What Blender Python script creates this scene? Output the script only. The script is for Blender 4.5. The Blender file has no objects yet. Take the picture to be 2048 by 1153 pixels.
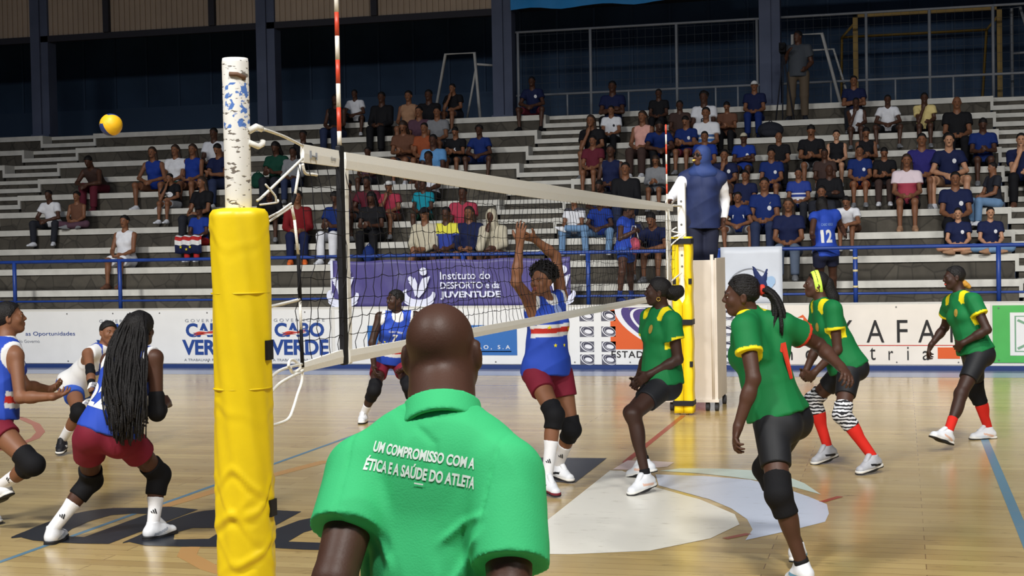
import bpy, bmesh, math, random
import numpy as np
from mathutils import Vector, Matrix
from mathutils.bvhtree import BVHTree

scene = bpy.context.scene
COL = scene.collection
R = math.radians

# ------------------------------------------------------------------ camera
FPX = 2958.31                       # focal length in pixels of the 2048 wide frame
cam_d = bpy.data.cameras.new('camera')
cam_d.sensor_fit = 'HORIZONTAL'
cam_d.sensor_width = 36.0
cam_d.lens = FPX / 2048 * 36.0
cam_d.clip_start = 0.05
cam_d.clip_end = 200
cam = bpy.data.objects.new('camera', cam_d)
COL.objects.link(cam)
CAM = Vector((2.286, -5.862, 1.847))
yaw, pitch, roll = 0.2580, -0.02797, -0.01881
fw = Vector((-math.sin(yaw) * math.cos(pitch), math.cos(yaw) * math.cos(pitch), math.sin(pitch)))
rt = Vector((math.cos(yaw), math.sin(yaw), 0))
up = rt.cross(fw)
rt2 = rt * math.cos(roll) + up * math.sin(roll)
up2 = -rt * math.sin(roll) + up * math.cos(roll)
cam.matrix_world = Matrix(((rt2.x, up2.x, -fw.x, CAM.x), (rt2.y, up2.y, -fw.y, CAM.y), (rt2.z, up2.z, -fw.z, CAM.z), (0, 0, 0, 1)))
scene.camera = cam

# ------------------------------------------------------------------ world, exposure, lights
scene.view_settings.view_transform = 'Standard'
scene.view_settings.look = 'None'
scene.view_settings.gamma = 1.0
scene.view_settings.use_curve_mapping = False
scene.view_settings.exposure = 0.0
wd = bpy.data.worlds.new('night')
scene.world = wd
wd.use_nodes = True
wd.node_tree.nodes['Background'].inputs[0].default_value = (0.45, 0.6, 1.0, 1)
wd.node_tree.nodes['Background'].inputs[1].default_value = 0.10


def lamp(name, loc, tgt, size, power, color=(1, 0.97, 0.9), spread=180):
    ld = bpy.data.lights.new(name, 'AREA')
    ld.shape = 'RECTANGLE'
    ld.size, ld.size_y = size
    ld.energy = power
    ld.color = color
    ld.spread = R(spread)
    o = bpy.data.objects.new(name, ld)
    COL.objects.link(o)
    o.location = loc
    d = (Vector(tgt) - Vector(loc)).normalized()
    o.rotation_euler = d.to_track_quat('-Z', 'Y').to_euler()
    return o


LCOL = (1.0, 0.985, 0.95)
for lx in (-10.5, -3.5, 3.5, 10.5):
    # floods hung over the middle of the hall, tilted to the far side, and a row over the near side
    lamp('court_floodlight', (lx, 2.5, 10.0), (lx, 13.2, 0.3), (1.5, 0.9), 185, LCOL, 70)
    lamp('court_floodlight', (lx, -5.5, 9.0), (lx, 3.0, 0), (1.5, 0.9), 415, LCOL, 115)


# ------------------------------------------------------------------ colour and material helpers
def lin(c):
    return tuple(((v / 255) / 12.92 if v / 255 <= 0.04045 else ((v / 255 + 0.055) / 1.055) ** 2.4) for v in c)


MATS = {}


def mat(name, rgb, rough=0.7, spec=0.35, metal=0.0, bump=0.0, bscale=60.0, vary=0.0, vscale=8.0, emit=0.0, sheen=0.0):
    """principled surface with a little procedural variation of tone and relief"""
    if name in MATS:
        return MATS[name]
    m = bpy.data.materials.new(name)
    m.use_nodes = True
    nt = m.node_tree
    b = nt.nodes['Principled BSDF']
    c = lin(rgb) + (1,)
    b.inputs['Base Color'].default_value = c
    b.inputs['Roughness'].default_value = rough
    b.inputs['Specular IOR Level'].default_value = spec
    b.inputs['Metallic'].default_value = metal
    if emit:
        b.inputs['Emission Color'].default_value = c
        b.inputs['Emission Strength'].default_value = emit
    tc = nt.nodes.new('ShaderNodeTexCoord')
    if vary:
        n = nt.nodes.new('ShaderNodeTexNoise')
        n.inputs['Scale'].default_value = vscale
        n.inputs['Detail'].default_value = 6
        nt.links.new(tc.outputs['Object'], n.inputs['Vector'])
        mp = nt.nodes.new('ShaderNodeMapRange')
        mp.inputs[1].default_value = 0.3
        mp.inputs[2].default_value = 0.7
        mp.inputs[3].default_value = 1 - vary
        mp.inputs[4].default_value = 1 + vary
        nt.links.new(n.outputs['Fac'], mp.inputs[0])
        mx = nt.nodes.new('ShaderNodeMix')
        mx.data_type = 'RGBA'
        mx.blend_type = 'MULTIPLY'
        mx.inputs['Factor'].default_value = 1
        mx.inputs['A'].default_value = c
        nt.links.new(mp.outputs[0], mx.inputs['B'])
        nt.links.new(mx.outputs['Result'], b.inputs['Base Color'])
    if bump:
        n2 = nt.nodes.new('ShaderNodeTexNoise')
        n2.inputs['Scale'].default_value = bscale
        n2.inputs['Detail'].default_value = 4
        nt.links.new(tc.outputs['Object'], n2.inputs['Vector'])
        bp = nt.nodes.new('ShaderNodeBump')
        bp.inputs['Strength'].default_value = bump
        bp.inputs['Distance'].default_value = 0.01
        nt.links.new(n2.outputs['Fac'], bp.inputs['Height'])
        nt.links.new(bp.outputs['Normal'], b.inputs['Normal'])
    MATS[name] = m
    return m


# ------------------------------------------------------------------ object helpers
def tag(o, label=None, cat=None, group=None, kind=None):
    if label:
        o['label'] = label
    if cat:
        o['category'] = cat
    if group:
        o['group'] = group
    if kind:
        o['kind'] = kind
    return o


def thing(name, label, cat, loc=(0, 0, 0), rotz=0.0, group=None, scale=1.0):
    o = bpy.data.objects.new(name, None)
    o.empty_display_size = 0.1
    COL.objects.link(o)
    o.location = loc
    o.rotation_euler = (0, 0, rotz)
    o.scale = (scale,) * 3
    return tag(o, label, cat, group)


def mesh_obj(name, verts, faces, mats, parent=None, midx=None, smooth=False):
    """verts (n,3) and faces as an (m,4) array or a list of tuples -> ONE linked mesh object"""
    me = bpy.data.meshes.new(name)
    verts = np.asarray(verts, np.float32)
    if isinstance(faces, np.ndarray):
        nf, k = faces.shape
        me.vertices.add(len(verts))
        me.vertices.foreach_set('co', verts.ravel())
        me.loops.add(nf * k)
        me.loops.foreach_set('vertex_index', faces.astype(np.int32).ravel())
        me.polygons.add(nf)
        me.polygons.foreach_set('loop_start', np.arange(0, nf * k, k, dtype=np.int32))
        me.update(calc_edges=True)
    else:
        me.from_pydata([tuple(v) for v in verts.tolist()], [], faces)
        me.update()
    if not isinstance(mats, (list, tuple)):
        mats = [mats]
    for m in mats:
        me.materials.append(m)
    if midx is not None:
        me.polygons.foreach_set('material_index', np.asarray(midx, np.int32))
    if smooth:
        me.polygons.foreach_set('use_smooth', np.ones(len(me.polygons), bool))
    me.validate()
    o = bpy.data.objects.new(name, me)
    COL.objects.link(o)
    if parent:
        o.parent = parent
    return o


class MB:
    """collects boxes, tubes and prisms for one mesh"""

    def __init__(s):
        s.v, s.f, s.m = [], [], []

    def add(s, vs, fs, mi=0):
        o = len(s.v)
        s.v += [tuple(v) for v in vs]
        s.f += [tuple(i + o for i in f) for f in fs]
        s.m += [mi] * len(fs)
        return s

    def box(s, a, b, mi=0):
        x0, y0, z0 = a
        x1, y1, z1 = b
        vs = [(x0, y0, z0), (x1, y0, z0), (x1, y1, z0), (x0, y1, z0), (x0, y0, z1), (x1, y0, z1), (x1, y1, z1), (x0, y1, z1)]
        return s.add(vs, [(3, 2, 1, 0), (4, 5, 6, 7), (0, 1, 5, 4), (1, 2, 6, 5), (2, 3, 7, 6), (3, 0, 4, 7)], mi)

    def tube(s, pts, r, n=8, mi=0, cap=True):
        pts = [Vector(p) for p in pts]
        rr = r if isinstance(r, (list, tuple)) else [r] * len(pts)
        vs, fs = [], []
        prev = None
        for i, p in enumerate(pts):
            d = (pts[min(i + 1, len(pts) - 1)] - pts[max(i - 1, 0)]).normalized()
            if prev is None:
                a = d.orthogonal().normalized()
            else:
                a = prev - d * prev.dot(d)
                a = a.normalized() if a.length > 1e-6 else d.orthogonal().normalized()
            prev = a
            b = d.cross(a)
            for k in range(n):
                t = 2 * math.pi * k / n
                vs.append(p + (a * math.cos(t) + b * math.sin(t)) * rr[i])
        for i in range(len(pts) - 1):
            for k in range(n):
                fs.append((i * n + k, i * n + (k + 1) % n, (i + 1) * n + (k + 1) % n, (i + 1) * n + k))
        if cap:
            fs.append(tuple(reversed(range(n))))
            fs.append(tuple((len(pts) - 1) * n + k for k in range(n)))
        return s.add(vs, fs, mi)

    def lathe(s, prof, n=24, c=(0, 0, 0), mi=0, wob=None):
        """profile [(radius, z)...] turned about the vertical axis"""
        vs, fs = [], []
        for i, (r, z) in enumerate(prof):
            for k in range(n):
                t = 2 * math.pi * k / n
                q = r + (wob(t, z) if wob else 0)
                vs.append((c[0] + q * math.cos(t), c[1] + q * math.sin(t), c[2] + z))
        for i in range(len(prof) - 1):
            for k in range(n):
                fs.append((i * n + k, i * n + (k + 1) % n, (i + 1) * n + (k + 1) % n, (i + 1) * n + k))
        fs.append(tuple(reversed(range(n))))
        fs.append(tuple((len(prof) - 1) * n + k for k in range(n)))
        return s.add(vs, fs, mi)

    def poly(s, pts, mi=0):
        return s.add(pts, [tuple(range(len(pts)))], mi)

    def build(s, name, mats, parent=None, smooth=False, kind=None):
        o = mesh_obj(name, s.v, s.f, mats, parent, s.m, smooth)
        if kind:
            o['kind'] = kind
        return o


def struct(name, mb, mats, smooth=False):
    return mb.build(name, mats, None, smooth, 'structure')


def bevel(o, w=0.01, n=2):
    m = o.modifiers.new('bevel', 'BEVEL')
    m.width = w
    m.segments = n
    m.limit_method = 'ANGLE'
    return o


def text_data(body, size=1.0, bold=0.0, space=1.0, align='CENTER', fine=0.0):
    """2D outline of a word as (verts, faces), from Blender's own font"""
    cu = bpy.data.curves.new('word', 'FONT')
    cu.body = body
    cu.size = size
    cu.offset = bold
    cu.space_character = space
    cu.align_x = align
    cu.align_y = 'CENTER'
    cu.resolution_u = 4
    ob = bpy.data.objects.new('word', cu)
    COL.objects.link(ob)
    bpy.context.view_layer.update()
    me = bpy.data.meshes.new_from_object(ob.evaluated_get(bpy.context.evaluated_depsgraph_get()))
    bm = bmesh.new()
    bm.from_mesh(me)
    bmesh.ops.triangulate(bm, faces=bm.faces)
    if fine:
        for _ in range(6):
            es = [e for e in bm.edges if e.calc_length() > fine]
            if not es:
                break
            bmesh.ops.subdivide_edges(bm, edges=es, cuts=1)
            bmesh.ops.triangulate(bm, faces=bm.faces)
    bm.verts.index_update()
    vs = [(v.co.x, v.co.y) for v in bm.verts]
    fs = [tuple(v.index for v in f.verts) for f in bm.faces]
    bm.free()
    bpy.data.objects.remove(ob)
    bpy.data.curves.remove(cu)
    bpy.data.meshes.remove(me)
    return vs, fs


def fit_text(body, width, height, bold=0.0, space=1.0, fine=0.0):
    """the word scaled to a given width and height, centred on 0"""
    vs, fs = text_data(body, 1.0, bold, space, 'CENTER', 0)
    a = np.array(vs)
    lo, hi = a.min(0), a.max(0)
    a = (a - (lo + hi) / 2) / np.maximum(hi - lo, 1e-6) * np.array([width, height])
    if fine:
        bm = bmesh.new()
        bv = [bm.verts.new((x, y, 0)) for x, y in a]
        for f in fs:
            try:
                bm.faces.new([bv[i] for i in f])
            except ValueError:
                pass
        for _ in range(6):
            es = [e for e in bm.edges if e.calc_length() > fine]
            if not es:
                break
            bmesh.ops.subdivide_edges(bm, edges=es, cuts=1)
            bmesh.ops.triangulate(bm, faces=bm.faces)
        bm.verts.index_update()
        a = np.array([(v.co.x, v.co.y) for v in bm.verts])
        fs = [tuple(v.index for v in f.verts) for f in bm.faces]
        bm.free()
    return a, fs


def wall_text(name, body, cx, cz, w, h, y, m, parent, bold=0.0, space=1.0):
    """lettering lying on an upright board that faces the court"""
    a, fs = fit_text(body, w, h, bold, space)
    vs = [(cx + p[0], y, cz + p[1]) for p in a]
    return mesh_obj(name, vs, fs, m, parent)


def ellipse(cx, cy, rx, ry, n=40, a0=0.0, a1=2 * math.pi):
    return [(cx + rx * math.cos(a0 + (a1 - a0) * i / n), cy + ry * math.sin(a0 + (a1 - a0) * i / n)) for i in range(n if abs(a1 - a0 - 2 * math.pi) < 1e-6 else n + 1)]


def flat_poly(bmx, pts, y, mi=0):
    """filled outline on an upright board (possibly concave)"""
    from mathutils.geometry import tessellate_polygon
    tri = tessellate_polygon([[Vector((p[0], p[1], 0)) for p in pts]])
    fs = []
    for t in tri:
        a, b, c = (pts[i] for i in t)
        if (b[0] - a[0]) * (c[1] - a[1]) - (b[1] - a[1]) * (c[0] - a[0]) < 0:
            t = (t[0], t[2], t[1])
        fs.append(tuple(t))
    bmx.add([(p[0], y, p[1]) for p in pts], fs, mi)


def floor_poly(bmx, pts, z, mi=0, hole=None):
    from mathutils.geometry import tessellate_polygon
    loops = [[Vector((p[0], p[1], 0)) for p in pts]]
    if hole:
        loops.append([Vector((p[0], p[1], 0)) for p in hole])
    allp = list(pts) + list(hole or [])
    fs = []
    for t in tessellate_polygon(loops):
        a, b, c = (allp[i] for i in t)
        if (b[0] - a[0]) * (c[1] - a[1]) - (b[1] - a[1]) * (c[0] - a[0]) < 0:
            t = (t[0], t[2], t[1])
        fs.append(tuple(t))
    bmx.add([(p[0], p[1], z) for p in allp], fs, mi)


def smooth_loop(pts, n=6):
    """closed Catmull-Rom through the points"""
    P = [np.array(p, float) for p in pts]
    out = []
    m = len(P)
    for i in range(m):
        a, b, c, d = P[i - 1], P[i], P[(i + 1) % m], P[(i + 2) % m]
        for k in range(n):
            t = k / n
            out.append(tuple(0.5 * ((2 * b) + (c - a) * t + (2 * a - 5 * b + 4 * c - d) * t * t + (3 * b - a - 3 * c + d) * t ** 3)))
    return out
# ================================================================== THE SETTING
def wood_material():
    m = bpy.data.materials.new('court_wood')
    m.use_nodes = True
    nt = m.node_tree
    b = nt.nodes['Principled BSDF']
    L = nt.links.new
    tc = nt.nodes.new('ShaderNodeTexCoord')
    br = nt.nodes.new('ShaderNodeTexBrick')
    br.inputs['Scale'].default_value = 1.0
    br.inputs['Brick Width'].default_value = 2.4
    br.inputs['Row Height'].default_value = 0.14
    br.inputs['Mortar Size'].default_value = 0.0035
    br.inputs['Mortar Smooth'].default_value = 0.4
    br.inputs['Color1'].default_value = lin((206, 178, 116)) + (1,)
    br.inputs['Color2'].default_value = lin((182, 152, 95)) + (1,)
    br.inputs['Mortar'].default_value = lin((140, 108, 66)) + (1,)
    br.offset = 0.37
    L(tc.outputs['Object'], br.inputs['Vector'])
    # long grain
    mp = nt.nodes.new('ShaderNodeMapping')
    mp.inputs['Scale'].default_value = (1.2, 22, 1)
    L(tc.outputs['Object'], mp.inputs['Vector'])
    n = nt.nodes.new('ShaderNodeTexNoise')
    n.inputs['Scale'].default_value = 2.0
    n.inputs['Detail'].default_value = 8
    n.inputs['Roughness'].default_value = 0.65
    L(mp.outputs[0], n.inputs['Vector'])
    r1 = nt.nodes.new('ShaderNodeMapRange')
    r1.inputs[1].default_value = 0.25
    r1.inputs[2].default_value = 0.75
    r1.inputs[3].default_value = 0.86
    r1.inputs[4].default_value = 1.1
    L(n.outputs['Fac'], r1.inputs[0])
    m1 = nt.nodes.new('ShaderNodeMix')
    m1.data_type = 'RGBA'
    m1.blend_type = 'MULTIPLY'
    m1.inputs['Factor'].default_value = 1
    L(br.outputs['Color'], m1.inputs['A'])
    L(r1.outputs[0], m1.inputs['B'])
    # worn patches where the varnish has gone grey, and ochre old line paint
    n2 = nt.nodes.new('ShaderNodeTexNoise')
    n2.inputs['Scale'].default_value = 0.55
    n2.inputs['Detail'].default_value = 5
    L(tc.outputs['Object'], n2.inputs['Vector'])
    r2 = nt.nodes.new('ShaderNodeMapRange')
    r2.inputs[1].default_value = 0.42
    r2.inputs[2].default_value = 0.68
    r2.inputs[4].default_value = 0.6
    L(n2.outputs['Fac'], r2.inputs[0])
    m2 = nt.nodes.new('ShaderNodeMix')
    m2.data_type = 'RGBA'
    L(r2.outputs[0], m2.inputs['Factor'])
    L(m1.outputs['Result'], m2.inputs['A'])
    m2.inputs['B'].default_value = lin((196, 178, 134)) + (1,)
    # scuffs
    mp3 = nt.nodes.new('ShaderNodeMapping')
    mp3.inputs['Scale'].default_value = (2.2, 6, 1)
    L(tc.outputs['Object'], mp3.inputs['Vector'])
    n3 = nt.nodes.new('ShaderNodeTexNoise')
    n3.inputs['Scale'].default_value = 1.6
    n3.inputs['Detail'].default_value = 9
    n3.inputs['Roughness'].default_value = 0.7
    L(mp3.outputs[0], n3.inputs['Vector'])
    r3 = nt.nodes.new('ShaderNodeMapRange')
    r3.inputs[1].default_value = 0.585
    r3.inputs[2].default_value = 0.70
    r3.inputs[4].default_value = 0.7
    L(n3.outputs['Fac'], r3.inputs[0])
    m3 = nt.nodes.new('ShaderNodeMix')
    m3.data_type = 'RGBA'
    L(r3.outputs[0], m3.inputs['Factor'])
    L(m2.outputs['Result'], m3.inputs['A'])
    m3.inputs['B'].default_value = lin((120, 96, 62)) + (1,)
    L(m3.outputs['Result'], b.inputs['Base Color'])
    rr = nt.nodes.new('ShaderNodeMapRange')
    rr.inputs[3].default_value = 0.11
    rr.inputs[4].default_value = 0.28
    L(n2.outputs['Fac'], rr.inputs[0])
    L(rr.outputs[0], b.inputs['Roughness'])
    b.inputs['Specular IOR Level'].default_value = 0.5
    bp = nt.nodes.new('ShaderNodeBump')
    bp.inputs['Strength'].default_value = 0.12
    bp.inputs['Distance'].default_value = 0.004
    L(n.outputs['Fac'], bp.inputs['Height'])
    L(bp.outputs['Normal'], b.inputs['Normal'])
    return m


def floor_paint(name, rgb, wear=0.35, under=(186, 154, 104), rough=0.3):
    """line paint worn through to the boards in streaks"""
    m = bpy.data.materials.new(name)
    m.use_nodes = True
    nt = m.node_tree
    b = nt.nodes['Principled BSDF']
    L = nt.links.new
    tc = nt.nodes.new('ShaderNodeTexCoord')
    mp = nt.nodes.new('ShaderNodeMapping')
    mp.inputs['Scale'].default_value = (2.0, 7, 1)
    L(tc.outputs['Object'], mp.inputs['Vector'])
    n = nt.nodes.new('ShaderNodeTexNoise')
    n.inputs['Scale'].default_value = 2.4
    n.inputs['Detail'].default_value = 9
    n.inputs['Roughness'].default_value = 0.7
    L(mp.outputs[0], n.inputs['Vector'])
    r = nt.nodes.new('ShaderNodeMapRange')
    r.inputs[1].default_value = 0.58
    r.inputs[2].default_value = 0.68
    r.inputs[4].default_value = wear
    L(n.outputs['Fac'], r.inputs[0])
    mx = nt.nodes.new('ShaderNodeMix')
    mx.data_type = 'RGBA'
    L(r.outputs[0], mx.inputs['Factor'])
    mx.inputs['A'].default_value = lin(rgb) + (1,)
    mx.inputs['B'].default_value = lin(under) + (1,)
    L(mx.outputs['Result'], b.inputs['Base Color'])
    b.inputs['Roughness'].default_value = rough
    return m


def strip(bmx, pts, w, z, mi):
    """painted line of even width along a path on the floor"""
    P = [np.array(p, float) for p in pts]
    l, r_ = [], []
    for i, p in enumerate(P):
        d = P[min(i + 1, len(P) - 1)] - P[max(i - 1, 0)]
        d /= np.linalg.norm(d)
        nrm = np.array([-d[1], d[0]]) * w / 2
        l.append(p + nrm)
        r_.append(p - nrm)
    for i in range(len(P) - 1):
        bmx.add([(q[0], q[1], z) for q in (r_[i], r_[i + 1], l[i + 1], l[i])], [(0, 1, 2, 3)], mi)


YB = 15.78                                  # face of the banner boards
fl = MB()
fl.add([(-34, -9, 0), (30, -9, 0), (30, 16.2, 0), (-34, 16.2, 0)], [(0, 1, 2, 3)], 0)
ZP = 0.0012
# flat strips of blue-grey and navy colour along the foot of the boards
fl.add([(-34, 14.55, ZP), (30, 14.55, ZP), (30, 15.25, ZP), (-34, 15.25, ZP)], [(0, 1, 2, 3)], 1)
fl.add([(-34, 15.25, ZP), (30, 15.25, ZP), (30, 16.1, ZP), (-34, 16.1, ZP)], [(0, 1, 2, 3)], 2)
# volleyball lines
strip(fl, [(-3, 0), (-3, 9)], 0.042, ZP, 3)
strip(fl, [(3, 0), (3, 9)], 0.07, ZP, 3)
strip(fl, [(0, 6.45), (0, 9.9)], 0.055, ZP, 4)
strip(fl, [(-9, 9), (-6.3, 9)], 0.03, ZP, 8)
strip(fl, [(-7.97, 9.34), (-7.41, 8.93), (-6.89, 8.40), (-6.45, 7.80), (-6.2, 7.3), (-6.05, 6.6), (-6.05, 6.2)], 0.09, ZP, 9)
strip(fl, [(-2.95, 3.8), (-2.85, 4.8), (-2.6, 6.2)], 0.12, ZP * 0.8, 10)
strip(fl, [(-2.05, 2.55), (-1.95, 2.3), (-1.65, 2.0), (-1.2, 1.7)], 0.12, ZP * 0.8, 10)
# black lettering of the club name across the middle of the court
la = smooth_loop([(-3.32, 2.64), (-3.42, 2.9), (-3.45, 3.25), (-3.42, 3.55), (-3.3, 3.72), (-3.08, 3.77), (-2.85, 3.775)], 5)[:-5]
floor_poly(fl, la + [(-2.62, 3.78), (-2.62, 2.54), (-2.8, 2.52), (-3.03, 2.53), (-3.18, 2.56)], ZP * 1.4, 5,
           [(-3.06, 2.71), (-3.14, 2.96), (-3.17, 3.23), (-3.14, 3.47), (-3.04, 3.55), (-2.9, 3.56), (-2.9, 2.72)])
lb = smooth_loop([(-2.52, 2.62), (-2.57, 2.85), (-2.6, 3.2), (-2.6, 3.6), (-2.5, 3.78), (-2.3, 3.8)], 5)[:-5]
floor_poly(fl, lb + [(-1.84, 3.82), (-1.80, 3.2), (-1.82, 2.58), (-2.1, 2.54), (-2.36, 2.53)], ZP * 1.4, 5,
           [(-2.27, 2.74), (-2.37, 2.95), (-2.33, 3.12), (-2.1, 3.16), (-2.05, 2.8)])
floor_poly(fl, [(-1.75, 2.62), (-1.76, 3.1), (-1.72, 3.5), (-1.6, 3.75), (-1.1, 3.82), (-1.0, 3.2), (-1.0, 2.6), (-1.3, 2.58)], ZP * 1.4, 5,
           [(-1.5, 2.8), (-1.52, 3.1), (-1.45, 3.36), (-1.3, 3.4), (-1.28, 2.8)])
floor_poly(fl, [(-0.95, 5.3), (-0.95, 6.62), (-0.2, 6.67), (-0.19, 5.35)], ZP * 1.4, 5, [(-0.6, 5.6), (-0.62, 5.9), (-0.46, 6.25), (-0.42, 5.7)])
floor_poly(fl, [(-0.9, 4.0), (-0.9, 4.32), (-0.27, 4.3), (-0.21, 4.12)], ZP * 1.4, 5)
# half ball emblem: cream and pale blue panels split by bare bands of wood
cream = [(-0.04, 2.67), (0.35, 2.72), (0.8, 2.9), (1.11, 3.33), (1.24, 3.82), (1.17, 4.18), (0.86, 4.73), (0.45, 5.22), (0.2, 5.75), (0.06, 5.98), (-0.04, 5.98)]
floor_poly(fl, cream, ZP * 1.5, 6)
floor_poly(fl, [(-0.03, 6.04), (0.0, 6.56), (0.2, 6.56), (0.41, 6.5), (0.39, 6.24), (0.08, 6.04)], ZP * 1.5, 11)
floor_poly(fl, [(0.36, 5.83), (0.75, 5.8), (1.13, 5.66), (1.38, 5.36), (1.62, 4.95), (1.76, 4.66), (1.79, 4.3), (1.78, 4.0), (1.6, 3.7), (1.33, 3.31), (1.34, 3.66), (1.27, 4.01), (1.12, 4.4), (0.93, 4.74), (0.47, 5.3)], ZP * 1.5, 7)
floor_poly(fl, [(0.36, 6.02), (0.51, 6.17), (0.85, 6.2), (1.18, 6.13), (1.38, 5.9), (1.55, 5.55), (1.7, 5.06), (1.37, 5.52), (0.96, 5.8), (0.7, 5.93)], ZP * 1.5, 12)
strip(fl, [(1.2, 3.34), (1.33, 3.52)], 0.05, ZP * 1.7, 4)
strip(fl, [(1.72, 4.75), (1.84, 5.0)], 0.05, ZP * 1.7, 4)
floor_mats = [wood_material(), floor_paint('strip_grey_blue', (150, 160, 186), 0.2, (150, 150, 160)), floor_paint('strip_navy', (44, 66, 118), 0.2, (80, 90, 120)),
              floor_paint('line_blue', (98, 138, 162), 0.4), floor_paint('line_red', (170, 78, 52), 0.35), floor_paint('letter_black', (36, 40, 48), 0.22, (120, 110, 96)),
              floor_paint('emblem_cream', (252, 248, 234), 0.5, (150, 136, 110)), floor_paint('emblem_blue', (216, 224, 240), 0.5, (140, 140, 146)),
              floor_paint('line_grey', (170, 150, 116), 0.5), floor_paint('arc_red', (186, 116, 96), 0.45), floor_paint('old_orange', (200, 152, 92), 0.95, (196, 166, 116)),
              floor_paint('emblem_pink', (228, 206, 198), 0.3, (170, 150, 130)), floor_paint('emblem_green', (212, 228, 214), 0.35, (170, 170, 150))]
struct('floor', fl, floor_mats)

# ---- seating tiers: grey stone risers, white painted lips, aisles of half steps
Y1, DY, Z1, DZ, NT = 16.6, 0.735, 1.243, 0.361, 10
AISLES = [(-16.05, -14.8), (-4.62, -3.47), (3.97, 5.2)]
XL, XR = -30.0, 24.0


def stone_material():
    m = bpy.data.materials.new('riser_stone')
    m.use_nodes = True
    nt = m.node_tree
    b = nt.nodes['Principled BSDF']
    L = nt.links.new
    tc = nt.nodes.new('ShaderNodeTexCoord')
    mp = nt.nodes.new('ShaderNodeMapping')
    mp.inputs['Scale'].default_value = (3.2, 1.2, 3.2)
    L(tc.outputs['Object'], mp.inputs['Vector'])
    vo = nt.nodes.new('ShaderNodeTexVoronoi')
    vo.inputs['Scale'].default_value = 1.0
    L(mp.outputs[0], vo.inputs['Vector'])
    hs = nt.nodes.new('ShaderNodeMapRange')
    hs.inputs[3].default_value = 0.75
    hs.inputs[4].default_value = 1.25
    sp = nt.nodes.new('ShaderNodeSeparateColor')
    L(vo.outputs['Color'], sp.inputs[0])
    L(sp.outputs[0], hs.inputs[0])
    v2 = nt.nodes.new('ShaderNodeTexVoronoi')
    v2.feature = 'DISTANCE_TO_EDGE'
    v2.inputs['Scale'].default_value = 1.0
    L(mp.outputs[0], v2.inputs['Vector'])
    ed = nt.nodes.new('ShaderNodeMapRange')
    ed.inputs[1].default_value = 0.0
    ed.inputs[2].default_value = 0.05
    ed.inputs[3].default_value = 0.55
    ed.inputs[4].default_value = 1.0
    L(v2.outputs['Distance'], ed.inputs[0])
    n = nt.nodes.new('ShaderNodeTexNoise')
    n.inputs['Scale'].default_value = 9
    n.inputs['Detail'].default_value = 7
    L(tc.outputs['Object'], n.inputs['Vector'])
    nr = nt.nodes.new('ShaderNodeMapRange')
    nr.inputs[3].default_value = 0.7
    nr.inputs[4].default_value = 1.3
    L(n.outputs['Fac'], nr.inputs[0])
    a = nt.nodes.new('ShaderNodeMath')
    a.operation = 'MULTIPLY'
    L(hs.outputs[0], a.inputs[0])
    L(ed.outputs[0], a.inputs[1])
    a2 = nt.nodes.new('ShaderNodeMath')
    a2.operation = 'MULTIPLY'
    L(a.outputs[0], a2.inputs[0])
    L(nr.outputs[0], a2.inputs[1])
    mx = nt.nodes.new('ShaderNodeMix')
    mx.data_type = 'RGBA'
    mx.blend_type = 'MULTIPLY'
    mx.inputs['Factor'].default_value = 1
    mx.inputs['A'].default_value = lin((80, 75, 66)) + (1,)
    L(a2.outputs[0], mx.inputs['B'])
    L(mx.outputs['Result'], b.inputs['Base Color'])
    b.inputs['Roughness'].default_value = 0.85
    return m


M_STONE = stone_material()
M_LIP = mat('white_paint_worn', (210, 208, 200), 0.75, 0.2, vary=0.1, vscale=5, bump=0.2, bscale=30)
M_TREAD = mat('tread_concrete', (104, 100, 92), 0.9, 0.2, vary=0.2, vscale=3)
st = MB()
LIP = 0.105


def tier_run(x0, x1, k):
    y, z = Y1 + DY * k, Z1 + DZ * k
    z0 = z - DZ - 0.05
    st.box((x0, y + 0.03, z0), (x1, y + DY + 0.1, z - LIP), 1)           # riser
    st.box((x0, y, z - LIP), (x1, y + DY + 0.1, z - 0.004), 2)             # slab
    st.box((x0, y - 0.006, z - LIP), (x1, y + 0.07, z), 0)                 # painted lip


def aisle_cell(x0, x1, k):
    y, z = Y1 + DY * k, Z1 + DZ * k
    zh = z - DZ * 0.5
    st.box((x0, y + 0.03, z - DZ - 0.05), (x1, y + DY, zh - 0.085), 1)
    st.box((x0, y, zh - 0.085), (x1, y + DY, zh - 0.004), 2)
    st.box((x0, y - 0.006, zh - 0.085), (x1, y + 0.06, zh), 0)
    yh = y + DY * 0.5
    st.box((x0, yh + 0.02, zh - 0.01), (x1, y + DY + 0.1, z - 0.075), 1)
    st.box((x0, yh, z - 0.075), (x1, y + DY + 0.1, z - 0.004), 2)
    st.box((x0, yh - 0.006, z - 0.075), (x1, yh + 0.06, z), 0)
    for xa, xb in ((x0 - 0.055, x0), (x1, x1 + 0.055)):                    # painted cheeks
        st.box((xa, y - 0.008, zh - 0.085), (xb, yh, z + 0.002), 0)


for k in range(NT):
    xs = XL
    for a0, a1 in AISLES:
        tier_run(xs, a0 - 0.055, k)
        aisle_cell(a0, a1, k)
        xs = a1 + 0.055
    tier_run(xs, XR, k)
# walkway behind the boards and concourse at the top
st.box((XL, YB + 0.06, 0.0), (XR, Y1 + 0.1, 0.90), 1)
st.box((XL, YB + 0.06, 0.90), (XR, Y1 + 0.03, 0.915), 2)
ZT = Z1 + DZ * (NT - 1)
st.box((XL, Y1 + DY * NT, ZT - 0.4), (XR, 29.5, ZT - 0.004), 2)
struct('bleacher_tiers', st, [M_LIP, M_STONE, M_TREAD])

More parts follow.
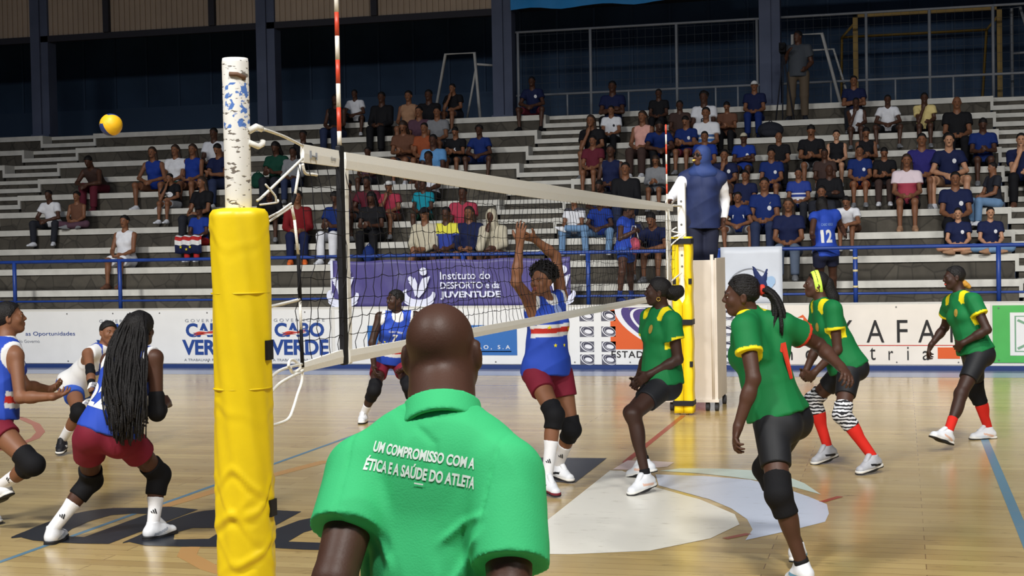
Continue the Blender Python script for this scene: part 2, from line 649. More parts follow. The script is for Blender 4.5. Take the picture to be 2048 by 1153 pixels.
# ---- barrier wall that carries the banners
bw = MB()
bw.box((XL, YB + 0.012, 0.0), (XR, YB + 0.075, 0.94), 0)
bw.box((XL, YB - 0.01, 0.0), (XR, YB + 0.012, 0.055), 1)
bw.box((XL, YB + 0.005, 0.94), (XR, YB + 0.08, 0.955), 0)
struct('wall_barrier', bw, [mat('barrier_white', (214, 212, 206), 0.6, vary=0.06, vscale=2), mat('barrier_base_blue', (34, 56, 110), 0.5)])

# ---- hall above the top row
M_COLUMN = mat('column_concrete', (86, 94, 116), 0.8, 0.2, vary=0.12, vscale=1.5)
for i, cx in enumerate((-22.15, -16.72, -11.13, -5.77, -0.22, 5.3, 10.8)):
    c = MB()
    c.box((cx - 0.21, 24.2, ZT), (cx + 0.02, 24.62, 12.0), 0)
    c.box((cx + 0.02, 24.26, ZT), (cx + 0.2, 24.6, 12.0), 0)
    c.box((cx - 0.24, 24.17, ZT), (cx + 0.23, 24.66, ZT + 0.12), 0)
    struct('pillar', c, [M_COLUMN])
wb = MB()
wb.box((XL, 28.6, ZT - 0.3), (XR, 28.9, 13.0), 0)
for i in range(60):
    wx = -29 + i * 0.9
    wb.box((wx, 28.56, ZT), (wx + 0.05, 28.6, 9.0), 1)
wb.box((XL, 28.54, ZT), (XR, 28.6, ZT + 1.1), 1)
struct('wall_back', wb, [mat('night_wall', (56, 76, 102), 0.85, 0.2, vary=0.3, vscale=0.6), mat('night_wall_rib', (66, 86, 112), 0.8, 0.2)])
wp = MB()                                    # corrugated panels over the left openings
px = XL
while px < -5.95:
    wp.box((px, 24.3, 6.86), (px + 0.075, 24.36, 10.2), 0)
    wp.box((px + 0.075, 24.33, 6.86), (px + 0.13, 24.38, 10.2), 0)
    px += 0.13
wp.box((XL, 24.26, 6.72), (-5.95, 24.42, 6.86), 1)
for jx in (-15.0, -12.4, -8.6, -18.6):
    wp.box((jx - 0.07, 24.2, 6.86), (jx + 0.07, 24.3, 10.2), 1)
struct('wall_upper_panels', wp, [mat('panel_taupe', (170, 152, 134), 0.75, 0.2, vary=0.1, vscale=0.8), mat('panel_joint', (46, 46, 54), 0.8)])
bb = MB()                                    # dark beam over the fenced bays
bb.box((-5.6, 24.9, 6.9), (XR, 25.2, 7.4), 0)
struct('trim_beam', bb, [mat('beam_dark', (34, 36, 44), 0.8)])
rf = MB()
rf.box((XL, 18.0, 12.0), (XR, 29.0, 12.2), 0)
struct('ceiling', rf, [mat('roof_dark', (60, 62, 70), 0.85)])
ws = MB()
ws.box((XL - 0.3, -9, 0), (XL, 29, 12.2), 0)
struct('wall_left', ws, [mat('side_wall', (120, 120, 124), 0.85)])
ws = MB()
ws.box((XR, -9, 0), (XR + 0.3, 29, 12.2), 0)
struct('wall_right', ws, [mat('side_wall', (120, 120, 124), 0.85)])

# ================================================================== FITTINGS OF THE STAND
# blue banner high above the middle bay
t = thing('banner', 'plain blue banner hung high above the fenced bay at the top of the picture', 'banner', (-2.9, 24.15, 6.7))
b_ = MB()
n_ = 24
vs, fs = [], []
for i in range(n_ + 1):
    x = -5.55 + 5.2 * i / n_
    yy = 24.14 + 0.03 * math.sin(i * 1.7)
    vs += [(x + 2.9, yy - 24.15, 0.06 + 0.03 * math.sin(i * 0.9) + 0.02), (x + 2.9, yy - 24.15, 1.3)]
for i in range(n_):
    fs.append((2 * i, 2 * i + 2, 2 * i + 3, 2 * i + 1))
b_.add(vs, fs)
b_.build('cloth', mat('banner_sky', (24, 130, 200), 0.6, vary=0.1, vscale=2), t, True)
hm = MB()
hm.tube([(-2.65, -0.02, 1.3), (2.3, -0.02, 1.3)], 0.02)
hm.build('rod', mat('galvanised', (150, 152, 156), 0.5, metal=0.4), t)

# wire fence behind the top row
M_PIPE = mat('grey_pipe', (138, 142, 148), 0.55, 0.4, vary=0.1, vscale=4)
M_WIRE = mat('wire_dull', (52, 58, 66), 0.6, 0.3)
t = thing('wire_fence', 'grey pipe and wire mesh fence behind the top row between the pillars', 'fence', (0, 24.5, ZT))
YF = 0.0


def F(x, z):
    return (x, YF, z - ZT)


for name, z in (('top_rail', 6.365), ('middle_rail', 5.03)):
    q = MB()
    q.tube([F(-5.55, z), F(XR - 1, z)], 0.026, 8)
    q.build(name, M_PIPE, t, True)
for x in (-5.5, -3.94, -2.14, -0.5, 1.65, 2.86, 4.05, 5.6, 7.2, 8.8):
    q = MB()
    q.tube([F(x, ZT), F(x, 6.37)], 0.03, 8)
    q.build('fence_post', M_PIPE, t, True)
for x in (-4.45, -3.15, -1.35, -0.9, 0.95, 2.2, 3.3):
    q = MB()
    q.tube([F(x, ZT), F(x, 5.03)], 0.02, 6)
    q.build('short_post', M_PIPE, t, True)
q = MB()
x = -5.5
while x < 8.7:
    q.tube([F(x, ZT + 0.05), F(x, 6.36)], 0.003, 4, cap=False)
    x += 0.17
z = ZT + 0.1
while z < 6.34:
    q.tube([F(-5.5, z), F(8.7, z)], 0.003, 4, cap=False)
    z += 0.17
q.build('wire_mesh', M_WIRE, t)['kind'] = 'stuff'

# two goals parked behind the fence: their tapering pipe ends show
M_OLDWHITE = mat('old_white_pipe', (178, 178, 176), 0.6, vary=0.12, vscale=6)
t = thing('goal_frame', 'narrow white pipe goal end leaning behind the top row left of the middle pillar', 'goal', (-6.7, 24.0, ZT))
q = MB()
q.tube([(-0.62, 0.25, 0), (-0.32, 0.25, 1.46), (0.32, 0.25, 1.46), (0.42, 0.25, 0)], 0.035, 8)
q.build('end_frame', M_OLDWHITE, t, True)
q = MB()
q.tube([(0.34, 0.25, 1.22), (0.85, 0.9, 1.22)], 0.025, 8)
q.build('side_bar', M_OLDWHITE, t, True)
q = MB()
q.tube([(0.0, 0.6, 0.0), (0.33, 0.27, 1.1)], 0.025, 8)
q.build('brace', M_OLDWHITE, t, True)
t = thing('goal_frame', 'white pipe goal end with a slanting side behind the cameraman on the top row', 'goal', (0.5, 24.05, ZT))
q = MB()
q.tube([(-0.28, 0.25, 0), (-0.28, 0.25, 1.48), (0.3, 0.25, 1.48), (0.66, 0.25, 0)], 0.035, 8)
q.build('end_frame', M_OLDWHITE, t, True)
q = MB()
q.tube([(-0.1, 0.75, 1.22), (0.5, 0.75, 1.22), (0.85, 0.6, 0.0)], 0.025, 8)
q.build('side_bar', M_OLDWHITE, t, True)
t = thing('goal_frame', 'big ochre yellow goal frame standing behind the wire fence at the right', 'goal', (2.85, 26.0, ZT))
M_OCHRE = mat('ochre_paint', (150, 122, 60), 0.6, vary=0.15, vscale=4)
q = MB()
q.box((-1.5, -0.05, 0), (-1.4, 0.05, 2.1))
q.build('goal_post', M_OCHRE, t)
q = MB()
q.box((1.36, -0.05, 0), (1.46, 0.05, 2.1))
q.build('goal_post', M_OCHRE, t)
q = MB()
q.box((-1.5, -0.05, 2.0), (1.46, 0.05, 2.1))
q.build('crossbar', M_OCHRE, t)
q = MB()
q.tube([(-1.45, 0, 1.9), (-1.75, 0.7, 1.7), (-1.8, 1.0, 0.0)], 0.03, 6)
q.tube([(1.41, 0, 1.9), (1.2, 0.7, 1.7), (1.1, 1.0, 0.0)], 0.03, 6)
q.tube([(-1.75, 0.7, 1.7), (1.2, 0.7, 1.7)], 0.03, 6)
q.build('back_frame', M_OCHRE, t, True)
t = thing('ladder_frame', 'pale slanting pipe frame behind the fence at the right edge', 'frame', (5.0, 25.0, ZT))
q = MB()
q.tube([(-0.55, 0.2, 0), (-0.55, 0.2, 1.9), (-0.4, 0.1, 1.9), (0.1, -0.1, 0)], 0.03, 8)
q.tube([(-0.55, 0.2, 1.0), (-0.1, 0.0, 1.0)], 0.025, 8)
q.build('pipe_frame', M_PIPE, t, True)

# blue railing along the walkway
M_RAIL = mat('rail_blue', (30, 62, 140), 0.45, 0.5, vary=0.15, vscale=5)
t = thing('railing', 'blue painted pipe railing standing on the barrier in front of the stand', 'railing', (0, 15.93, 0.915))
q = MB()
q.tube([(XL, 0, 0.825), (XR, 0, 0.825)], 0.028, 10)
q.build('top_rail', M_RAIL, t, True)
q = MB()
q.tube([(XL, 0, 0.165), (XR, 0, 0.165)], 0.018, 8)
q.build('lower_rail', M_RAIL, t, True)
xs = -12.06
i = 0
while xs < 10:
    q = MB()
    q.tube([(xs, 0, 0.0), (xs, 0, 0.825)], 0.034, 10)
    if abs(xs - 1.65) < 0.1:
        for zz in (0.25, 0.48, 0.66):
            q.tube([(xs, 0, zz), (xs, 0, zz + 0.03)], 0.037, 10, 1)
    q.build('rail_post', [M_RAIL, mat('chipped_cream', (220, 204, 150), 0.7)], t, True)
    xs += 1.957
# ================================================================== BANNERS ON THE BARRIER
M_VINYL = mat('vinyl_white', (224, 224, 222), 0.45, 0.4, vary=0.03, vscale=3)
M_NAVYTXT = mat('print_navy', (32, 66, 138), 0.5)
M_GREYTXT = mat('print_grey', (140, 144, 152), 0.5)
M_REDTXT = mat('print_red', (196, 62, 48), 0.5)
M_BLACKTXT = mat('print_black', (32, 30, 30), 0.5)
M_PURPLE = mat('print_purple', (74, 58, 120), 0.5)
M_ORANGE = mat('print_orange', (214, 92, 40), 0.5)
M_EYELET = mat('eyelet_steel', (120, 120, 120), 0.4, metal=0.6)


def banner(name, label, x0, x1, z0, z1, m, eyelets=True):
    """vinyl sheet tied flat on the barrier; returns its root (in world axes)"""
    t = thing(name, label, 'banner', ((x0 + x1) / 2, YB, z0))
    n = max(8, int((x1 - x0) / 0.25))
    vs, fs = [], []
    for i in range(n + 1):
        x = x0 + (x1 - x0) * i / n
        w = 0.0025 * math.sin(i * 1.9)
        for z in (z0, z1):
            vs.append((x - t.location.x, -0.004 + w * 0.5, z - z0))
        for z in (z0, z1):
            vs.append((x - t.location.x, 0.004 + w * 0.5, z - z0))
    for i in range(n):
        a, b2 = i * 4, (i + 1) * 4
        fs += [(a, b2, b2 + 1, a + 1), (a + 2, a + 3, b2 + 3, b2 + 2), (a, a + 2, b2 + 2, b2), (a + 1, b2 + 1, b2 + 3, a + 3)]
    fs += [(0, 1, 3, 2), (n * 4, n * 4 + 2, n * 4 + 3, n * 4 + 1)]
    mesh_obj('sheet', vs, fs, m, t)
    if eyelets:
        x = x0 + 0.08
        while x < x1:
            for z in (z0 + 0.035, z1 - 0.035):
                q = MB()
                q.tube([(x - t.location.x, -0.012, z - z0), (x - t.location.x, -0.004, z - z0)], 0.011, 8)
                q.build('eyelet', M_EYELET, t)
            x += 0.84
    return t


def on(t, name, body, cx, cz, w, h, m, bold=0.0, space=1.0, y=-0.011):
    return wall_text(name, body, cx - t.location.x, cz - t.location.z, w, h, y, m, t, bold, space)


def shape(t, name, polys, mats, y=-0.009):
    """polys: list of (outline, material index); later ones lie in front"""
    q = MB()
    for i, (pts, mi) in enumerate(polys):
        flat_poly(q, [(p[0] - t.location.x, p[1] - t.location.z) for p in pts], y - 0.0012 * i, mi)
    return q.build(name, mats, t)


def wave(x0, x1, z0, z1, th, n=16, amp=0.02):
    top = [(x0 + (x1 - x0) * i / n, z0 + (z1 - z0) * i / n + amp * math.sin(i / n * 2 * math.pi) + th / 2) for i in range(n + 1)]
    bot = [(p[0], p[1] - th) for p in reversed(top)]
    return bot + top[::-1]


t = banner('government_banner', 'long white banner with repeated navy blue CABO VERDE lettering at the left', -13.6, -6.36, 0.065, 0.915, M_VINYL)
for cx in (-9.98, -8.44, -6.9):
    on(t, 'lettering_governo', 'GOVERNO DE', cx, 0.755, 0.86, 0.048, M_GREYTXT, 0, 1.5)
    on(t, 'lettering_cabo', 'CABO', cx, 0.602, 0.84, 0.225, M_NAVYTXT, 0.035)
    on(t, 'lettering_verde', 'VERDE', cx, 0.325, 0.98, 0.245, M_NAVYTXT, 0.035)
    on(t, 'lettering_motto', 'A TRABALHAR PARA TODOS', cx, 0.125, 0.92, 0.04, M_GREYTXT, 0.01)
    shape(t, 'wave_stripe', [(wave(cx - 0.3, cx + 0.12, 0.53, 0.59, 0.06), 0), (wave(cx - 0.29, cx + 0.12, 0.53, 0.59, 0.03), 1)], [M_VINYL, M_REDTXT], -0.012)
on(t, 'lettering_slogan', 'as Oportunidades', -11.32, 0.545, 0.92, 0.085, M_NAVYTXT, 0.0)
on(t, 'lettering_slogan', 'do Governo', -11.72, 0.43, 0.4, 0.05, M_GREYTXT, 0.0)

t = banner('coffee_banner', 'white banner with a blue rectangle behind the foreground official', -6.3, -2.6, 0.065, 0.915, M_VINYL)
M_MIDBLUE = mat('print_mid_blue', (48, 104, 172), 0.5)
shape(t, 'blue_panel', [([(-5.76, 0.2), (-3.36, 0.2), (-3.36, 0.66), (-5.76, 0.66)], 0)], [M_MIDBLUE])
on(t, 'lettering_company', 'TORRACAO, S.A', -4.02, 0.32, 1.1, 0.07, M_VINYL, 0.01, 1.6)
shape(t, 'foot_line', [([(-5.6, 0.25), (-3.45, 0.25), (-3.45, 0.265), (-5.6, 0.265)], 0)], [M_VINYL])

# stadium banner with its small and large swirl emblems
t = banner('stadium_banner', 'white banner with a purple and orange swirl emblem and ESTADIO lettering', -2.55, 0.40, 0.062, 0.925, M_VINYL)


def swirl(t, cx, cz, w, h, mats, name):
    """square emblem: an open ring seen at a slant, pale eye in the middle"""
    L_, R_, B_, T_ = cx - w / 2, cx + w / 2, cz - h / 2, cz + h / 2

    def rot(pts, a):
        c, s = math.cos(a), math.sin(a)
        return [(min(max(cx + (p[0] - cx) * c - (p[1] - cz) * s, L_), R_), min(max(cz + (p[0] - cx) * s + (p[1] - cz) * c, B_), T_)) for p in pts]
    P = [([(L_, B_), (R_, B_), (R_, T_), (L_, T_)], 0),
         (rot(ellipse(cx + w * 0.02, cz + h * 0.03, w * 0.52, h * 0.46), -0.45), 1),
         (rot(ellipse(cx + w * 0.04, cz + h * 0.05, w * 0.47, h * 0.40), -0.45), 2),
         (rot(ellipse(cx + w * 0.07, cz + h * 0.07, w * 0.40, h * 0.33), -0.45), 1),
         (rot(ellipse(cx + w * 0.08, cz + h * 0.09, w * 0.38, h * 0.31), -0.45), 2),
         (rot(ellipse(cx + w * 0.10, cz + h * 0.03, w * 0.27, h * 0.20), -0.2), 3),
         (rot(ellipse(cx + w * 0.11, cz + h * 0.01, w * 0.25, h * 0.18), -0.2), 4)]
    return shape(t, name, P, mats)


M_EMB_W = mat('emblem_white', (226, 226, 230), 0.5)
M_EMB_Y = mat('emblem_yellow', (214, 200, 120), 0.5)
M_EMB_G = mat('emblem_grey', (206, 206, 200), 0.5)
M_EMB_D = mat('emblem_dark', (88, 88, 100), 0.5)
M_EMB_K = mat('emblem_darker', (58, 58, 76), 0.5)
swirl(t, -1.21, 0.6, 1.42, 0.62, [M_ORANGE, M_EMB_W, M_PURPLE, M_EMB_Y, M_EMB_G], 'swirl_emblem')
on(t, 'lettering_estadio', 'ESTADIO', -1.58, 0.215, 0.66, 0.1, M_BLACKTXT, 0.012, 1.15)
on(t, 'lettering_city', 'L A R', -1.2, 0.12, 0.3, 0.055, M_GREYTXT, 0.0, 1.3)
for cx in (-2.28, -2.08 + 0.13, -0.2, 0.13):
    for cz in (0.79, 0.555, 0.33, 0.115 + 0.02):
        swirl(t, cx, cz, 0.215, 0.155, [M_EMB_D, M_EMB_W, M_EMB_K, M_EMB_W, M_EMB_W], 'small_emblem')

t = banner('kafar_banner', 'cream white banner with an orange house emblem and thin wide spaced black letters', 0.44, 3.47, 0.07, 0.925, mat('vinyl_cream', (228, 220, 208), 0.45, 0.4, vary=0.04, vscale=3))
for ch, u, w in (('K', 1.515, 0.2), ('A', 1.91, 0.245), ('F', 2.28, 0.145), ('A', 2.62, 0.245), ('R', 3.02, 0.175)):
    on(t, 'letter', ch, u, 0.545, w, 0.32, M_BLACKTXT, 0.0)
shape(t, 'red_rule', [([(0.7, 0.338), (3.1, 0.338), (3.1, 0.349), (0.7, 0.349)], 0)], [M_REDTXT])
for ch, u, w, h in (('i', 0.5, 0.022, 0.19), ('n', 0.70, 0.095, 0.13), ('d', 0.98, 0.1, 0.21), ('u', 1.27, 0.095, 0.13), ('s', 1.56, 0.08, 0.13), ('t', 1.87, 0.08, 0.18), ('r', 2.12, 0.065, 0.13), ('i', 2.355, 0.022, 0.19), ('a', 2.6, 0.09, 0.13)):
    on(t, 'letter', ch, u, 0.2 + (h - 0.13) / 2, w, h, M_BLACKTXT, 0.0)
shape(t, 'orange_block', [([(2.76, 0.155), (3.06, 0.155), (3.06, 0.315), (2.76, 0.315)], 0)], [M_ORANGE])
shape(t, 'house_emblem', [([(0.905, 0.36), (1.12, 0.36), (1.05, 0.60), (0.9, 0.79), (0.82, 0.745), (0.905, 0.745)], 0),
                          ([(0.70, 0.52), (0.91, 0.52), (0.91, 0.57), (0.70, 0.57)], 0), ([(0.72, 0.625), (0.91, 0.625), (0.91, 0.675), (0.77, 0.675)], 0),
                          ([(0.70, 0.42), (0.91, 0.42), (0.91, 0.47), (0.70, 0.47)], 0)], [M_ORANGE])

t = banner('green_banner', 'green banner with a white framed emblem at the right edge', 3.5, 6.2, 0.1, 0.9, mat('vinyl_green', (76, 172, 84), 0.45, 0.4, vary=0.08, vscale=3))
fr = lambda a, b_, c, d: [(a, c), (b_, c), (b_, d), (a, d)]
shape(t, 'white_frame', [(fr(3.73, 4.75, 0.2, 0.8), 0), (fr(3.79, 4.69, 0.25, 0.755), 1), (fr(3.81, 4.67, 0.265, 0.74), 0),
                         ([(3.82, 0.68), (4.2, 0.5), (4.22, 0.52), (3.84, 0.71)], 1), ([(3.82, 0.31), (4.2, 0.5), (4.22, 0.48), (3.84, 0.28)], 1),
                         ([(4.2, 0.48), (4.66, 0.72), (4.66, 0.69), (4.24, 0.48)], 1)], [M_VINYL, mat('print_sage', (120, 160, 130), 0.5)])

# purple banner tied to the railing
t = thing('institute_banner', 'purple banner reading Instituto do DESPORTO e da JUVENTUDE tied to the blue railing', 'banner', (-4.46, 15.875, 0.94))
nx, nz = 60, 12
vs, fs = [], []
rng = random.Random(5)
px_ = [rng.uniform(0, 6) for _ in range(8)]
for i in range(nx + 1):
    for j in range(nz + 1):
        x = -6.37 + 3.83 * i / nx
        z = 0.95 + 0.73 * j / nz - (0.012 * (1 - math.cos(i / nx * 8 * math.pi))) * (j / nz)
        d = 0.016 * math.sin(x * 5.2 + z * 3 + px_[0]) + 0.010 * math.sin(x * 11 - z * 9 + px_[1]) + 0.006 * math.sin(x * 23 + z * 14)
        vs.append((x + 4.46, d * (0.35 + 0.65 * math.sin(math.pi * j / nz)), z - 0.94))
for i in range(nx):
    for j in range(nz):
        a = i * (nz + 1) + j
        fs.append((a, a + nz + 1, a + nz + 2, a + 1))
o = mesh_obj('sheet', vs, fs, mat('vinyl_purple', (80, 74, 132), 0.42, 0.4, vary=0.16, vscale=1.2), t, smooth=True)
sm = o.modifiers.new('thick', 'SOLIDIFY')
sm.thickness = 0.003
M_PVW = mat('print_bluish_white', (216, 220, 240), 0.5)
yy = -0.042
for body, z, w, h, b_ in (('Instituto do', 1.42, 0.8, 0.12, 0.012), ('DESPORTO e da', 1.27, 0.95, 0.105, 0.02), ('JUVENTUDE', 1.115, 0.96, 0.125, 0.035)):
    wall_text('lettering', body, -4.1 + (w - 0.96) / 2 + 4.46, z - 0.94, w, h, yy, M_PVW, t, b_)


def emblem(cx, s=1.0):
    cz = 1.25
    P = [(ellipse(cx + 0.08 * s, cz + 0.24, 0.062, 0.062, 20), 0),
         (ellipse(cx - 0.13 * s, cz + 0.13, 0.04, 0.04, 16), 0),
         ([(cx + 0.19, cz + 0.17), (cx + 0.11, cz - 0.05), (cx + 0.0, cz - 0.17), (cx - 0.03, cz - 0.14), (cx + 0.01, cz + 0.02), (cx + 0.06, cz + 0.13)], 0),
         ([(cx - 0.16, cz + 0.08), (cx - 0.09, cz - 0.02), (cx - 0.06, cz - 0.15), (cx - 0.03, cz - 0.12), (cx - 0.02, cz + 0.05), (cx - 0.06, cz + 0.15), (cx - 0.1, cz + 0.1)], 0)]
    ring = [(cx + 0.27 * math.cos(a), cz - 0.12 + 0.16 * math.sin(a)) for a in np.linspace(2.6, 6.5, 20)]
    inn = [(cx + 0.01 + 0.21 * math.cos(a), cz - 0.075 + 0.12 * math.sin(a)) for a in np.linspace(6.3, 2.75, 20)]
    P.append((ring + inn, 0))
    ring2 = [(cx + 0.25 * math.cos(a), cz - 0.20 + 0.11 * math.sin(a)) for a in np.linspace(3.4, 6.0, 14)]
    in2 = [(cx + 0.25 * math.cos(a), cz - 0.172 + 0.105 * math.sin(a)) for a in np.linspace(6.0, 3.4, 14)]
    P.append((ring2 + in2, 0))
    q = MB()
    for i, (pts, mi) in enumerate(P):
        flat_poly(q, [(p[0] + 4.46, p[1] - 0.94) for p in pts], yy - 0.0006 * i, mi)
    q.build('figure_emblem', [M_PVW], t)


emblem(-4.93)
emblem(-6.18)
emblem(-2.72)
q = MB()
q.box((-6.39 + 4.46, -0.01, 0.0), (-6.35 + 4.46, -0.004, 0.74))
q.build('white_edge', M_PVW, t)

# white upright banner on the railing, right of the referee stand
t = thing('upright_banner', 'pale white banner with a light blue emblem hanging on the railing behind player one', 'banner', (0.16, 15.87, 0.93))
vs, fs = [], []
for i in range(13):
    for j in range(9):
        x = -0.44 + 0.89 * i / 12
        vs.append((x, 0.006 * math.sin(x * 9 + j) - 0.01, 0.02 + 0.83 * j / 8))
for i in range(12):
    for j in range(8):
        a = i * 9 + j
        fs.append((a, a + 9, a + 10, a + 1))
o = mesh_obj('sheet', vs, fs, mat('vinyl_ice', (206, 212, 222), 0.45, 0.4, vary=0.04, vscale=3), t, smooth=True)
sm = o.modifiers.new('thick', 'SOLIDIFY')
sm.thickness = 0.003
q = MB()
arc = [(0.0 + 0.36 * math.cos(a), 0.2 + 0.34 * math.sin(a)) for a in np.linspace(2.7, 1.0, 18)]
arc += [(p[0] * 0.97, 0.2 + (p[1] - 0.2) * 0.96) for p in reversed(arc)]
flat_poly(q, arc, -0.03, 0)
flat_poly(q, ellipse(0.2, 0.36, 0.075, 0.06, 18), -0.03, 1)
flat_poly(q, ellipse(0.29, 0.35, 0.06, 0.07, 18), -0.031, 1)
flat_poly(q, [(0.14, 0.33), (0.35, 0.32), (0.27, 0.22), (0.24, 0.18)], -0.032, 1)
flat_poly(q, ellipse(-0.1, 0.27, 0.13, 0.1, 18), -0.03, 2)
q.build('emblem_print', [M_GREYTXT, mat('print_sky', (160, 190, 222), 0.5), mat('print_haze', (176, 186, 204), 0.5)], t)
# ================================================================== NET, POSTS, ANTENNAS, ROPES
M_POST = bpy.data.materials.new('post_white_flaking')
M_POST.use_nodes = True
nt = M_POST.node_tree
b = nt.nodes['Principled BSDF']
tc = nt.nodes.new('ShaderNodeTexCoord')
mp = nt.nodes.new('ShaderNodeMapping')
mp.inputs['Scale'].default_value = (30, 30, 75)
n1 = nt.nodes.new('ShaderNodeTexNoise')
n1.inputs['Scale'].default_value = 1.0
n1.inputs['Detail'].default_value = 3
nt.links.new(tc.outputs['Object'], mp.inputs['Vector'])
nt.links.new(mp.outputs[0], n1.inputs['Vector'])
r1 = nt.nodes.new('ShaderNodeMapRange')
r1.inputs[1].default_value = 0.60
r1.inputs[2].default_value = 0.64
nt.links.new(n1.outputs['Fac'], r1.inputs[0])
mx = nt.nodes.new('ShaderNodeMix')
mx.data_type = 'RGBA'
mx.inputs['A'].default_value = lin((240, 238, 232)) + (1,)
mx.inputs['B'].default_value = lin((120, 112, 104)) + (1,)
nt.links.new(r1.outputs[0], mx.inputs['Factor'])
# remains of blue lettering between two heights
n2 = nt.nodes.new('ShaderNodeTexNoise')
n2.inputs['Scale'].default_value = 40
n2.inputs['Detail'].default_value = 2
nt.links.new(tc.outputs['Object'], n2.inputs['Vector'])
r2 = nt.nodes.new('ShaderNodeMapRange')
r2.inputs[1].default_value = 0.54
r2.inputs[2].default_value = 0.58
nt.links.new(n2.outputs['Fac'], r2.inputs[0])
sx = nt.nodes.new('ShaderNodeSeparateXYZ')
nt.links.new(tc.outputs['Object'], sx.inputs[0])
lo = nt.nodes.new('ShaderNodeMath')
lo.operation = 'GREATER_THAN'
lo.inputs[1].default_value = 2.285
nt.links.new(sx.outputs['Z'], lo.inputs[0])
hi = nt.nodes.new('ShaderNodeMath')
hi.operation = 'LESS_THAN'
hi.inputs[1].default_value = 2.445
nt.links.new(sx.outputs['Z'], hi.inputs[0])
m1 = nt.nodes.new('ShaderNodeMath')
m1.operation = 'MULTIPLY'
nt.links.new(lo.outputs[0], m1.inputs[0])
nt.links.new(hi.outputs[0], m1.inputs[1])
m2 = nt.nodes.new('ShaderNodeMath')
m2.operation = 'MULTIPLY'
nt.links.new(m1.outputs[0], m2.inputs[0])
nt.links.new(r2.outputs[0], m2.inputs[1])
mx2 = nt.nodes.new('ShaderNodeMix')
mx2.data_type = 'RGBA'
nt.links.new(m2.outputs[0], mx2.inputs['Factor'])
nt.links.new(mx.outputs['Result'], mx2.inputs['A'])
mx2.inputs['B'].default_value = lin((84, 124, 196)) + (1,)
nt.links.new(mx2.outputs['Result'], b.inputs['Base Color'])
b.inputs['Roughness'].default_value = 0.5
bp = nt.nodes.new('ShaderNodeBump')
bp.inputs['Strength'].default_value = 0.5
bp.inputs['Distance'].default_value = 0.004
bp.invert = True
nt.links.new(r1.outputs[0], bp.inputs['Height'])
nt.links.new(bp.outputs['Normal'], b.inputs['Normal'])

M_PAD = mat('pad_yellow', (240, 208, 22), 0.42, 0.45, vary=0.07, vscale=5, bump=0.12, bscale=14)
M_WHITE = mat('tape_white', (244, 242, 234), 0.65, 0.3, bump=0.1, bscale=80)
M_ROPE = mat('rope_white', (240, 238, 230), 0.75, 0.2, bump=0.3, bscale=200)
M_CORD = mat('cord_black', (22, 22, 26), 0.7, 0.2)
M_STRAP = mat('strap_black', (26, 26, 30), 0.6, 0.3)
M_RUST = mat('rust_brown', (112, 84, 66), 0.8)

NPY, NPX = -1.0, 0.0
t = thing('net_post', 'white flaking net post with a thick yellow pad in the left foreground', 'post', (NPX, NPY, 0))
q = MB()
q.lathe([(0.001, 0.0), (0.047, 0.0), (0.047, 2.52), (0.045, 2.535), (0.001, 2.536)], 40)
q.build('pole', M_POST, t, True)
q = MB()
q.tube([(0.046, -0.0, 2.275), (0.066, 0.02, 2.292), (0.076, 0.045, 2.285)], 0.012, 10)
q.tube([(0.046, 0.0, 2.235), (0.066, 0.035, 2.222), (0.07, 0.06, 2.232), (0.07, 0.065, 2.245)], 0.0105, 10)
q.build('hook', M_WHITE, t, True)
q = MB()
q.tube([(0.0, -0.05, 2.475), (0.028, -0.045, 2.473), (0.046, -0.02, 2.462)], 0.008, 8)
q.build('rust_spot', M_RUST, t, True)


def pad_wob(t_, z):
    w = 0.004 * math.sin(3 * t_ + z * 4) + 0.002 * math.sin(9 * t_ + 13 * z)
    for zc, a, sl in ((1.02, 0.006, 0.05), (0.975, 0.007, -0.07), (0.93, 0.006, 0.04), (0.86, 0.006, -0.05), (0.80, 0.007, 0.06), (0.74, 0.005, -0.03), (1.9, 0.003, 0.04), (1.28, 0.0025, -0.03)):
        # creases: sharp slanting folds that die out round the pad
        d = z - zc - sl * math.sin(t_ * 2 + zc * 17) - 0.012 * math.sin(5 * t_ + 40 * zc)
        w += a * (max(0.0, 1 - abs(d) / 0.022) - 0.7 * max(0.0, 1 - abs(d + 0.03) / 0.02)) * (0.35 + 0.65 * max(0, math.sin(t_ * 1.5 + zc * 31)))
    return w


prof = [(0.001, 0.02), (0.098, 0.02)] + [(0.103, 0.03 + (1.975 - 0.03) * i / 190) for i in range(191)] + [(0.1, 1.985), (0.09, 1.998), (0.06, 2.003), (0.001, 2.003)]
q = MB()
q.lathe(prof, 72, wob=pad_wob)
pd = q.build('padding', M_PAD, t, True)
for z in (1.36, 1.7):                              # seams of the cover
    q = MB()
    q.lathe([(0.1035, z - 0.003), (0.1060, z), (0.1035, z + 0.003)], 60)
    q.build('seam', mat('pad_seam', (222, 192, 22), 0.5), pd, True)
q = MB()
q.box((0.098, -0.02, 1.46), (0.108, 0.03, 1.53))
q.box((0.098, -0.02, 0.9), (0.108, 0.03, 0.96))
q.build('velcro', M_STRAP, pd)

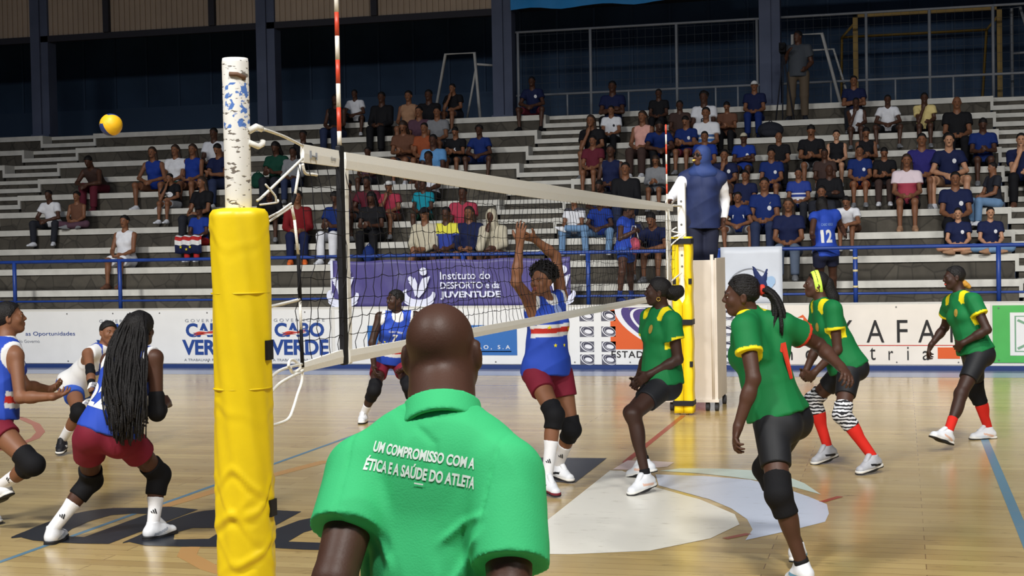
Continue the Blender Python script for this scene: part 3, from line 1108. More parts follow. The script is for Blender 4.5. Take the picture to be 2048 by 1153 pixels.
FPY = 10.03
t = thing('net_post', 'slim white net post with yellow padding and black straps on the far side', 'post', (0.0, FPY, 0))
q = MB()
q.box((-0.042, -0.042, 0.0), (0.042, 0.042, 2.5))
bevel(q.build('pole', mat('post_white_plain', (236, 234, 226), .5, vary=.06, vscale=12), t), 0.008)
q = MB()
for z in (2.3, 2.05, 1.72, 1.6):
    q.tube([(0.0, -0.043, z), (0.0, -0.047, z)], 0.012, 10)
q.build('bolts', M_EYELET, t)
q = MB()
rngp = random.Random(3)
for sx_, x0, x1 in ((-1, -0.108, -0.035), (1, 0.03, 0.105)):       # two half shells, open in front at the top
    vs, fs = [], []
    nz_ = 40
    for i in range(nz_ + 1):
        z = 0.02 + 1.9 * i / nz_
        openv = max(0.0, (z - 1.25) / 0.65) * 0.02 + 0.006 * math.sin(i * 0.8 + sx_)
        inner = (x1 if sx_ < 0 else x0)
        inner = inner * (1 if z > 1.25 else 0.12)
        outer = x0 if sx_ < 0 else x1
        outer += 0.004 * math.sin(i * 0.9)
        for (xx, yy) in ((inner, -0.085 - openv), (outer * 0.85, -0.1), (outer, -0.07), (outer, 0.07), (outer * 0.85, 0.1), (inner, 0.09)):
            vs.append((xx, yy, z))
    for i in range(nz_):
        for k in range(6):
            fs.append((i * 6 + k, i * 6 + (k + 1) % 6, (i + 1) * 6 + (k + 1) % 6, (i + 1) * 6 + k))
    fs.append(tuple(reversed(range(6))))
    fs.append(tuple(nz_ * 6 + k for k in range(6)))
    q.add(vs, [f if sx_ > 0 else tuple(reversed(f)) for f in fs])
pd = q.build('padding', M_PAD, t, True)
for z, h in ((1.84, 0.06), (0.97, 0.06), (0.1, 0.055)):
    q = MB()
    q.box((-0.113, -0.112, z), (0.109, 0.105, z + h))
    bevel(q.build('strap', M_STRAP, pd), 0.004)
for z in (1.41, 0.52):
    for x in (-0.095, 0.075):
        q = MB()
        q.box((x, -0.108, z), (x + 0.035, -0.098, z + 0.06))
        q.build('velcro', M_STRAP, pd)

# ---- the net
NET0, NET1 = -0.455, 9.36


def ztop(y):
    return 2.262 - 0.0012 * y


def zbot(y):
    return 1.372 - 0.008 * max(y, 0)


t = thing('volleyball_net', 'black volleyball net with white tapes stretched across the court', 'net', (0, 4.5, 0))
O = 4.5
rn = random.Random(11)
NY, NZ_ = 98, 9
nodes = {}
for i in range(NY + 1):
    for j in range(NZ_ + 1):
        y = NET0 + (NET1 - NET0) * i / NY
        f = j / NZ_
        slack = math.sin(math.pi * f)
        zt_, zb_ = ztop(y) - 0.07, zbot(y) + 0.04
        z = zb_ + (zt_ - zb_) * f - 0.03 * slack * (1 - f) - 0.012 * slack * math.sin(y * 2.1 + f * 3)
        nodes[i, j] = Vector((0.05 * slack * math.sin(y * 1.3 + 2 * f) + rn.uniform(-0.008, 0.008) * slack, y - O + rn.uniform(-0.012, 0.012) * slack + 0.05 * slack * (1 - f) * math.sin(y * 3.1), z + rn.uniform(-0.008, 0.008) * slack))
q = MB()
for i in range(NY + 1):
    for j in range(NZ_):
        a, b_ = nodes[i, j], nodes[i, j + 1]
        m_ = (a + b_) / 2 + Vector((rn.uniform(-0.006, 0.006), rn.uniform(-0.009, 0.009), 0)) * (1.4 - j / NZ_)
        q.tube([a, m_, b_], 0.0018, 4, cap=False)
for j in range(1, NZ_):
    for i in range(NY):
        a, b_ = nodes[i, j], nodes[i + 1, j]
        m_ = (a + b_) / 2 + Vector((rn.uniform(-0.005, 0.005), 0, -rn.uniform(0.0, 0.007)))
        q.tube([a, m_, b_], 0.0018, 4, cap=False)
q.build('mesh_cords', M_CORD, t)


def tape(name, y0, y1, za, zb, thick=0.006, n=60, wob=0.003):
    vs, fs = [], []
    for i in range(n + 1):
        y = y0 + (y1 - y0) * i / n
        x = wob * math.sin(y * 2.3)
        for dx, z in ((-thick, zb(y)), (-thick - 0.003, (za(y) + zb(y)) / 2), (-thick, za(y)), (thick, za(y)), (thick + 0.003, (za(y) + zb(y)) / 2), (thick, zb(y))):
            vs.append((x + dx, y - O, z))
    for i in range(n):
        for k in range(6):
            fs.append((i * 6 + k, (i + 1) * 6 + k, (i + 1) * 6 + (k + 1) % 6, i * 6 + (k + 1) % 6))
    fs += [tuple(range(6)), tuple(reversed([n * 6 + k for k in range(6)]))]
    return mesh_obj(name, vs, fs, M_WHITE, t, smooth=False)


tape('top_tape', 0.05, 9.34, lambda y: ztop(y), lambda y: ztop(y) - 0.07 - 0.03 * math.sin(math.pi * min(max(y / 9, 0), 1)))
tp = tape('top_tape_end', -0.402, -0.025, lambda y: 2.268 - 0.01 * (y + 0.4), lambda y: 2.196 + 0.0 * y, n=8)
vs_, fs_ = fit_text('senoh', 0.055, 0.02, 0.01)
mesh_obj('tape_mark', [(0.0105, -p[0] - 0.1 - O, 2.226 + p[1]) for p in vs_], [tuple(reversed(f)) for f in fs_], M_GREYTXT, tp)
q = MB()
q.tube([(0.0105, -0.345 - O, 2.225), (0.0105, -0.29 - O, 2.222)], 0.003, 6)
q.tube([(0.0105, -0.345 - O, 2.215), (0.0105, -0.345 - O, 2.245)], 0.004, 6)
q.tube([(0.0105, -0.285 - O, 2.21), (0.0105, -0.285 - O, 2.24)], 0.004, 6)
q.build('tape_print', M_GREYTXT, tp)
tape('bottom_tape', 0.05, 9.3, lambda y: zbot(y) + 0.048, lambda y: zbot(y) - 0.006)
tape('bottom_tape_end', -0.455, -0.03, lambda y: 1.405 + 0.02 * (y + 0.455) / 0.4, lambda y: 1.368, n=8)
for y, nm in ((0.062, 'side_tape'), (8.97, 'side_tape')):
    q = MB()
    pts = [(0, y - O + 0.004 * math.sin(z_ * 9), z_) for z_ in np.linspace(1.36, 2.235, 14)]
    vs, fs = [], []
    for p in pts:
        vs += [(-0.004, p[1] - 0.02, p[2]), (0.004, p[1] - 0.02, p[2]), (0.004, p[1] + 0.02, p[2]), (-0.004, p[1] + 0.02, p[2])]
    for i in range(13):
        for k in range(4):
            fs.append((i * 4 + k, i * 4 + (k + 1) % 4, (i + 1) * 4 + (k + 1) % 4, (i + 1) * 4 + k))
    fs += [(3, 2, 1, 0), (52, 53, 54, 55)]
    q.add(vs, fs)
    q.build(nm, M_WHITE, t)
q = MB()
q.box((-0.012, -0.028 - O, 1.36), (0.012, 0.022 - O, 2.285))
o = bevel(q.build('antenna_sleeve', M_STRAP, t), 0.006)
q = MB()
q.tube([(0, 8.985 - O, 1.3), (0, 9.0 - O, 1.7), (0, 9.0 - O, 2.2)], 0.02, 8)
q.build('antenna_sleeve', mat('sleeve_beige', (196, 190, 172), 0.7), t, True)
side = [(-0.433, 2.185), (-0.489, 2.065), (-0.526, 2.025), (-0.50, 1.968), (-0.47, 1.831), (-0.463, 1.654), (-0.46, 1.536), (-0.454, 1.388)]
q = MB()
for i in range(len(side) - 1):                      # black cord wound with white tape
    (ya, za_), (yb, zb_) = side[i], side[i + 1]
    mi = 0 if i in (1, 4, 6) else 1
    q.tube([(0, ya - O, za_), (0, (ya + yb) / 2 - O, (za_ + zb_) / 2), (0, yb - O, zb_)], 0.006 if mi else 0.008, 8, mi)
q.build('side_cord', [M_CORD, M_ROPE], t, True)
q = MB()
q.box((-0.02, 9.02 - O, 1.32), (0.02, 9.09 - O, 1.62))
o = q.build('far_lashing', mat('lashing_cream', (206, 202, 190), 0.7, bump=0.4, bscale=30), t)
q = MB()
q.tube([(0, 9.07 - O, 2.2), (0.01, 9.12 - O, 2.0), (0, 9.1 - O, 1.65)], 0.012, 8)
q.build('far_cord', M_ROPE, t, True)

# ---- antennas
M_ARED = mat('antenna_red', (206, 72, 48), 0.4, 0.5)
M_AWHITE = mat('antenna_white', (232, 226, 214), 0.4, 0.5)


def antenna(y, z0, label, top):
    q = MB()
    k = 0
    z = top
    while z > z0:
        zn = max(z - 0.1, z0)
        q.tube([(0, 0, z - z0), (0, 0, zn - z0)], 0.0085 if y > 1 else 0.0095, 12, k % 2)
        z = zn
        k += 1
    o = q.build('antenna', [M_ARED, M_AWHITE], None, True)
    o.location = (0.0, y, z0)
    tag(o, label, 'antenna', 'net antennas')


antenna(-0.003, 2.288, 'tall striped antenna rising out of the picture at the near end of the net', 3.047)
antenna(9.0, 2.18, 'striped antenna at the far end of the net in front of the referee', 3.05)

# ---- ropes
ROPES = [('white rope from the hook of the near post to the top corner of the net', [(0.07, -0.93, 2.287), (0.03, -0.66, 2.281), (0, -0.405, 2.262)], 0.006),
         ('white rope slanting up from the pad top to the upper net corner', [(0.05, -0.95, 2.03), (0.03, -0.84, 2.055), (0.0, -0.405, 2.212)], 0.0052),
         ('loose white rope knot tied just above the yellow pad of the near post', [(0.06, -0.9, 2.09), (0.075, -0.85, 2.05), (0.07, -0.83, 2.03), (0.06, -0.79, 2.035), (0.07, -0.83, 2.025), (0.05, -0.93, 2.015)], 0.004),
         ('short loose rope end dangling under the slack end of the top tape', [(0, -0.405, 2.19), (0.0, -0.38, 2.155), (0, -0.30, 2.153), (0, -0.26, 2.152)], 0.006),
         ('doubled white rope from the upper pad to the side cord', [(0.05, -0.95, 1.95), (0.03, -0.72, 1.992), (0, -0.53, 2.03), (0, -0.525, 2.02), (0.03, -0.73, 1.978), (0.05, -0.95, 1.93)], 0.0045),
         ('white rope from the middle of the yellow pad to the side cord', [(0.06, -0.95, 1.642), (0.03, -0.7, 1.648), (0, -0.47, 1.655)], 0.006),
         ('upper white rope from the near post to the bottom corner of the net', [(0.06, -0.95, 1.37), (0.03, -0.74, 1.40), (0, -0.46, 1.4)], 0.006),
         ('lower white rope from the near post to the bottom corner of the net', [(0.06, -0.95, 1.31), (0.03, -0.74, 1.352), (0, -0.45, 1.372)], 0.006),
         ('knotted white rope bundle at the bottom corner of the net', [(0.03, -0.66, 1.41), (0.01, -0.6, 1.425), (0.0, -0.53, 1.42), (0.01, -0.5, 1.39), (0.0, -0.55, 1.375), (0.02, -0.62, 1.40)], 0.006),
         ('slack white rope hanging in a curve below the bottom corner of the net', [(0, -0.455, 1.37), (0, -0.465, 1.33), (0, -0.51, 1.285), (0, -0.55, 1.24), (0.01, -0.62, 1.206), (0.02, -0.72, 1.2), (0.05, -0.9, 1.21)], 0.006),
         ('short white rope from the far post to the top corner of the net', [(0, 9.34, 2.24), (0, 9.65, 2.245), (0, 9.99, 2.25)], 0.012),
         ('tangle of white rope ends tied round the top of the far pad', [(-0.05, 9.95, 2.02), (-0.09, 9.9, 1.98), (0.02, 9.92, 1.95), (-0.08, 9.91, 1.92), (0.05, 9.92, 1.96), (-0.06, 9.9, 1.87), (-0.11, 9.88, 1.82)], 0.008),
         ('white rope from the far pad to the lower corner of the net', [(0.0, 9.93, 1.53), (0, 9.6, 1.5), (0, 9.1, 1.45)], 0.008)]
for lab, pts, r_ in ROPES:
    P = [Vector(p) for p in pts]
    out = []
    for i in range(len(P) - 1):
        a, b_, c, d = P[max(i - 1, 0)], P[i], P[i + 1], P[min(i + 2, len(P) - 1)]
        for k in range(6):
            s_ = k / 6
            out.append(0.5 * ((2 * b_) + (c - a) * s_ + (2 * a - 5 * b_ + 4 * c - d) * s_ * s_ + (3 * b_ - a - 3 * c + d) * s_ ** 3))
    out.append(P[-1])
    q = MB()
    q.tube(out, r_, 8)
    tag(q.build('rope', M_ROPE, None, True), lab, 'rope', 'net ropes')

# ---- referee stand
t = thing('referee_stand', 'tall white panelled referee stand on wheels behind the far post', 'stand', (0.06, 10.75, 0))
M_BOXW = mat('stand_white', (224, 214, 202), 0.55, 0.35, vary=0.05, vscale=3)
x0, x1, y0, y1 = -0.27, 0.245, -0.42, 0.42
for nm, a, b_ in (('front_panel', (x0, y0, 0.12), (x1, y0 + 0.02, 1.66)), ('rear_panel', (x0, y1 - 0.02, 0.12), (x1, y1, 1.66)),
                  ('side_panel', (x0 - 0.02, y0, 0.12), (x0, y1, 1.66)), ('side_panel', (x1, y0, 0.12), (x1 + 0.02, y1, 1.68))):
    q = MB()
    q.box(a, b_)
    bevel(q.build(nm, M_BOXW, t), 0.005)
q = MB()
q.box((x0, y0 + 0.02, 1.28), (x1, y1 - 0.02, 1.34))
q.build('platform', M_BOXW, t)
q = MB()
for xx in (x0 + 0.03, x1 - 0.03):
    q.tube([(xx, y0 + 0.01, 0.1), (xx, y0 + 0.01, 1.72)], 0.02, 10)
q.build('corner_tubes', M_BOXW, t, True)
q = MB()
q.box((x0 - 0.04, y0 - 0.03, 0.1), (x1 + 0.03, y0 + 0.03, 0.13))
q.build('foot_rail', M_BOXW, t)
for xx in (x0 + 0.02, x1 - 0.1, x1 - 0.0):
    for yy in (y0 + 0.05, y1 - 0.08):
        if xx == x1 - 0.1 and yy > 0:
            continue
        q = MB()
        q.tube([(xx - 0.02, yy, 0.05), (xx + 0.02, yy, 0.05)], 0.05, 16)
        q.tube([(xx, yy, 0.05), (xx, yy, 0.12)], 0.012, 8)
        q.build('wheel', mat('rubber_grey', (60, 60, 64), 0.7), t)

# ---- the ball in flight, at rest for the camera
BALL = Vector((-4.834, 6.572, 3.054))
t = thing('volleyball', 'yellow volleyball in the air at the upper left', 'ball', BALL)
vs, fs, mi = [], [], []
nu, nv = 48, 24
for j in range(nv + 1):
    th = math.pi * j / nv
    for i in range(nu):
        ph = 2 * math.pi * i / nu
        # shallow grooves between the panels
        g = 1 - 0.02 * max(0, 1 - abs(((ph * 3 / math.pi) % 1) - 0.5) * 14) * math.sin(th)
        vs.append((0.105 * g * math.sin(th) * math.cos(ph), 0.105 * g * math.sin(th) * math.sin(ph), 0.105 * g * math.cos(th)))
for j in range(nv):
    for i in range(nu):
        fs.append((j * nu + i, (j + 1) * nu + i, (j + 1) * nu + (i + 1) % nu, j * nu + (i + 1) % nu))
        mi.append(1 if (i // 8) % 3 == 2 and 3 < j < 20 else 0)
ob = mesh_obj('panels', vs, fs, [mat('ball_yellow', (236, 182, 30), 0.45, 0.4), mat('ball_blue', (40, 60, 120), 0.45, 0.4)], t, mi, True)
ob.rotation_euler = (0.5, 0.9, -1.4)
# ================================================================== FIGURES: smooth distance fields turned into one continuous skin
def V(*a):
    return np.array(a, float)


def nz(v):
    return v / (np.linalg.norm(v) + 1e-9)


def lerp(a, b, t):
    return a + (b - a) * t


class Field:
    """smooth union of tapered capsules and ellipsoids on a grid; surface nets give one closed skin"""

    def __init__(s):
        s.p = []

    def cap(s, a, b, ra, rb, k=0.02, cuts=(), fr=None, sc=(1, 1, 1), op='u'):
        s.p.append(('c', np.array(a, float), np.array(b, float), ra, rb, k, tuple(cuts), fr, np.array(sc, float), op))

    def ell(s, c, r, fr=None, k=0.02, cuts=(), op='u'):
        s.p.append(('e', np.array(c, float), np.array(r, float), None, None, k, tuple(cuts), np.eye(3) if fr is None else fr, None, op))

    def sph(s, c, r, k=0.02, cuts=(), op='u'):
        s.ell(c, (r, r, r), None, k, cuts, op)

    def mesh(s, h, wrinkle=0.0, wfreq=26.0, seed=1, cuts=()):
        lo, hi = np.full(3, 1e9), np.full(3, -1e9)
        bbs = []
        for q in s.p:
            k = q[5] + 3 * h
            if q[0] == 'c':
                a = np.minimum(q[1] - q[3] * 1.0, q[2] - q[4] * 1.0)
                b = np.maximum(q[1] + q[3] * 1.0, q[2] + q[4] * 1.0)
            else:
                ext = np.sqrt(((q[7].T * q[2][None, :]) ** 2).sum(1))
                a, b = q[1] - ext, q[1] + ext
            a, b = a - k, b + k
            bbs.append((a, b))
            if q[9] == 'u':
                lo, hi = np.minimum(lo, a), np.maximum(hi, b)
        n = np.ceil((hi - lo) / h).astype(int) + 2
        ax = [lo[i] + h * np.arange(n[i]) for i in range(3)]
        f = np.full(n, 0.5, np.float32)
        for q, (a, b) in zip(s.p, bbs):
            i0 = np.clip(np.floor((a - lo) / h).astype(int), 0, n)
            i1 = np.clip(np.ceil((b - lo) / h).astype(int) + 1, 0, n)
            if (i1 <= i0).any():
                continue
            X = ax[0][i0[0]:i1[0], None, None]
            Y = ax[1][None, i0[1]:i1[1], None]
            Z = ax[2][None, None, i0[2]:i1[2]]
            c = q[1]
            if q[0] == 'c':
                ba = q[2] - c
                if q[7] is None:
                    dx, dy, dz = X - c[0], Y - c[1], Z - c[2]
                    bb = ba
                else:
                    x, y, z = X - c[0], Y - c[1], Z - c[2]
                    m = q[7] * q[8][:, None]
                    dx, dy, dz = (m[i, 0] * x + m[i, 1] * y + m[i, 2] * z for i in range(3))
                    bb = m @ ba
                L2 = bb @ bb + 1e-12
                t = np.clip((dx * bb[0] + dy * bb[1] + dz * bb[2]) / L2, 0, 1)
                d = np.sqrt((dx - t * bb[0]) ** 2 + (dy - t * bb[1]) ** 2 + (dz - t * bb[2]) ** 2) - (q[3] + (q[4] - q[3]) * t)
            else:
                x, y, z = X - c[0], Y - c[1], Z - c[2]
                m = q[7]
                r = q[2]
                u, v, w = ((m[i, 0] * x + m[i, 1] * y + m[i, 2] * z) / r[i] for i in range(3))
                k0 = np.sqrt(u * u + v * v + w * w)
                k1 = np.sqrt((u / r[0]) ** 2 + (v / r[1]) ** 2 + (w / r[2]) ** 2) + 1e-6
                d = k0 * (k0 - 1) / k1
            for (cp, cn) in q[6]:
                d = np.maximum(d, (X - cp[0]) * cn[0] + (Y - cp[1]) * cn[1] + (Z - cp[2]) * cn[2])
            sl = tuple(slice(i0[i], i1[i]) for i in range(3))
            g = f[sl]
            k = max(q[5], 1e-5)
            if q[9] == 'u':
                hh = np.maximum(k - np.abs(g - d), 0) / k
                f[sl] = np.minimum(g, d) - hh * hh * k * 0.25
            else:
                hh = np.maximum(k - np.abs(g + d), 0) / k
                f[sl] = np.maximum(g, -d) + hh * hh * k * 0.25
        X, Y, Z = ax[0][:, None, None], ax[1][None, :, None], ax[2][None, None, :]
        if wrinkle:
            rg = np.random.RandomState(seed)
            w = np.zeros(n, np.float32)
            for _ in range(6):
                kx = rg.normal(size=3)
                kx /= np.linalg.norm(kx)
                kx *= wfreq * rg.uniform(0.5, 1.3) * np.array([1, 1, 0.55])
                ph = rg.uniform(0, 6.28, 3)
                wob = np.sin(0.45 * (kx[1] * X - kx[0] * Y + kx[2] * Z) + ph[1])
                fold = 1 - np.abs(np.sin(0.5 * (kx[0] * X + kx[1] * Y + kx[2] * Z) + ph[0] + 1.4 * wob))
                w += ((fold * fold - 0.23) * (1.1 + np.sin(0.3 * (kx[2] * X + kx[0] * Y - kx[1] * Z) + ph[2]))).astype(np.float32)
            f -= wrinkle * w / 3
        for (cp, cn) in cuts:
            f = np.maximum(f, ((X - cp[0]) * cn[0] + (Y - cp[1]) * cn[1] + (Z - cp[2]) * cn[2]).astype(np.float32))
        return surface_nets(f, lo, h)


def surface_nets(f, lo, h):
    ins = f < 0
    a = ins.astype(np.int8)
    c = (a[:-1, :-1, :-1] + a[1:, :-1, :-1] + a[:-1, 1:, :-1] + a[:-1, :-1, 1:] + a[1:, 1:, :-1] + a[1:, :-1, 1:] + a[:-1, 1:, 1:] + a[1:, 1:, 1:])
    mixed = (c > 0) & (c < 8)
    idx = np.argwhere(mixed)
    cid = np.full(mixed.shape, -1, np.int32)
    cid[mixed] = np.arange(len(idx), dtype=np.int32)
    cor = [(i, j, k) for i in (0, 1) for j in (0, 1) for k in (0, 1)]
    fv = {o: f[idx[:, 0] + o[0], idx[:, 1] + o[1], idx[:, 2] + o[2]] for o in cor}
    acc = np.zeros((len(idx), 3))
    cnt = np.zeros(len(idx))
    for o in cor:
        for axn in range(3):
            if o[axn]:
                continue
            p = list(o)
            p[axn] = 1
            fa, fb = fv[o], fv[tuple(p)]
            x = (fa < 0) != (fb < 0)
            t = np.where(x, fa / np.where(x, fa - fb, 1), 0)
            pos = np.tile(np.array(o, float), (len(idx), 1))
            pos[:, axn] = t
            acc += pos * x[:, None]
            cnt += x
    v = lo + (idx + acc / cnt[:, None]) * h
    faces = []
    for axn in range(3):
        b, d = (axn + 1) % 3, (axn + 2) % 3
        s0 = [slice(None)] * 3
        s1 = [slice(None)] * 3
        s0[axn] = slice(0, -1)
        s1[axn] = slice(1, None)
        x = ins[tuple(s0)] != ins[tuple(s1)]
        e = np.argwhere(x)
        e = e[(e[:, b] > 0) & (e[:, d] > 0) & (e[:, b] < cid.shape[b]) & (e[:, d] < cid.shape[d])]
        if not len(e):
            continue
        ub, ud = np.zeros(3, int), np.zeros(3, int)
        ub[b] = 1
        ud[d] = 1
        q = [e - ub - ud, e - ud, e, e - ub]
        quad = np.stack([cid[z[:, 0], z[:, 1], z[:, 2]] for z in q], 1)
        out = ins[e[:, 0], e[:, 1], e[:, 2]]
        quad = np.where(out[:, None], quad, quad[:, ::-1])
        faces.append(quad)
    F_ = np.concatenate(faces)
    return v, F_[(F_ >= 0).all(1)]


# ------------------------------------------------------------------ one person
class Person:
    """joints in world (or local) space; f = where the face looks"""

    def __init__(s, J, H, face, sex='f', build=1.0, up=None):
        s.J = {k: np.array(v, float) for k, v in J.items()}
        J = s.J
        s.H, s.q, s.b, s.sex = H, H / 1.70, build, sex
        s.up = nz(J['neck'] - J['pelvis'])
        Rp = J['hipR'] - J['hipL']
        s.Rp = nz(Rp - s.up * (Rp @ s.up))
        Rc = J['shR'] - J['shL']
        s.Rc = nz(Rc - s.up * (Rc @ s.up))
        s.Rw = nz(s.Rp + s.Rc)
        s.frP = np.stack([s.Rp, np.cross(s.up, s.Rp), s.up])
        s.frC = np.stack([s.Rc, np.cross(s.up, s.Rc), s.up])
        s.frW = np.stack([s.Rw, np.cross(s.up, s.Rw), s.up])
        fc = nz(np.array(face, float))
        hu = nz(J['head'] - J['neck']) * 0.5 + V(0, 0, 0.8) if up is None else np.array(up, float)
        hu = nz(hu - fc * (hu @ fc))
        s.fr_h = np.stack([np.cross(fc, hu), fc, hu])
        s.hs = 0.118 * H / 0.225

    # points on the torso: t from pelvis (0) to neck (1), then right / forward offsets
    def tp(s, t, r=0.0, fwd=0.0, fr=None):
        fr = s.frW if fr is None else fr
        return lerp(s.J['pelvis'], s.J['neck'], t) + fr[0] * r * s.q + fr[1] * fwd * s.q

    def hp(s, r, fwd, u):
        return s.J['head'] + (s.fr_h[0] * r + s.fr_h[1] * fwd + s.fr_h[2] * u) * s.hs

    def torso(s, F, i=0.0, cuts=(), hips=True, k=0.05, belly=0.0):
        q, b = s.q, s.b
        f = s.sex == 'f'
        c = tuple(cuts)
        if hips:
            F.ell(s.tp(0.05), V(.172 if f else .16, .118, .125) * q * b + i, s.frP, k, c)
            for d in (-1, 1):
                F.ell(s.tp(-0.04, d * .08, -.055, s.frP), V(.092, .092, .10) * q * b + i, s.frP, k, c)
        F.ell(s.tp(0.36, 0, .005 + belly * .5), V(.128 if f else .145, .092 + belly, .16) * q * b + i, s.frW, k, c)
        F.ell(s.tp(0.64), V(.142 if f else .165, .105, .17) * q * b + i, s.frC, k, c)
        F.ell(s.tp(0.83, 0, -.01, s.frC), V(.14 if f else .165, .085, .095) * q * b + i, s.frC, k, c)
        if f:
            for d in (-1, 1):
                F.ell(s.tp(0.66, d * .068, .075, s.frC), V(.06, .05, .06) * q * b + i, s.frC, .04 * q, c)

    def shoulders(s, F, i=0.0, cutsR=(), cutsL=(), k=0.04, delt=True):
        q, b = s.q, s.b
        for sd, cu in (('R', cutsR), ('L', cutsL)):
            sh = s.J['sh' + sd]
            nb = lerp(s.J['neck'], sh, 0.22) - s.up * .015 * q
            F.cap(nb, sh, .052 * q * b + i, .05 * q * b + i, k, cu)
            F.cap(s.J['neck'] + s.up * .016 * q, lerp(s.J['neck'], sh, 0.75) - s.up * .005, .032 * q + i * .7, .036 * q + i, k, cu)
            F.cap(s.tp(.72, 0, 0, s.frC) + (sh - s.J['neck']) * .55, lerp(s.J['neck'], sh, 0.85) - s.up * .05 * q, .065 * q * b + i, .05 * q * b + i, k, cu)

    def arm(s, F, sd, i=0.0, t1=1.0, cuts=(), k=0.02, whole=True):
        q, b = s.q, s.b
        sh, el, wr = s.J['sh' + sd], s.J['el' + sd], s.J['wr' + sd]
        m = 1.0 if s.sex == 'f' else 1.12
        r0, r1 = .05 * q * m * b, .038 * q * m * b
        F.cap(sh, lerp(sh, el, t1), r0 + i, lerp(r0, r1, t1) + i, k, cuts)
        if whole:
            F.cap(el, lerp(el, wr, .38), .037 * q * m * b + i, .038 * q * m * b + i, k)
            F.cap(lerp(el, wr, .3), wr, .0385 * q * m * b + i, .026 * q * m + i, k)

    def leg(s, F, sd, i=0.0, k=0.03, t0=0.0, t1=1.0, part='all', cuts=()):
        q, b = s.q, s.b
        hp_, kn, an = s.J['hip' + sd], s.J['kn' + sd], s.J['an' + sd]
        out = s.Rp * (1 if sd == 'R' else -1)
        h0 = hp_ + out * .025 * q - s.up * .01
        if part in ('all', 'thigh'):
            F.cap(lerp(h0, kn, t0), lerp(h0, kn, t1), lerp(.088, .055, t0) * q * b + i, lerp(.088, .054, t1) * q * b + i, k, cuts)
        if part in ('all', 'shank'):
            d = nz(an - kn)
            # the calf bulges on the far side of the bend
            bk = nz(lerp(hp_, an, .5) - kn + d * 1e-6)
            fwd = s.J['to' + sd] - an
            bk2 = -nz(fwd - d * (fwd @ d))
            bk = nz(bk * .3 + bk2)
            F.sph(kn, .054 * q * b + i, k, cuts)
            F.cap(kn, an, .05 * q * b + i, .033 * q + i, k, cuts)
            fr = np.stack([nz(np.cross(d, bk)), bk, d])
            F.ell(lerp(kn, an, .3) + bk * .018 * q, V(.05, .048, .12) * q * b + i, fr, k, cuts)

    def head(self, F, fine=True):
        s = self.hs
        hp, fr = self.hp, self.fr_h
        j = self.J
        q = self.q
        m = 1.0 if self.sex == 'f' else 1.18
        F.cap(j['neck'] - self.up * .03, hp(0, -.025, -.05), .056 * q * m, .052 * q * m, .03)
        F.ell(hp(0, -.014, .032), V(.076, .096, .084) * s, fr, .02)
        F.ell(hp(0, .024, -.03), V(.062, .07, .086) * s, fr, .03)
        F.ell(hp(0, .06, -.094), V(.027, .026, .022) * s, fr, .03)
        if fine:
            for d in (-1, 1):
                F.cap(hp(d * .054, 0, -.045), hp(d * .02, .055, -.096), .018 * s, .016 * s, .025)
                F.ell(hp(d * .04, .06, -.028), V(.024, .022, .022) * s, fr, .025)
                F.ell(hp(d * .031, .098, .004), V(.019, .014, .012) * s, fr, .014, op='s')
                F.ell(hp(d * .031, .0865, .010), V(.016, .009, .005) * s, fr, .006)
                F.ell(hp(d * .031, .0845, -.007), V(.015, .008, .004) * s, fr, .006)
                F.ell(hp(d * .0145, .094, -.029), V(.0105, .011, .0085) * s, fr, .008)
                F.ell(hp(d * .082, -.010, -.006), V(.0135, .021, .034) * s, fr, .008)
                F.ell(hp(d * .090, -.003, -.004), V(.006, .010, .018) * s, fr, .006, op='s')
            F.cap(hp(-.034, .083, .021), hp(.034, .083, .021), .0115 * s, .0115 * s, .016)
            F.cap(hp(0, .088, .012), hp(0, .106, -.024), .0085 * s, .0135 * s, .012)
            F.ell(hp(0, .091, -.0555), V(.024, .0115, .0068) * s, fr, .006)
            F.ell(hp(0, .088, -.0685), V(.021, .0115, .0085) * s, fr, .006)
        else:
            for d in (-1, 1):
                F.ell(hp(d * .08, -.008, -.006), V(.013, .022, .034) * s, fr, .01)
            F.cap(hp(0, .085, .012), hp(0, .104, -.024), .012 * s, .018 * s, .015)

    def lips(self):
        return [(self.hp(0, .098, -.0555), .019 * self.hs, .0075 * self.hs), (self.hp(0, .095, -.068), .017 * self.hs, .009 * self.hs)]

    def hand(s, F, sd, curl=0.5, n=None, spread=1.0, simple=False):
        q = s.q * (1.0 if s.sex == 'f' else 1.08)
        wr, ha = s.J['wr' + sd], s.J['ha' + sd]
        hd = nz(ha - wr)
        if n is None:
            n = s.tp(.3) - wr
        n = np.array(n, float)
        n = nz(n - hd * (n @ hd))
        th = np.cross(hd, n) * (1 if sd == 'R' else -1)
        fr = np.stack([th, n, hd])
        F.cap(wr - hd * .01, wr + hd * .03, .026 * q, .027 * q, .02, fr=fr, sc=(1, 1.25, 1))
        F.ell(wr + hd * .052 * q, V(.041, .017, .052) * q, fr, .015)
        if simple:
            F.cap(wr + hd * .08 * q, wr + hd * .13 * q + n * .03 * curl, .03 * q, .018 * q, .02, fr=fr, sc=(.8, 1.5, 1))
            F.cap(wr + hd * .03 * q + th * .03 * q, wr + hd * .075 * q + th * .045 * q + n * .02, .014 * q, .011 * q, .015)
            return
        F.ell(wr + hd * .035 * q + th * .026 * q + n * .006, V(.017, .015, .03) * q, fr, .012)
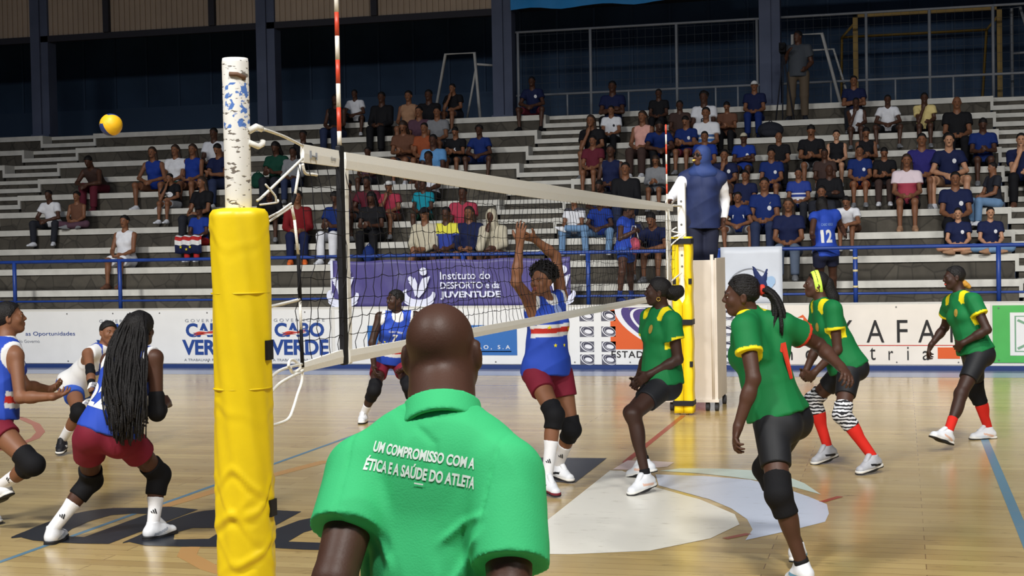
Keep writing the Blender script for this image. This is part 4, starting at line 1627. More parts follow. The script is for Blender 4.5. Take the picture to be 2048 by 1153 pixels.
        for fi, (o, L) in enumerate(((.031, .072), (.0105, .08), (-.0105, .074), (-.030, .058))):
            p = wr + hd * (.092 - .006 * abs(o) / .03) * q + th * o * q
            d = nz(hd + th * o * 3.0 * spread)
            a = curl * (0.8 + 0.12 * fi) * 0.7
            r = .0095 * q
            for seg, fracl in enumerate((.45, .32, .23)):
                dd = d * math.cos(a) + n * math.sin(a)
                e = p + dd * L * q * fracl
                F.cap(p, e, r, r * .9, .004)
                p, r = e, r * .9
                a += curl * 0.9
        p = wr + hd * .03 * q + th * .034 * q
        d = nz(hd * .75 + th * .75 + n * (.25 + .5 * curl))
        for L, r0, r1 in ((.034, .0125, .011), (.03, .0108, .009)):
            e = p + d * L * q
            F.cap(p, e, r0 * q, r1 * q, .006)
            p = e
            d = nz(d + hd * .35 + n * .3 * curl)

    def feet_dir(s, sd):
        an, to = s.J['an' + sd], s.J['to' + sd]
        d = to - an
        hor = nz(V(d[0], d[1], 0))
        ang = math.atan2(d[2], math.hypot(d[0], d[1])) + math.atan2(.055, .17)
        f = hor * math.cos(ang) + V(0, 0, 1) * math.sin(ang)
        u = V(0, 0, 1) * math.cos(ang) - hor * math.sin(ang)
        return an, f, u, np.stack([np.cross(f, u), f, u])


SKIN = {'d': mat('skin_dark', (78, 51, 39), 0.5, 0.32, vary=0.08, vscale=9, bump=0.06, bscale=160),
        'm': mat('skin_brown', (128, 86, 62), 0.5, 0.32, vary=0.07, vscale=9, bump=0.05, bscale=160),
        'l': mat('skin_tan', (186, 138, 108), 0.48, 0.4, vary=0.05, vscale=9),
        'k': mat('skin_deep', (60, 39, 31), 0.5, 0.32, vary=0.08, vscale=9, bump=0.06, bscale=160)}
LIPM = {'d': mat('lip_dark', (104, 58, 50), 0.4), 'm': mat('lip_brown', (150, 84, 74), 0.4), 'l': mat('lip_tan', (180, 100, 92), 0.4), 'k': mat('lip_deep', (84, 46, 42), 0.4)}
M_EYEW = mat('eye_white', (222, 216, 206), 0.25, 0.5)
M_IRIS = mat('eye_iris', (34, 22, 16), 0.2, 0.5)
M_HAIR = mat('hair_black', (20, 17, 17), 0.6, 0.35, bump=0.7, bscale=130)
M_HAIRB = mat('hair_brown', (52, 38, 30), 0.6, 0.35, bump=0.5, bscale=120)


def add_body(P, root, h, skin='d', hands={}, fine=True, feet=True, extra=None):
    F = Field()
    P.torso(F)
    P.shoulders(F)
    for sd in 'RL':
        P.arm(F, sd)
        P.leg(F, sd)
        if feet:
            an, f, u, fr = P.feet_dir(sd)
            F.cap(an - u * .035 * P.q - f * .01, an - u * .05 * P.q + f * .13 * P.q, .036 * P.q, .028 * P.q, .02, fr=fr, sc=(1, 1, 1.2))
    P.head(F, fine)
    for sd in 'RL':
        P.hand(F, sd, **dict(dict(simple=not fine), **hands.get(sd, {})))
    if extra:
        extra(P, F)
    v, fa = F.mesh(h)
    mi = np.zeros(len(fa), np.int32)
    if fine:
        ce = v[fa].mean(1)
        for c, rw, rh in P.lips():
            d = (ce - c) @ P.fr_h.T
            mi[((d[:, 0] / rw) ** 2 + (d[:, 2] / rh) ** 2 < 1) & (np.abs(d[:, 1]) < .02)] = 1
    else:                                              # far away: only the dark of eyes, brows and mouth
        d = ((v[fa].mean(1) - P.J['head']) @ P.fr_h.T) / P.hs
        eye = (np.abs(np.abs(d[:, 0]) - .031) < .013) & (np.abs(d[:, 2] - .006) < .008)
        mouth = (np.abs(d[:, 0]) < .022) & (np.abs(d[:, 2] + .060) < .008)
        mi[(eye | mouth) & (d[:, 1] > .05)] = 1
    o = mesh_obj('body', v, fa, [SKIN[skin], LIPM[skin] if fine else mat('feature_dark', (58, 38, 31), .6)], root, mi, True)
    if fine:
        for d in (-1, 1):
            q = MB()
            c = P.hp(d * .031, .0772, .0015)
            gaze = P.fr_h[1]
            r = .0135 * P.hs
            n1, n2 = 10, 14
            vs, fs, mm = [], [], []
            for jx in range(n1 + 1):
                th = math.pi * jx / n1
                for ix in range(n2):
                    ph = 2 * math.pi * ix / n2
                    vs.append(c + r * (gaze * math.cos(th) + P.fr_h[0] * math.sin(th) * math.cos(ph) + P.fr_h[2] * math.sin(th) * math.sin(ph)))
            for jx in range(n1):
                for ix in range(n2):
                    fs.append((jx * n2 + ix, jx * n2 + (ix + 1) % n2, (jx + 1) * n2 + (ix + 1) % n2, (jx + 1) * n2 + ix))
                    mm.append(1 if jx < 2 else 0)
            mesh_obj('eye', vs, fs, [M_EYEW, M_IRIS], o, mm, True)
        for d in (-1, 1):
            q = MB()
            q.tube([P.hp(d * .014, .097, .021), P.hp(d * .032, .0945, .027), P.hp(d * .05, .081, .022)], [.003 * P.hs, .0036 * P.hs, .002 * P.hs], 6)
            q.build('eyebrow', M_HAIR, o, True)
    return o


def plane(p, n):
    return (np.array(p, float), nz(np.array(n, float)))


def back_folds(P, v, folds):
    """press creases and seams into the back of a garment; a fold is (points in (right, t), height, width)"""
    t, r, f = (v - P.J['pelvis']) @ P.up, (v - P.J['pelvis']) @ P.frC[0], (v - P.J['pelvis']) @ P.frC[1]
    L = np.linalg.norm(P.J['neck'] - P.J['pelvis'])
    q = np.stack([r, t], 1)
    d = np.zeros(len(v))
    for pts, hgt, wid in folds:
        p = np.array(pts, float) * np.array([1, L])
        best = np.full(len(v), 9.0)
        along = np.zeros(len(v))
        for i in range(len(p) - 1):
            ab = p[i + 1] - p[i]
            s_ = np.clip(((q - p[i]) @ ab) / (ab @ ab), 0, 1)
            dd = np.linalg.norm(q - p[i] - s_[:, None] * ab, axis=1)
            m = dd < best
            best[m] = dd[m]
            along[m] = ((i + s_) / (len(p) - 1))[m]
        d += hgt * np.maximum(0, 1 - best / wid) ** 1.5 * np.clip(np.minimum(along, 1 - along) * 5 + .25, 0, 1)
    w = np.clip((.02 - f) / .05, 0, 1)
    return v - P.frC[1] * (d * w)[:, None]


def shirt(P, root, h, mats, sleeve=0.55, hem=-0.12, infl=.016, flare=0.0, wr=.010, paint=None, tank=False, name='shirt', k=.04, seed=1, belly=0.0, collar=0.0, loose=.012, slv_r=None, cr=.068, folds=()):
    """closed garment over the torso; sleeve = share of the upper arm it covers"""
    F = Field()
    q = P.q
    hemp = P.tp(0) + P.up * hem * q
    hc = plane(hemp, -P.up)
    P.torso(F, infl, (hc,), True, .05, belly)
    F.cap(P.tp(.34), P.tp(0) + P.up * (hem - .05) * q, .135 * q * P.b + infl, (.166 + flare) * q * P.b + infl, .06, (hc,), P.frP, (1, 1.14, 1))
    if collar and name == 'polo':
        pass
    sides = {}
    for sd, sg in (('R', 1), ('L', -1)):
        sh = P.J['sh' + sd]
        sides[sd] = plane(sh - P.Rc * sg * .024 * q, P.Rc * sg)
    if tank:
        P.shoulders(F, infl * .8, (sides['R'],), (sides['L'],), .03)
    else:
        P.shoulders(F, infl, k=.03)
        for sd in 'RL':
            if not sleeve:
                continue
            sh, el = P.J['sh' + sd], P.J['el' + sd]
            d = nz(el - sh)
            m = 1.0 if P.sex == 'f' else 1.12
            if sleeve <= 1.0:
                slv = slv_r if (slv_r and sd == 'R') else sleeve
                end = lerp(sh, el, slv)
                F.cap(sh, lerp(sh, el, slv + .12), .053 * q * m * P.b + infl, .052 * q * m * P.b + infl + loose, .025, (plane(end, d),))
            else:
                F.cap(sh, el, .053 * q * m * P.b + infl, .044 * q * m * P.b + infl, .025)
                wr_ = P.J['wr' + sd]
                F.cap(el, wr_, .043 * q * m * P.b + infl, .03 * q * m + infl, .025, (plane(lerp(el, wr_, .96), wr_ - el),))
    if collar:
        F.cap(P.J['neck'] - P.up * .02, P.J['neck'] + P.up * collar, cr * q, (cr - .008) * q, .02, (plane(P.J['neck'] + P.up * collar, P.up),))
    v, fa = F.mesh(h, wr, 24, seed)
    if folds:
        v = back_folds(P, v, folds)
    if not paint:
        return mesh_obj(name, v, fa, mats, root, None, True)
    # dyed panels and trims of the jersey: the dye of each vertex is stored on the cloth
    mi = paint(P, v)
    pal = np.array([tuple(m.node_tree.nodes['Principled BSDF'].inputs['Base Color'].default_value) for m in mats])
    o = mesh_obj(name, v, fa, [jersey_material()], root, None, True)
    if len(o.data.vertices) == len(v):
        ca = o.data.color_attributes.new('dye', 'FLOAT_COLOR', 'POINT')
        ca.data.foreach_set('color', pal[mi].astype(np.float32).ravel())
    return o


def jersey_material():
    if 'jersey_dyed' in MATS:
        return MATS['jersey_dyed']
    m = mat('jersey_dyed', (128, 128, 128), .7, .25, bump=.06, bscale=220)
    nt = m.node_tree
    at = nt.nodes.new('ShaderNodeAttribute')
    at.attribute_name = 'dye'
    nt.links.new(at.outputs['Color'], nt.nodes['Principled BSDF'].inputs['Base Color'])
    return m


def shorts(P, root, h, mats, t=0.42, infl=.011, top=.20, name='shorts', wr=.002, loose=0.0, paint=None):
    F = Field()
    tc = plane(P.tp(top), P.up)
    q = P.q
    F.ell(P.tp(0.05), V(.172, .118, .125) * q * P.b + infl, P.frP, .05, (tc,))
    for d in (-1, 1):
        F.ell(P.tp(-0.04, d * .08, -.055, P.frP), V(.092, .092, .10) * q * P.b + infl, P.frP, .05, (tc,))
    F.ell(P.tp(0.36), V(.128, .092, .16) * q * P.b + infl, P.frW, .05, (tc,))
    for sd in 'RL':
        hp_, kn = P.J['hip' + sd], P.J['kn' + sd]
        out = P.Rp * (1 if sd == 'R' else -1)
        h0 = hp_ + out * .025 * q - P.up * .01
        d = nz(kn - h0)
        if t <= 1.0:
            F.cap(h0, lerp(h0, kn, t + .1), .088 * q * P.b + infl, lerp(.088, .054, t) * q * P.b + infl + loose, .03, (plane(lerp(h0, kn, t), d),))
        else:
            an = P.J['an' + sd]
            F.cap(h0, kn, .088 * q * P.b + infl, .06 * q * P.b + infl + loose, .03)
            F.cap(kn, an, .06 * q * P.b + infl + loose, .046 * q * P.b + infl + loose, .03, (plane(lerp(kn, an, .97), an - kn),))
    v, fa = F.mesh(h, wr, 30, 4)
    mi = paint(P, v[fa].mean(1)) if paint else None
    return mesh_obj(name, v, fa, mats, root, mi, True)


def skirt(P, root, h, m):
    F = Field()
    tc = plane(P.tp(.2), P.up)
    F.ell(P.tp(0.05), V(.18, .13, .13) * P.q, P.frP, .05, (tc,))
    kn = (P.J['knR'] + P.J['knL']) / 2
    for sd in 'RL':
        e = lerp(P.J['hip' + sd], P.J['kn' + sd], .85)
        F.cap(P.J['hip' + sd], lerp(P.J['hip' + sd], P.J['kn' + sd], .95), .105 * P.q, .095 * P.q, .08, (plane(e, P.J['kn' + sd] - P.J['hip' + sd]),))
    v, fa = F.mesh(h, .004, 30, 3)
    return mesh_obj('skirt', v, fa, m, root, None, True)


def kneepad(P, root, sd, h, m, up=.10, dn=.10, infl=.015, name='knee_pad'):
    F = Field()
    hp_, kn, an = P.J['hip' + sd], P.J['kn' + sd], P.J['an' + sd]
    q = P.q
    du, dd = nz(hp_ - kn), nz(an - kn)
    cu, cd = plane(kn + du * up, du), plane(kn + dd * dn, dd)
    out = P.Rp * (1 if sd == 'R' else -1)
    h0 = hp_ + out * .025 * q - P.up * .01
    F.cap(lerp(kn, h0, .38), kn, lerp(.054, .088, .38) * q * P.b + infl * .7, .056 * q * P.b + infl, .02, (cu,))
    F.sph(kn + nz(-(du + dd) + 1e-6) * .008, .057 * q * P.b + infl, .02, (cu, cd))
    F.cap(kn, lerp(kn, an, .5), .053 * q * P.b + infl, .045 * q * P.b + infl * .8, .02, (cd,))
    fwd = P.J['to' + sd] - an
    bk = -nz(fwd - dd * (fwd @ dd))
    fr = np.stack([nz(np.cross(dd, bk)), bk, dd])
    F.ell(lerp(kn, an, .3) + bk * .018 * q, V(.05, .048, .12) * q * P.b + infl * .7, fr, .02, (cd,))
    v, fa = F.mesh(h, .0025, 40, 2)
    return mesh_obj(name, v, fa, m, root, None, True)


def sock(P, root, sd, h, m, t0=.55, infl=.006, name='sock'):
    F = Field()
    kn, an = P.J['kn' + sd], P.J['an' + sd]
    d = nz(an - kn)
    c = (plane(lerp(kn, an, t0), -d),)
    P.leg(F, sd, infl, .02, part='shank', cuts=c)
    v, fa = F.mesh(h, .001, 50, 2)
    return mesh_obj(name, v, fa, m, root, None, True)


def shoe(P, root, sd, h, mu, ms, size=1.0, accent=None, fine=True):
    an, f, u, fr = P.feet_dir(sd)
    q = P.q * size
    F = Field()
    base = an - u * .088 * q                          # under the ankle at sole level
    bot = plane(base + u * .012 * q, -u)
    F.cap(an + u * .012 * q, an - u * .03 * q, .04 * q, .043 * q, .02, (plane(an + u * .022 * q, u),))
    F.cap(base + u * .042 * q - f * .035 * q, base + u * .04 * q + f * .06 * q, .043 * q, .045 * q, .03, (bot,), fr, (1.0, 1, 1.0))
    F.cap(base + u * .036 * q + f * .05 * q, base + u * .026 * q + f * .15 * q, .046 * q, .037 * q, .03, (bot,), fr, (.96, 1, 1.15))
    F.cap(an - u * .01 * q + f * .02 * q, base + u * .045 * q + f * .10 * q, .034 * q, .028 * q, .02, (bot,))
    v, fa = F.mesh(h, .001, 60, 3)
    ce = v[fa].mean(1)
    mi = np.zeros(len(fa), np.int32)
    mats = [mu]
    if accent is not None:
        l = (ce - base) @ fr.T
        band = (np.abs(l[:, 2] - (.03 + .22 * np.clip(l[:, 1] + .02, 0, .1)) * q) < .009 * q) & (l[:, 1] > -.03) & (l[:, 1] < .085)
        mi[band] = 1
        mats.append(accent)
    o = mesh_obj('shoe', v, fa, mats, root, mi, True)
    S = Field()
    for a_, b_, r in ((-.045, .06, .042), (.05, .155, .043)):
        S.cap(base + f * a_ * q + u * .02, base + f * b_ * q + u * .02, r * q, (r - .002) * q, .03, (plane(base, -u), plane(base + u * .024 * q, u)))
    v, fa = S.mesh(h)
    mesh_obj('sole', v, fa, ms, o, None, True)
    if fine:
        S = Field()
        for a_, b_, r in ((-.045, .06, .043), (.05, .157, .044)):
            S.cap(base + f * a_ * q + u * .004, base + f * b_ * q + u * .004, r * q, (r - .002) * q, .03, (plane(base - u * .001, -u), plane(base + u * .0085 * q, u)))
        v, fa = S.mesh(.0045)
        mesh_obj('outsole', v, fa, MATS.get('sole_black') or mat('sole_black', (34, 34, 36), .6), o, None, True)
        T = Field()
        T.cap(an + f * .045 * q + u * .028 * q, base + f * .085 * q + u * .075 * q, .022 * q, .024 * q, .01, (), fr, (1, 1, 1.5))
        v, fa = T.mesh(.005)
        mesh_obj('tongue', v, fa, mu, o, None, True)
    if fine:
        L = MB()
        for i in range(4):
            p = base + f * (.05 + .022 * i) * q + u * (.098 - .014 * i) * q
            L.tube([p - fr[0] * .02 * q - u * .008 * q, p + u * .004 * q, p + fr[0] * .02 * q - u * .008 * q], .003, 6)
        L.build('laces', mat('lace_white', (230, 230, 228), 0.8), o, True)
    return o


def hair(P, root, h, style, m=None, hl=(.78, -.62), thick=.010):
    m = m or M_HAIR
    s, hp, fr = P.hs, P.hp, P.fr_h
    F = Field()
    cut = plane(hp(0, .060, .062), fr[1] * hl[0] + fr[2] * hl[1])
    wr, wf = .003, 90
    if style in ('short', 'bun', 'pony', 'long', 'corn', 'cap'):
        F.ell(hp(0, -.016, .034), (V(.076, .096, .084) + thick) * s, fr, .01, (cut,))
    if style == 'corn':
        wr, wf = .004, 160
    if style == 'afro':
        F.ell(hp(0, -.03, .05), V(.104, .112, .096) * s, fr, .02, (plane(hp(0, .048, .062), fr[1] * .8 + fr[2] * -.6),))
        wr, wf = .016, 55
    if style == 'bun':
        F.ell(hp(0, -.125, .03), V(.05, .045, .05) * s, fr, .02)
    if style == 'long':
        for d in (-1, 1):
            F.cap(hp(d * .06, -.03, 0), hp(d * .085, -.06, -.2), .035 * s, .03 * s, .03)
        F.cap(hp(0, -.07, 0), hp(0, -.085, -.22), .06 * s, .055 * s, .04, (), fr, (.75, 1.2, 1))
        wr = .005
    v, fa = F.mesh(h, wr, wf, 6)
    return mesh_obj('hair', v, fa, m, root, None, True)


def fig_decal(name, target, body, pos, nrm, upv, w, h, m, parent, bold=0.0, off=.004, shape_=None, fine=.012):
    """print pressed onto a garment: every vertex is cast along -nrm onto the cloth"""
    if shape_ is None:
        a, fs = fit_text(body, w, h, bold, 1.0, fine=fine)
    else:
        a, fs = shape_
    me = target.data
    co = np.empty(len(me.vertices) * 3, np.float32)
    me.vertices.foreach_get('co', co)
    co = co.reshape(-1, 3)
    bv = BVHTree.FromPolygons([tuple(c) for c in co.tolist()], [tuple(p.vertices) for p in me.polygons])
    n = nz(np.array(nrm, float))
    u = np.array(upv, float)
    u = nz(u - n * (u @ n))
    r = np.cross(u, n)
    vs = []
    for p in a:
        o = np.array(pos) + r * p[0] + u * p[1] + n * .35
        hit = bv.ray_cast(Vector(o), Vector(-n), 1.2)
        if hit[0] is not None:
            vs.append(np.array(hit[0]) + n * off)
        else:
            vs.append(np.array(pos) + r * p[0] + u * p[1])
    return mesh_obj(name, vs, fs, m, parent)


def star_shape(r, n=5):
    pts = [(r * (1 if i % 2 == 0 else .42) * math.sin(math.pi * i / n), r * (1 if i % 2 == 0 else .42) * math.cos(math.pi * i / n)) for i in range(2 * n)]
    pts = [(0, 0)] + pts
    return np.array(pts), [(0, (i + 1) % (2 * n) + 1, i + 1) for i in range(2 * n)]


def blob_shape(w, h, n=20):
    pts = [(0, 0)] + [(w / 2 * math.cos(2 * math.pi * i / n), h / 2 * math.sin(2 * math.pi * i / n)) for i in range(n)]
    return np.array(pts), [(0, i + 1, (i + 1) % n + 1) for i in range(n)]
# ================================================================== THE PLAYERS: joints in metres on the court
POSES = {
    'blocker': {'pelvis': (-0.367, 5.200, 0.894), 'neck': (-0.369, 5.220, 1.421), 'head': (-0.380, 5.131, 1.578), 'shR': (-0.464, 5.061, 1.440), 'shL': (-0.288, 5.384, 1.453), 'elR': (-0.497, 4.803, 1.581), 'elL': (-0.321, 5.378, 1.766), 'wrR': (-0.462, 4.811, 1.871), 'wrL': (-0.456, 5.221, 1.905), 'haR': (-0.437, 4.755, 2.022), 'haL': (-0.539, 5.085, 1.937), 'hipR': (-0.411, 5.121, 0.862), 'hipL': (-0.292, 5.250, 0.859), 'knR': (-0.234, 4.860, 0.583), 'knL': (-0.186, 5.218, 0.430), 'anR': (-0.281, 4.782, 0.163), 'anL': (-0.345, 5.421, 0.119), 'toR': (-0.160, 4.630, 0.071), 'toL': (-0.194, 5.293, 0.036)},
    'spiker_one': {'pelvis': (1.626, 2.315, 0.867), 'neck': (1.475, 2.328, 1.437), 'head': (1.432, 2.290, 1.554), 'shR': (1.653, 2.340, 1.391), 'shL': (1.465, 2.151, 1.389), 'elR': (1.834, 2.531, 1.266), 'elL': (1.517, 2.047, 1.121), 'wrR': (1.960, 2.348, 1.158), 'wrL': (1.435, 2.007, 0.866), 'haR': (2.019, 2.210, 1.098), 'haL': (1.412, 1.911, 0.738), 'hipR': (1.662, 2.401, 0.849), 'hipL': (1.601, 2.223, 0.861), 'knR': (1.521, 2.654, 0.550), 'knL': (1.646, 1.998, 0.513), 'anR': (1.695, 2.588, 0.160), 'anL': (1.759, 2.069, 0.136), 'toR': (1.698, 2.783, 0.075), 'toL': (1.675, 2.221, 0.014)},
    'spiker_left': {'pelvis': (0.485, 5.399, 0.783), 'neck': (0.501, 5.426, 1.332), 'head': (0.472, 5.382, 1.480), 'shR': (0.376, 5.541, 1.273), 'shL': (0.594, 5.290, 1.262), 'elR': (0.359, 5.572, 0.990), 'elL': (0.638, 5.273, 0.967), 'wrR': (0.261, 5.636, 0.780), 'wrL': (0.422, 5.227, 0.856), 'haR': (0.230, 5.508, 0.693), 'haL': (0.293, 5.253, 0.769), 'hipR': (0.456, 5.483, 0.756), 'hipL': (0.499, 5.309, 0.765), 'knR': (0.196, 5.681, 0.513), 'knL': (0.333, 4.988, 0.578), 'anR': (0.309, 5.642, 0.127), 'anL': (0.432, 4.946, 0.194), 'toR': (0.165, 5.697, -0.012), 'toL': (0.329, 4.797, 0.093)},
    'headband': {'pelvis': (1.852, 6.462, 0.809), 'neck': (1.650, 6.474, 1.324), 'head': (1.604, 6.480, 1.488), 'shR': (1.609, 6.649, 1.300), 'shL': (1.749, 6.324, 1.293), 'elR': (1.598, 6.626, 0.978), 'elL': (1.777, 6.302, 0.968), 'wrR': (1.505, 6.557, 0.763), 'wrL': (1.590, 6.275, 0.780), 'haR': (1.469, 6.418, 0.693), 'haL': (1.504, 6.370, 0.685), 'hipR': (1.825, 6.551, 0.793), 'hipL': (1.859, 6.370, 0.793), 'knR': (1.555, 6.693, 0.517), 'knL': (1.813, 6.128, 0.463), 'anR': (1.675, 6.647, 0.135), 'anL': (2.048, 6.142, 0.146), 'toR': (1.559, 6.522, 0.014), 'toL': (1.924, 5.990, 0.071)},
    'walker': {'pelvis': (2.916, 8.015, 0.807), 'neck': (2.793, 8.039, 1.329), 'head': (2.739, 8.049, 1.491), 'shR': (2.710, 8.185, 1.260), 'shL': (2.898, 7.897, 1.289), 'elR': (2.664, 8.350, 1.027), 'elL': (3.006, 7.809, 1.035), 'wrR': (2.536, 8.215, 0.870), 'wrL': (2.793, 7.809, 0.912), 'haR': (2.492, 8.296, 0.740), 'haL': (2.711, 7.913, 0.824), 'hipR': (2.898, 8.104, 0.783), 'hipL': (2.929, 7.924, 0.787), 'knR': (2.934, 8.301, 0.423), 'knL': (2.776, 7.699, 0.478), 'anR': (3.038, 8.351, 0.046), 'anL': (2.658, 7.502, 0.157), 'toR': (2.870, 8.241, -0.016), 'toL': (2.513, 7.351, 0.166)},
    'braids': {'pelvis': (-2.591, 2.517, 0.710), 'neck': (-2.456, 2.630, 1.219), 'head': (-2.466, 2.744, 1.356), 'shR': (-2.282, 2.580, 1.188), 'shL': (-2.631, 2.623, 1.165), 'elR': (-2.262, 2.550, 0.843), 'elL': (-2.690, 2.737, 0.902), 'wrR': (-2.323, 2.786, 0.880), 'wrL': (-2.660, 2.933, 0.756), 'haR': (-2.363, 2.943, 0.883), 'haL': (-2.661, 3.086, 0.704), 'hipR': (-2.504, 2.562, 0.680), 'hipL': (-2.668, 2.468, 0.683), 'knR': (-2.426, 2.860, 0.399), 'knL': (-2.829, 2.699, 0.377), 'anR': (-2.429, 2.769, -0.017), 'anL': (-3.003, 2.515, 0.034), 'toR': (-2.363, 2.955, -0.098), 'toL': (-3.037, 2.707, -0.050)},
    'libero': {'pelvis': (-5.262, 6.570, 0.620), 'neck': (-4.910, 6.471, 0.958), 'head': (-4.866, 6.484, 1.116), 'shR': (-4.981, 6.308, 0.933), 'shL': (-4.887, 6.647, 0.936), 'elR': (-4.843, 6.111, 0.780), 'elL': (-4.768, 6.500, 0.723), 'wrR': (-4.740, 5.955, 0.628), 'wrL': (-4.752, 6.329, 0.554), 'haR': (-4.756, 6.081, 0.533), 'haL': (-4.728, 6.194, 0.476), 'hipR': (-5.234, 6.486, 0.590), 'hipL': (-5.226, 6.649, 0.589), 'knR': (-5.022, 6.196, 0.400), 'knL': (-5.235, 6.970, 0.339), 'anR': (-5.277, 6.311, 0.128), 'anL': (-5.319, 7.096, -0.021), 'toR': (-5.199, 6.125, 0.080), 'toL': (-5.147, 6.985, -0.052)},
    'running': {'pelvis': (-3.601, 2.785, 0.749), 'neck': (-3.537, 2.863, 1.286), 'head': (-3.521, 2.892, 1.429), 'shR': (-3.409, 2.779, 1.185), 'shL': (-3.652, 2.999, 1.243), 'elR': (-3.334, 2.697, 0.914), 'elL': (-3.526, 3.053, 0.958), 'wrR': (-3.087, 2.695, 0.923), 'wrL': (-3.484, 3.290, 0.907), 'haR': (-3.083, 2.856, 0.933), 'haL': (-3.343, 3.217, 0.936), 'hipR': (-3.536, 2.721, 0.724), 'hipL': (-3.667, 2.847, 0.720), 'knR': (-3.208, 2.630, 0.484), 'knL': (-3.844, 2.946, 0.356), 'anR': (-3.543, 2.768, 0.316), 'anL': (-3.909, 3.109, -0.003), 'toR': (-3.695, 2.817, 0.176), 'toL': (-3.720, 3.016, -0.032)},
    'seven': {'pelvis': (-3.040, 9.149, 0.678), 'neck': (-2.898, 8.997, 1.136), 'head': (-2.908, 8.957, 1.308), 'shR': (-3.072, 8.933, 1.130), 'shL': (-2.722, 9.056, 1.132), 'elR': (-3.142, 8.863, 0.859), 'elL': (-2.691, 9.045, 0.824), 'wrR': (-3.120, 8.849, 0.595), 'wrL': (-2.830, 8.975, 0.575), 'haR': (-3.054, 8.751, 0.488), 'haL': (-2.840, 8.824, 0.524), 'hipR': (-3.115, 9.117, 0.616), 'hipL': (-2.959, 9.173, 0.622), 'knR': (-3.107, 8.797, 0.357), 'knL': (-2.755, 8.906, 0.385), 'anR': (-3.293, 8.962, 0.050), 'anL': (-2.748, 9.098, 0.040), 'toR': (-3.248, 8.763, -0.000), 'toL': (-2.656, 8.916, -0.012)},
    'official': {'pelvis': (1.323, -2.883, 0.944), 'neck': (1.322, -2.819, 1.481), 'head': (1.285, -2.691, 1.609), 'shR': (1.482, -2.891, 1.368), 'shL': (1.152, -2.863, 1.364), 'elR': (1.523, -3.033, 1.144), 'elL': (1.154, -3.046, 1.167), 'wrR': (1.515, -2.960, 0.899), 'wrL': (1.117, -2.932, 0.941), 'haR': (1.489, -2.891, 0.749), 'haL': (1.110, -2.863, 0.789), 'hipR': (1.422, -2.890, 0.946), 'hipL': (1.226, -2.872, 0.935), 'knR': (1.402, -2.850, 0.517), 'knL': (1.214, -2.848, 0.505), 'anR': (1.495, -3.209, 0.334), 'anL': (1.340, -3.194, 0.317), 'toR': (1.470, -3.037, 0.198), 'toL': (1.271, -3.034, 0.182)},
    'referee': {'pelvis': (0.13, 10.702, 2.175), 'neck': (0.15, 10.693, 2.676), 'head': (0.144, 10.602, 2.821), 'shR': (-0.046, 10.668, 2.582), 'shL': (0.335, 10.721, 2.571), 'elR': (-0.155, 10.485, 2.377), 'elL': (0.37, 10.848, 2.33), 'wrR': (-0.17, 10.244, 2.305), 'wrL': (0.363, 10.757, 2.104), 'haR': (-0.19, 10.117, 2.259), 'haL': (0.352, 10.688, 2.01), 'hipR': (0.056, 10.664, 2.153), 'hipL': (0.203, 10.739, 2.151), 'knR': (0.063, 10.6, 1.774), 'knL': (0.209, 10.66, 1.771), 'anR': (0.035, 10.735, 1.428), 'anL': (0.188, 10.78, 1.428), 'toR': (0.029, 10.56, 1.373), 'toL': (0.197, 10.6, 1.373)},
    'phone': {'pelvis': (-1.752, 16.250, 1.775), 'neck': (-1.793, 16.430, 2.224), 'head': (-1.726, 16.414, 2.360), 'shR': (-1.817, 16.263, 2.177), 'shL': (-1.746, 16.596, 2.195), 'elR': (-1.818, 16.126, 1.935), 'elL': (-1.736, 16.692, 1.934), 'wrR': (-1.594, 16.164, 2.051), 'wrL': (-1.625, 16.514, 2.038), 'haR': (-1.549, 16.301, 2.104), 'haL': (-1.549, 16.393, 2.097), 'hipR': (-1.767, 16.163, 1.753), 'hipL': (-1.737, 16.336, 1.751), 'knR': (-1.762, 15.939, 1.426), 'knL': (-1.742, 16.543, 1.412), 'anR': (-1.824, 16.038, 1.063), 'anL': (-1.747, 16.626, 1.041), 'toR': (-1.700, 15.891, 1.001), 'toL': (-1.677, 16.799, 0.964)},
    'twelve': {'pelvis': (1.202, 16.200, 1.679), 'neck': (1.195, 16.190, 2.241), 'head': (1.171, 16.282, 2.389), 'shR': (1.348, 16.287, 2.231), 'shL': (1.065, 16.068, 2.205), 'elR': (1.438, 16.477, 2.034), 'elL': (1.036, 15.909, 1.966), 'wrR': (1.488, 16.263, 1.929), 'wrL': (1.052, 16.092, 1.806), 'haR': (1.511, 16.418, 1.899), 'haL': (1.071, 16.244, 1.761), 'hipR': (1.278, 16.255, 1.670), 'hipL': (1.141, 16.131, 1.659), 'knR': (1.301, 16.432, 1.299), 'knL': (1.118, 16.339, 1.304), 'anR': (1.304, 16.592, 0.938), 'anL': (1.091, 16.499, 0.944), 'toR': (1.339, 16.788, 0.870), 'toL': (1.109, 16.697, 0.876)},
}
GROUND = {'blocker': 'LR', 'spiker_one': 'LR', 'spiker_left': 'LR', 'headband': 'LR', 'walker': 'R', 'braids': 'LR', 'libero': 'LR', 'running': 'L', 'seven': 'LR'}
for n_, sides in GROUND.items():
    J = POSES[n_]
    for sd in sides:
        a, t_ = list(J['an' + sd]), list(J['to' + sd])
        a[2] = min(max(a[2], 0.088), 0.125)             # the sole stays on the floor, a heel may lift a little
        t_[2] = 0.030
        J['an' + sd], J['to' + sd] = tuple(a), tuple(t_)

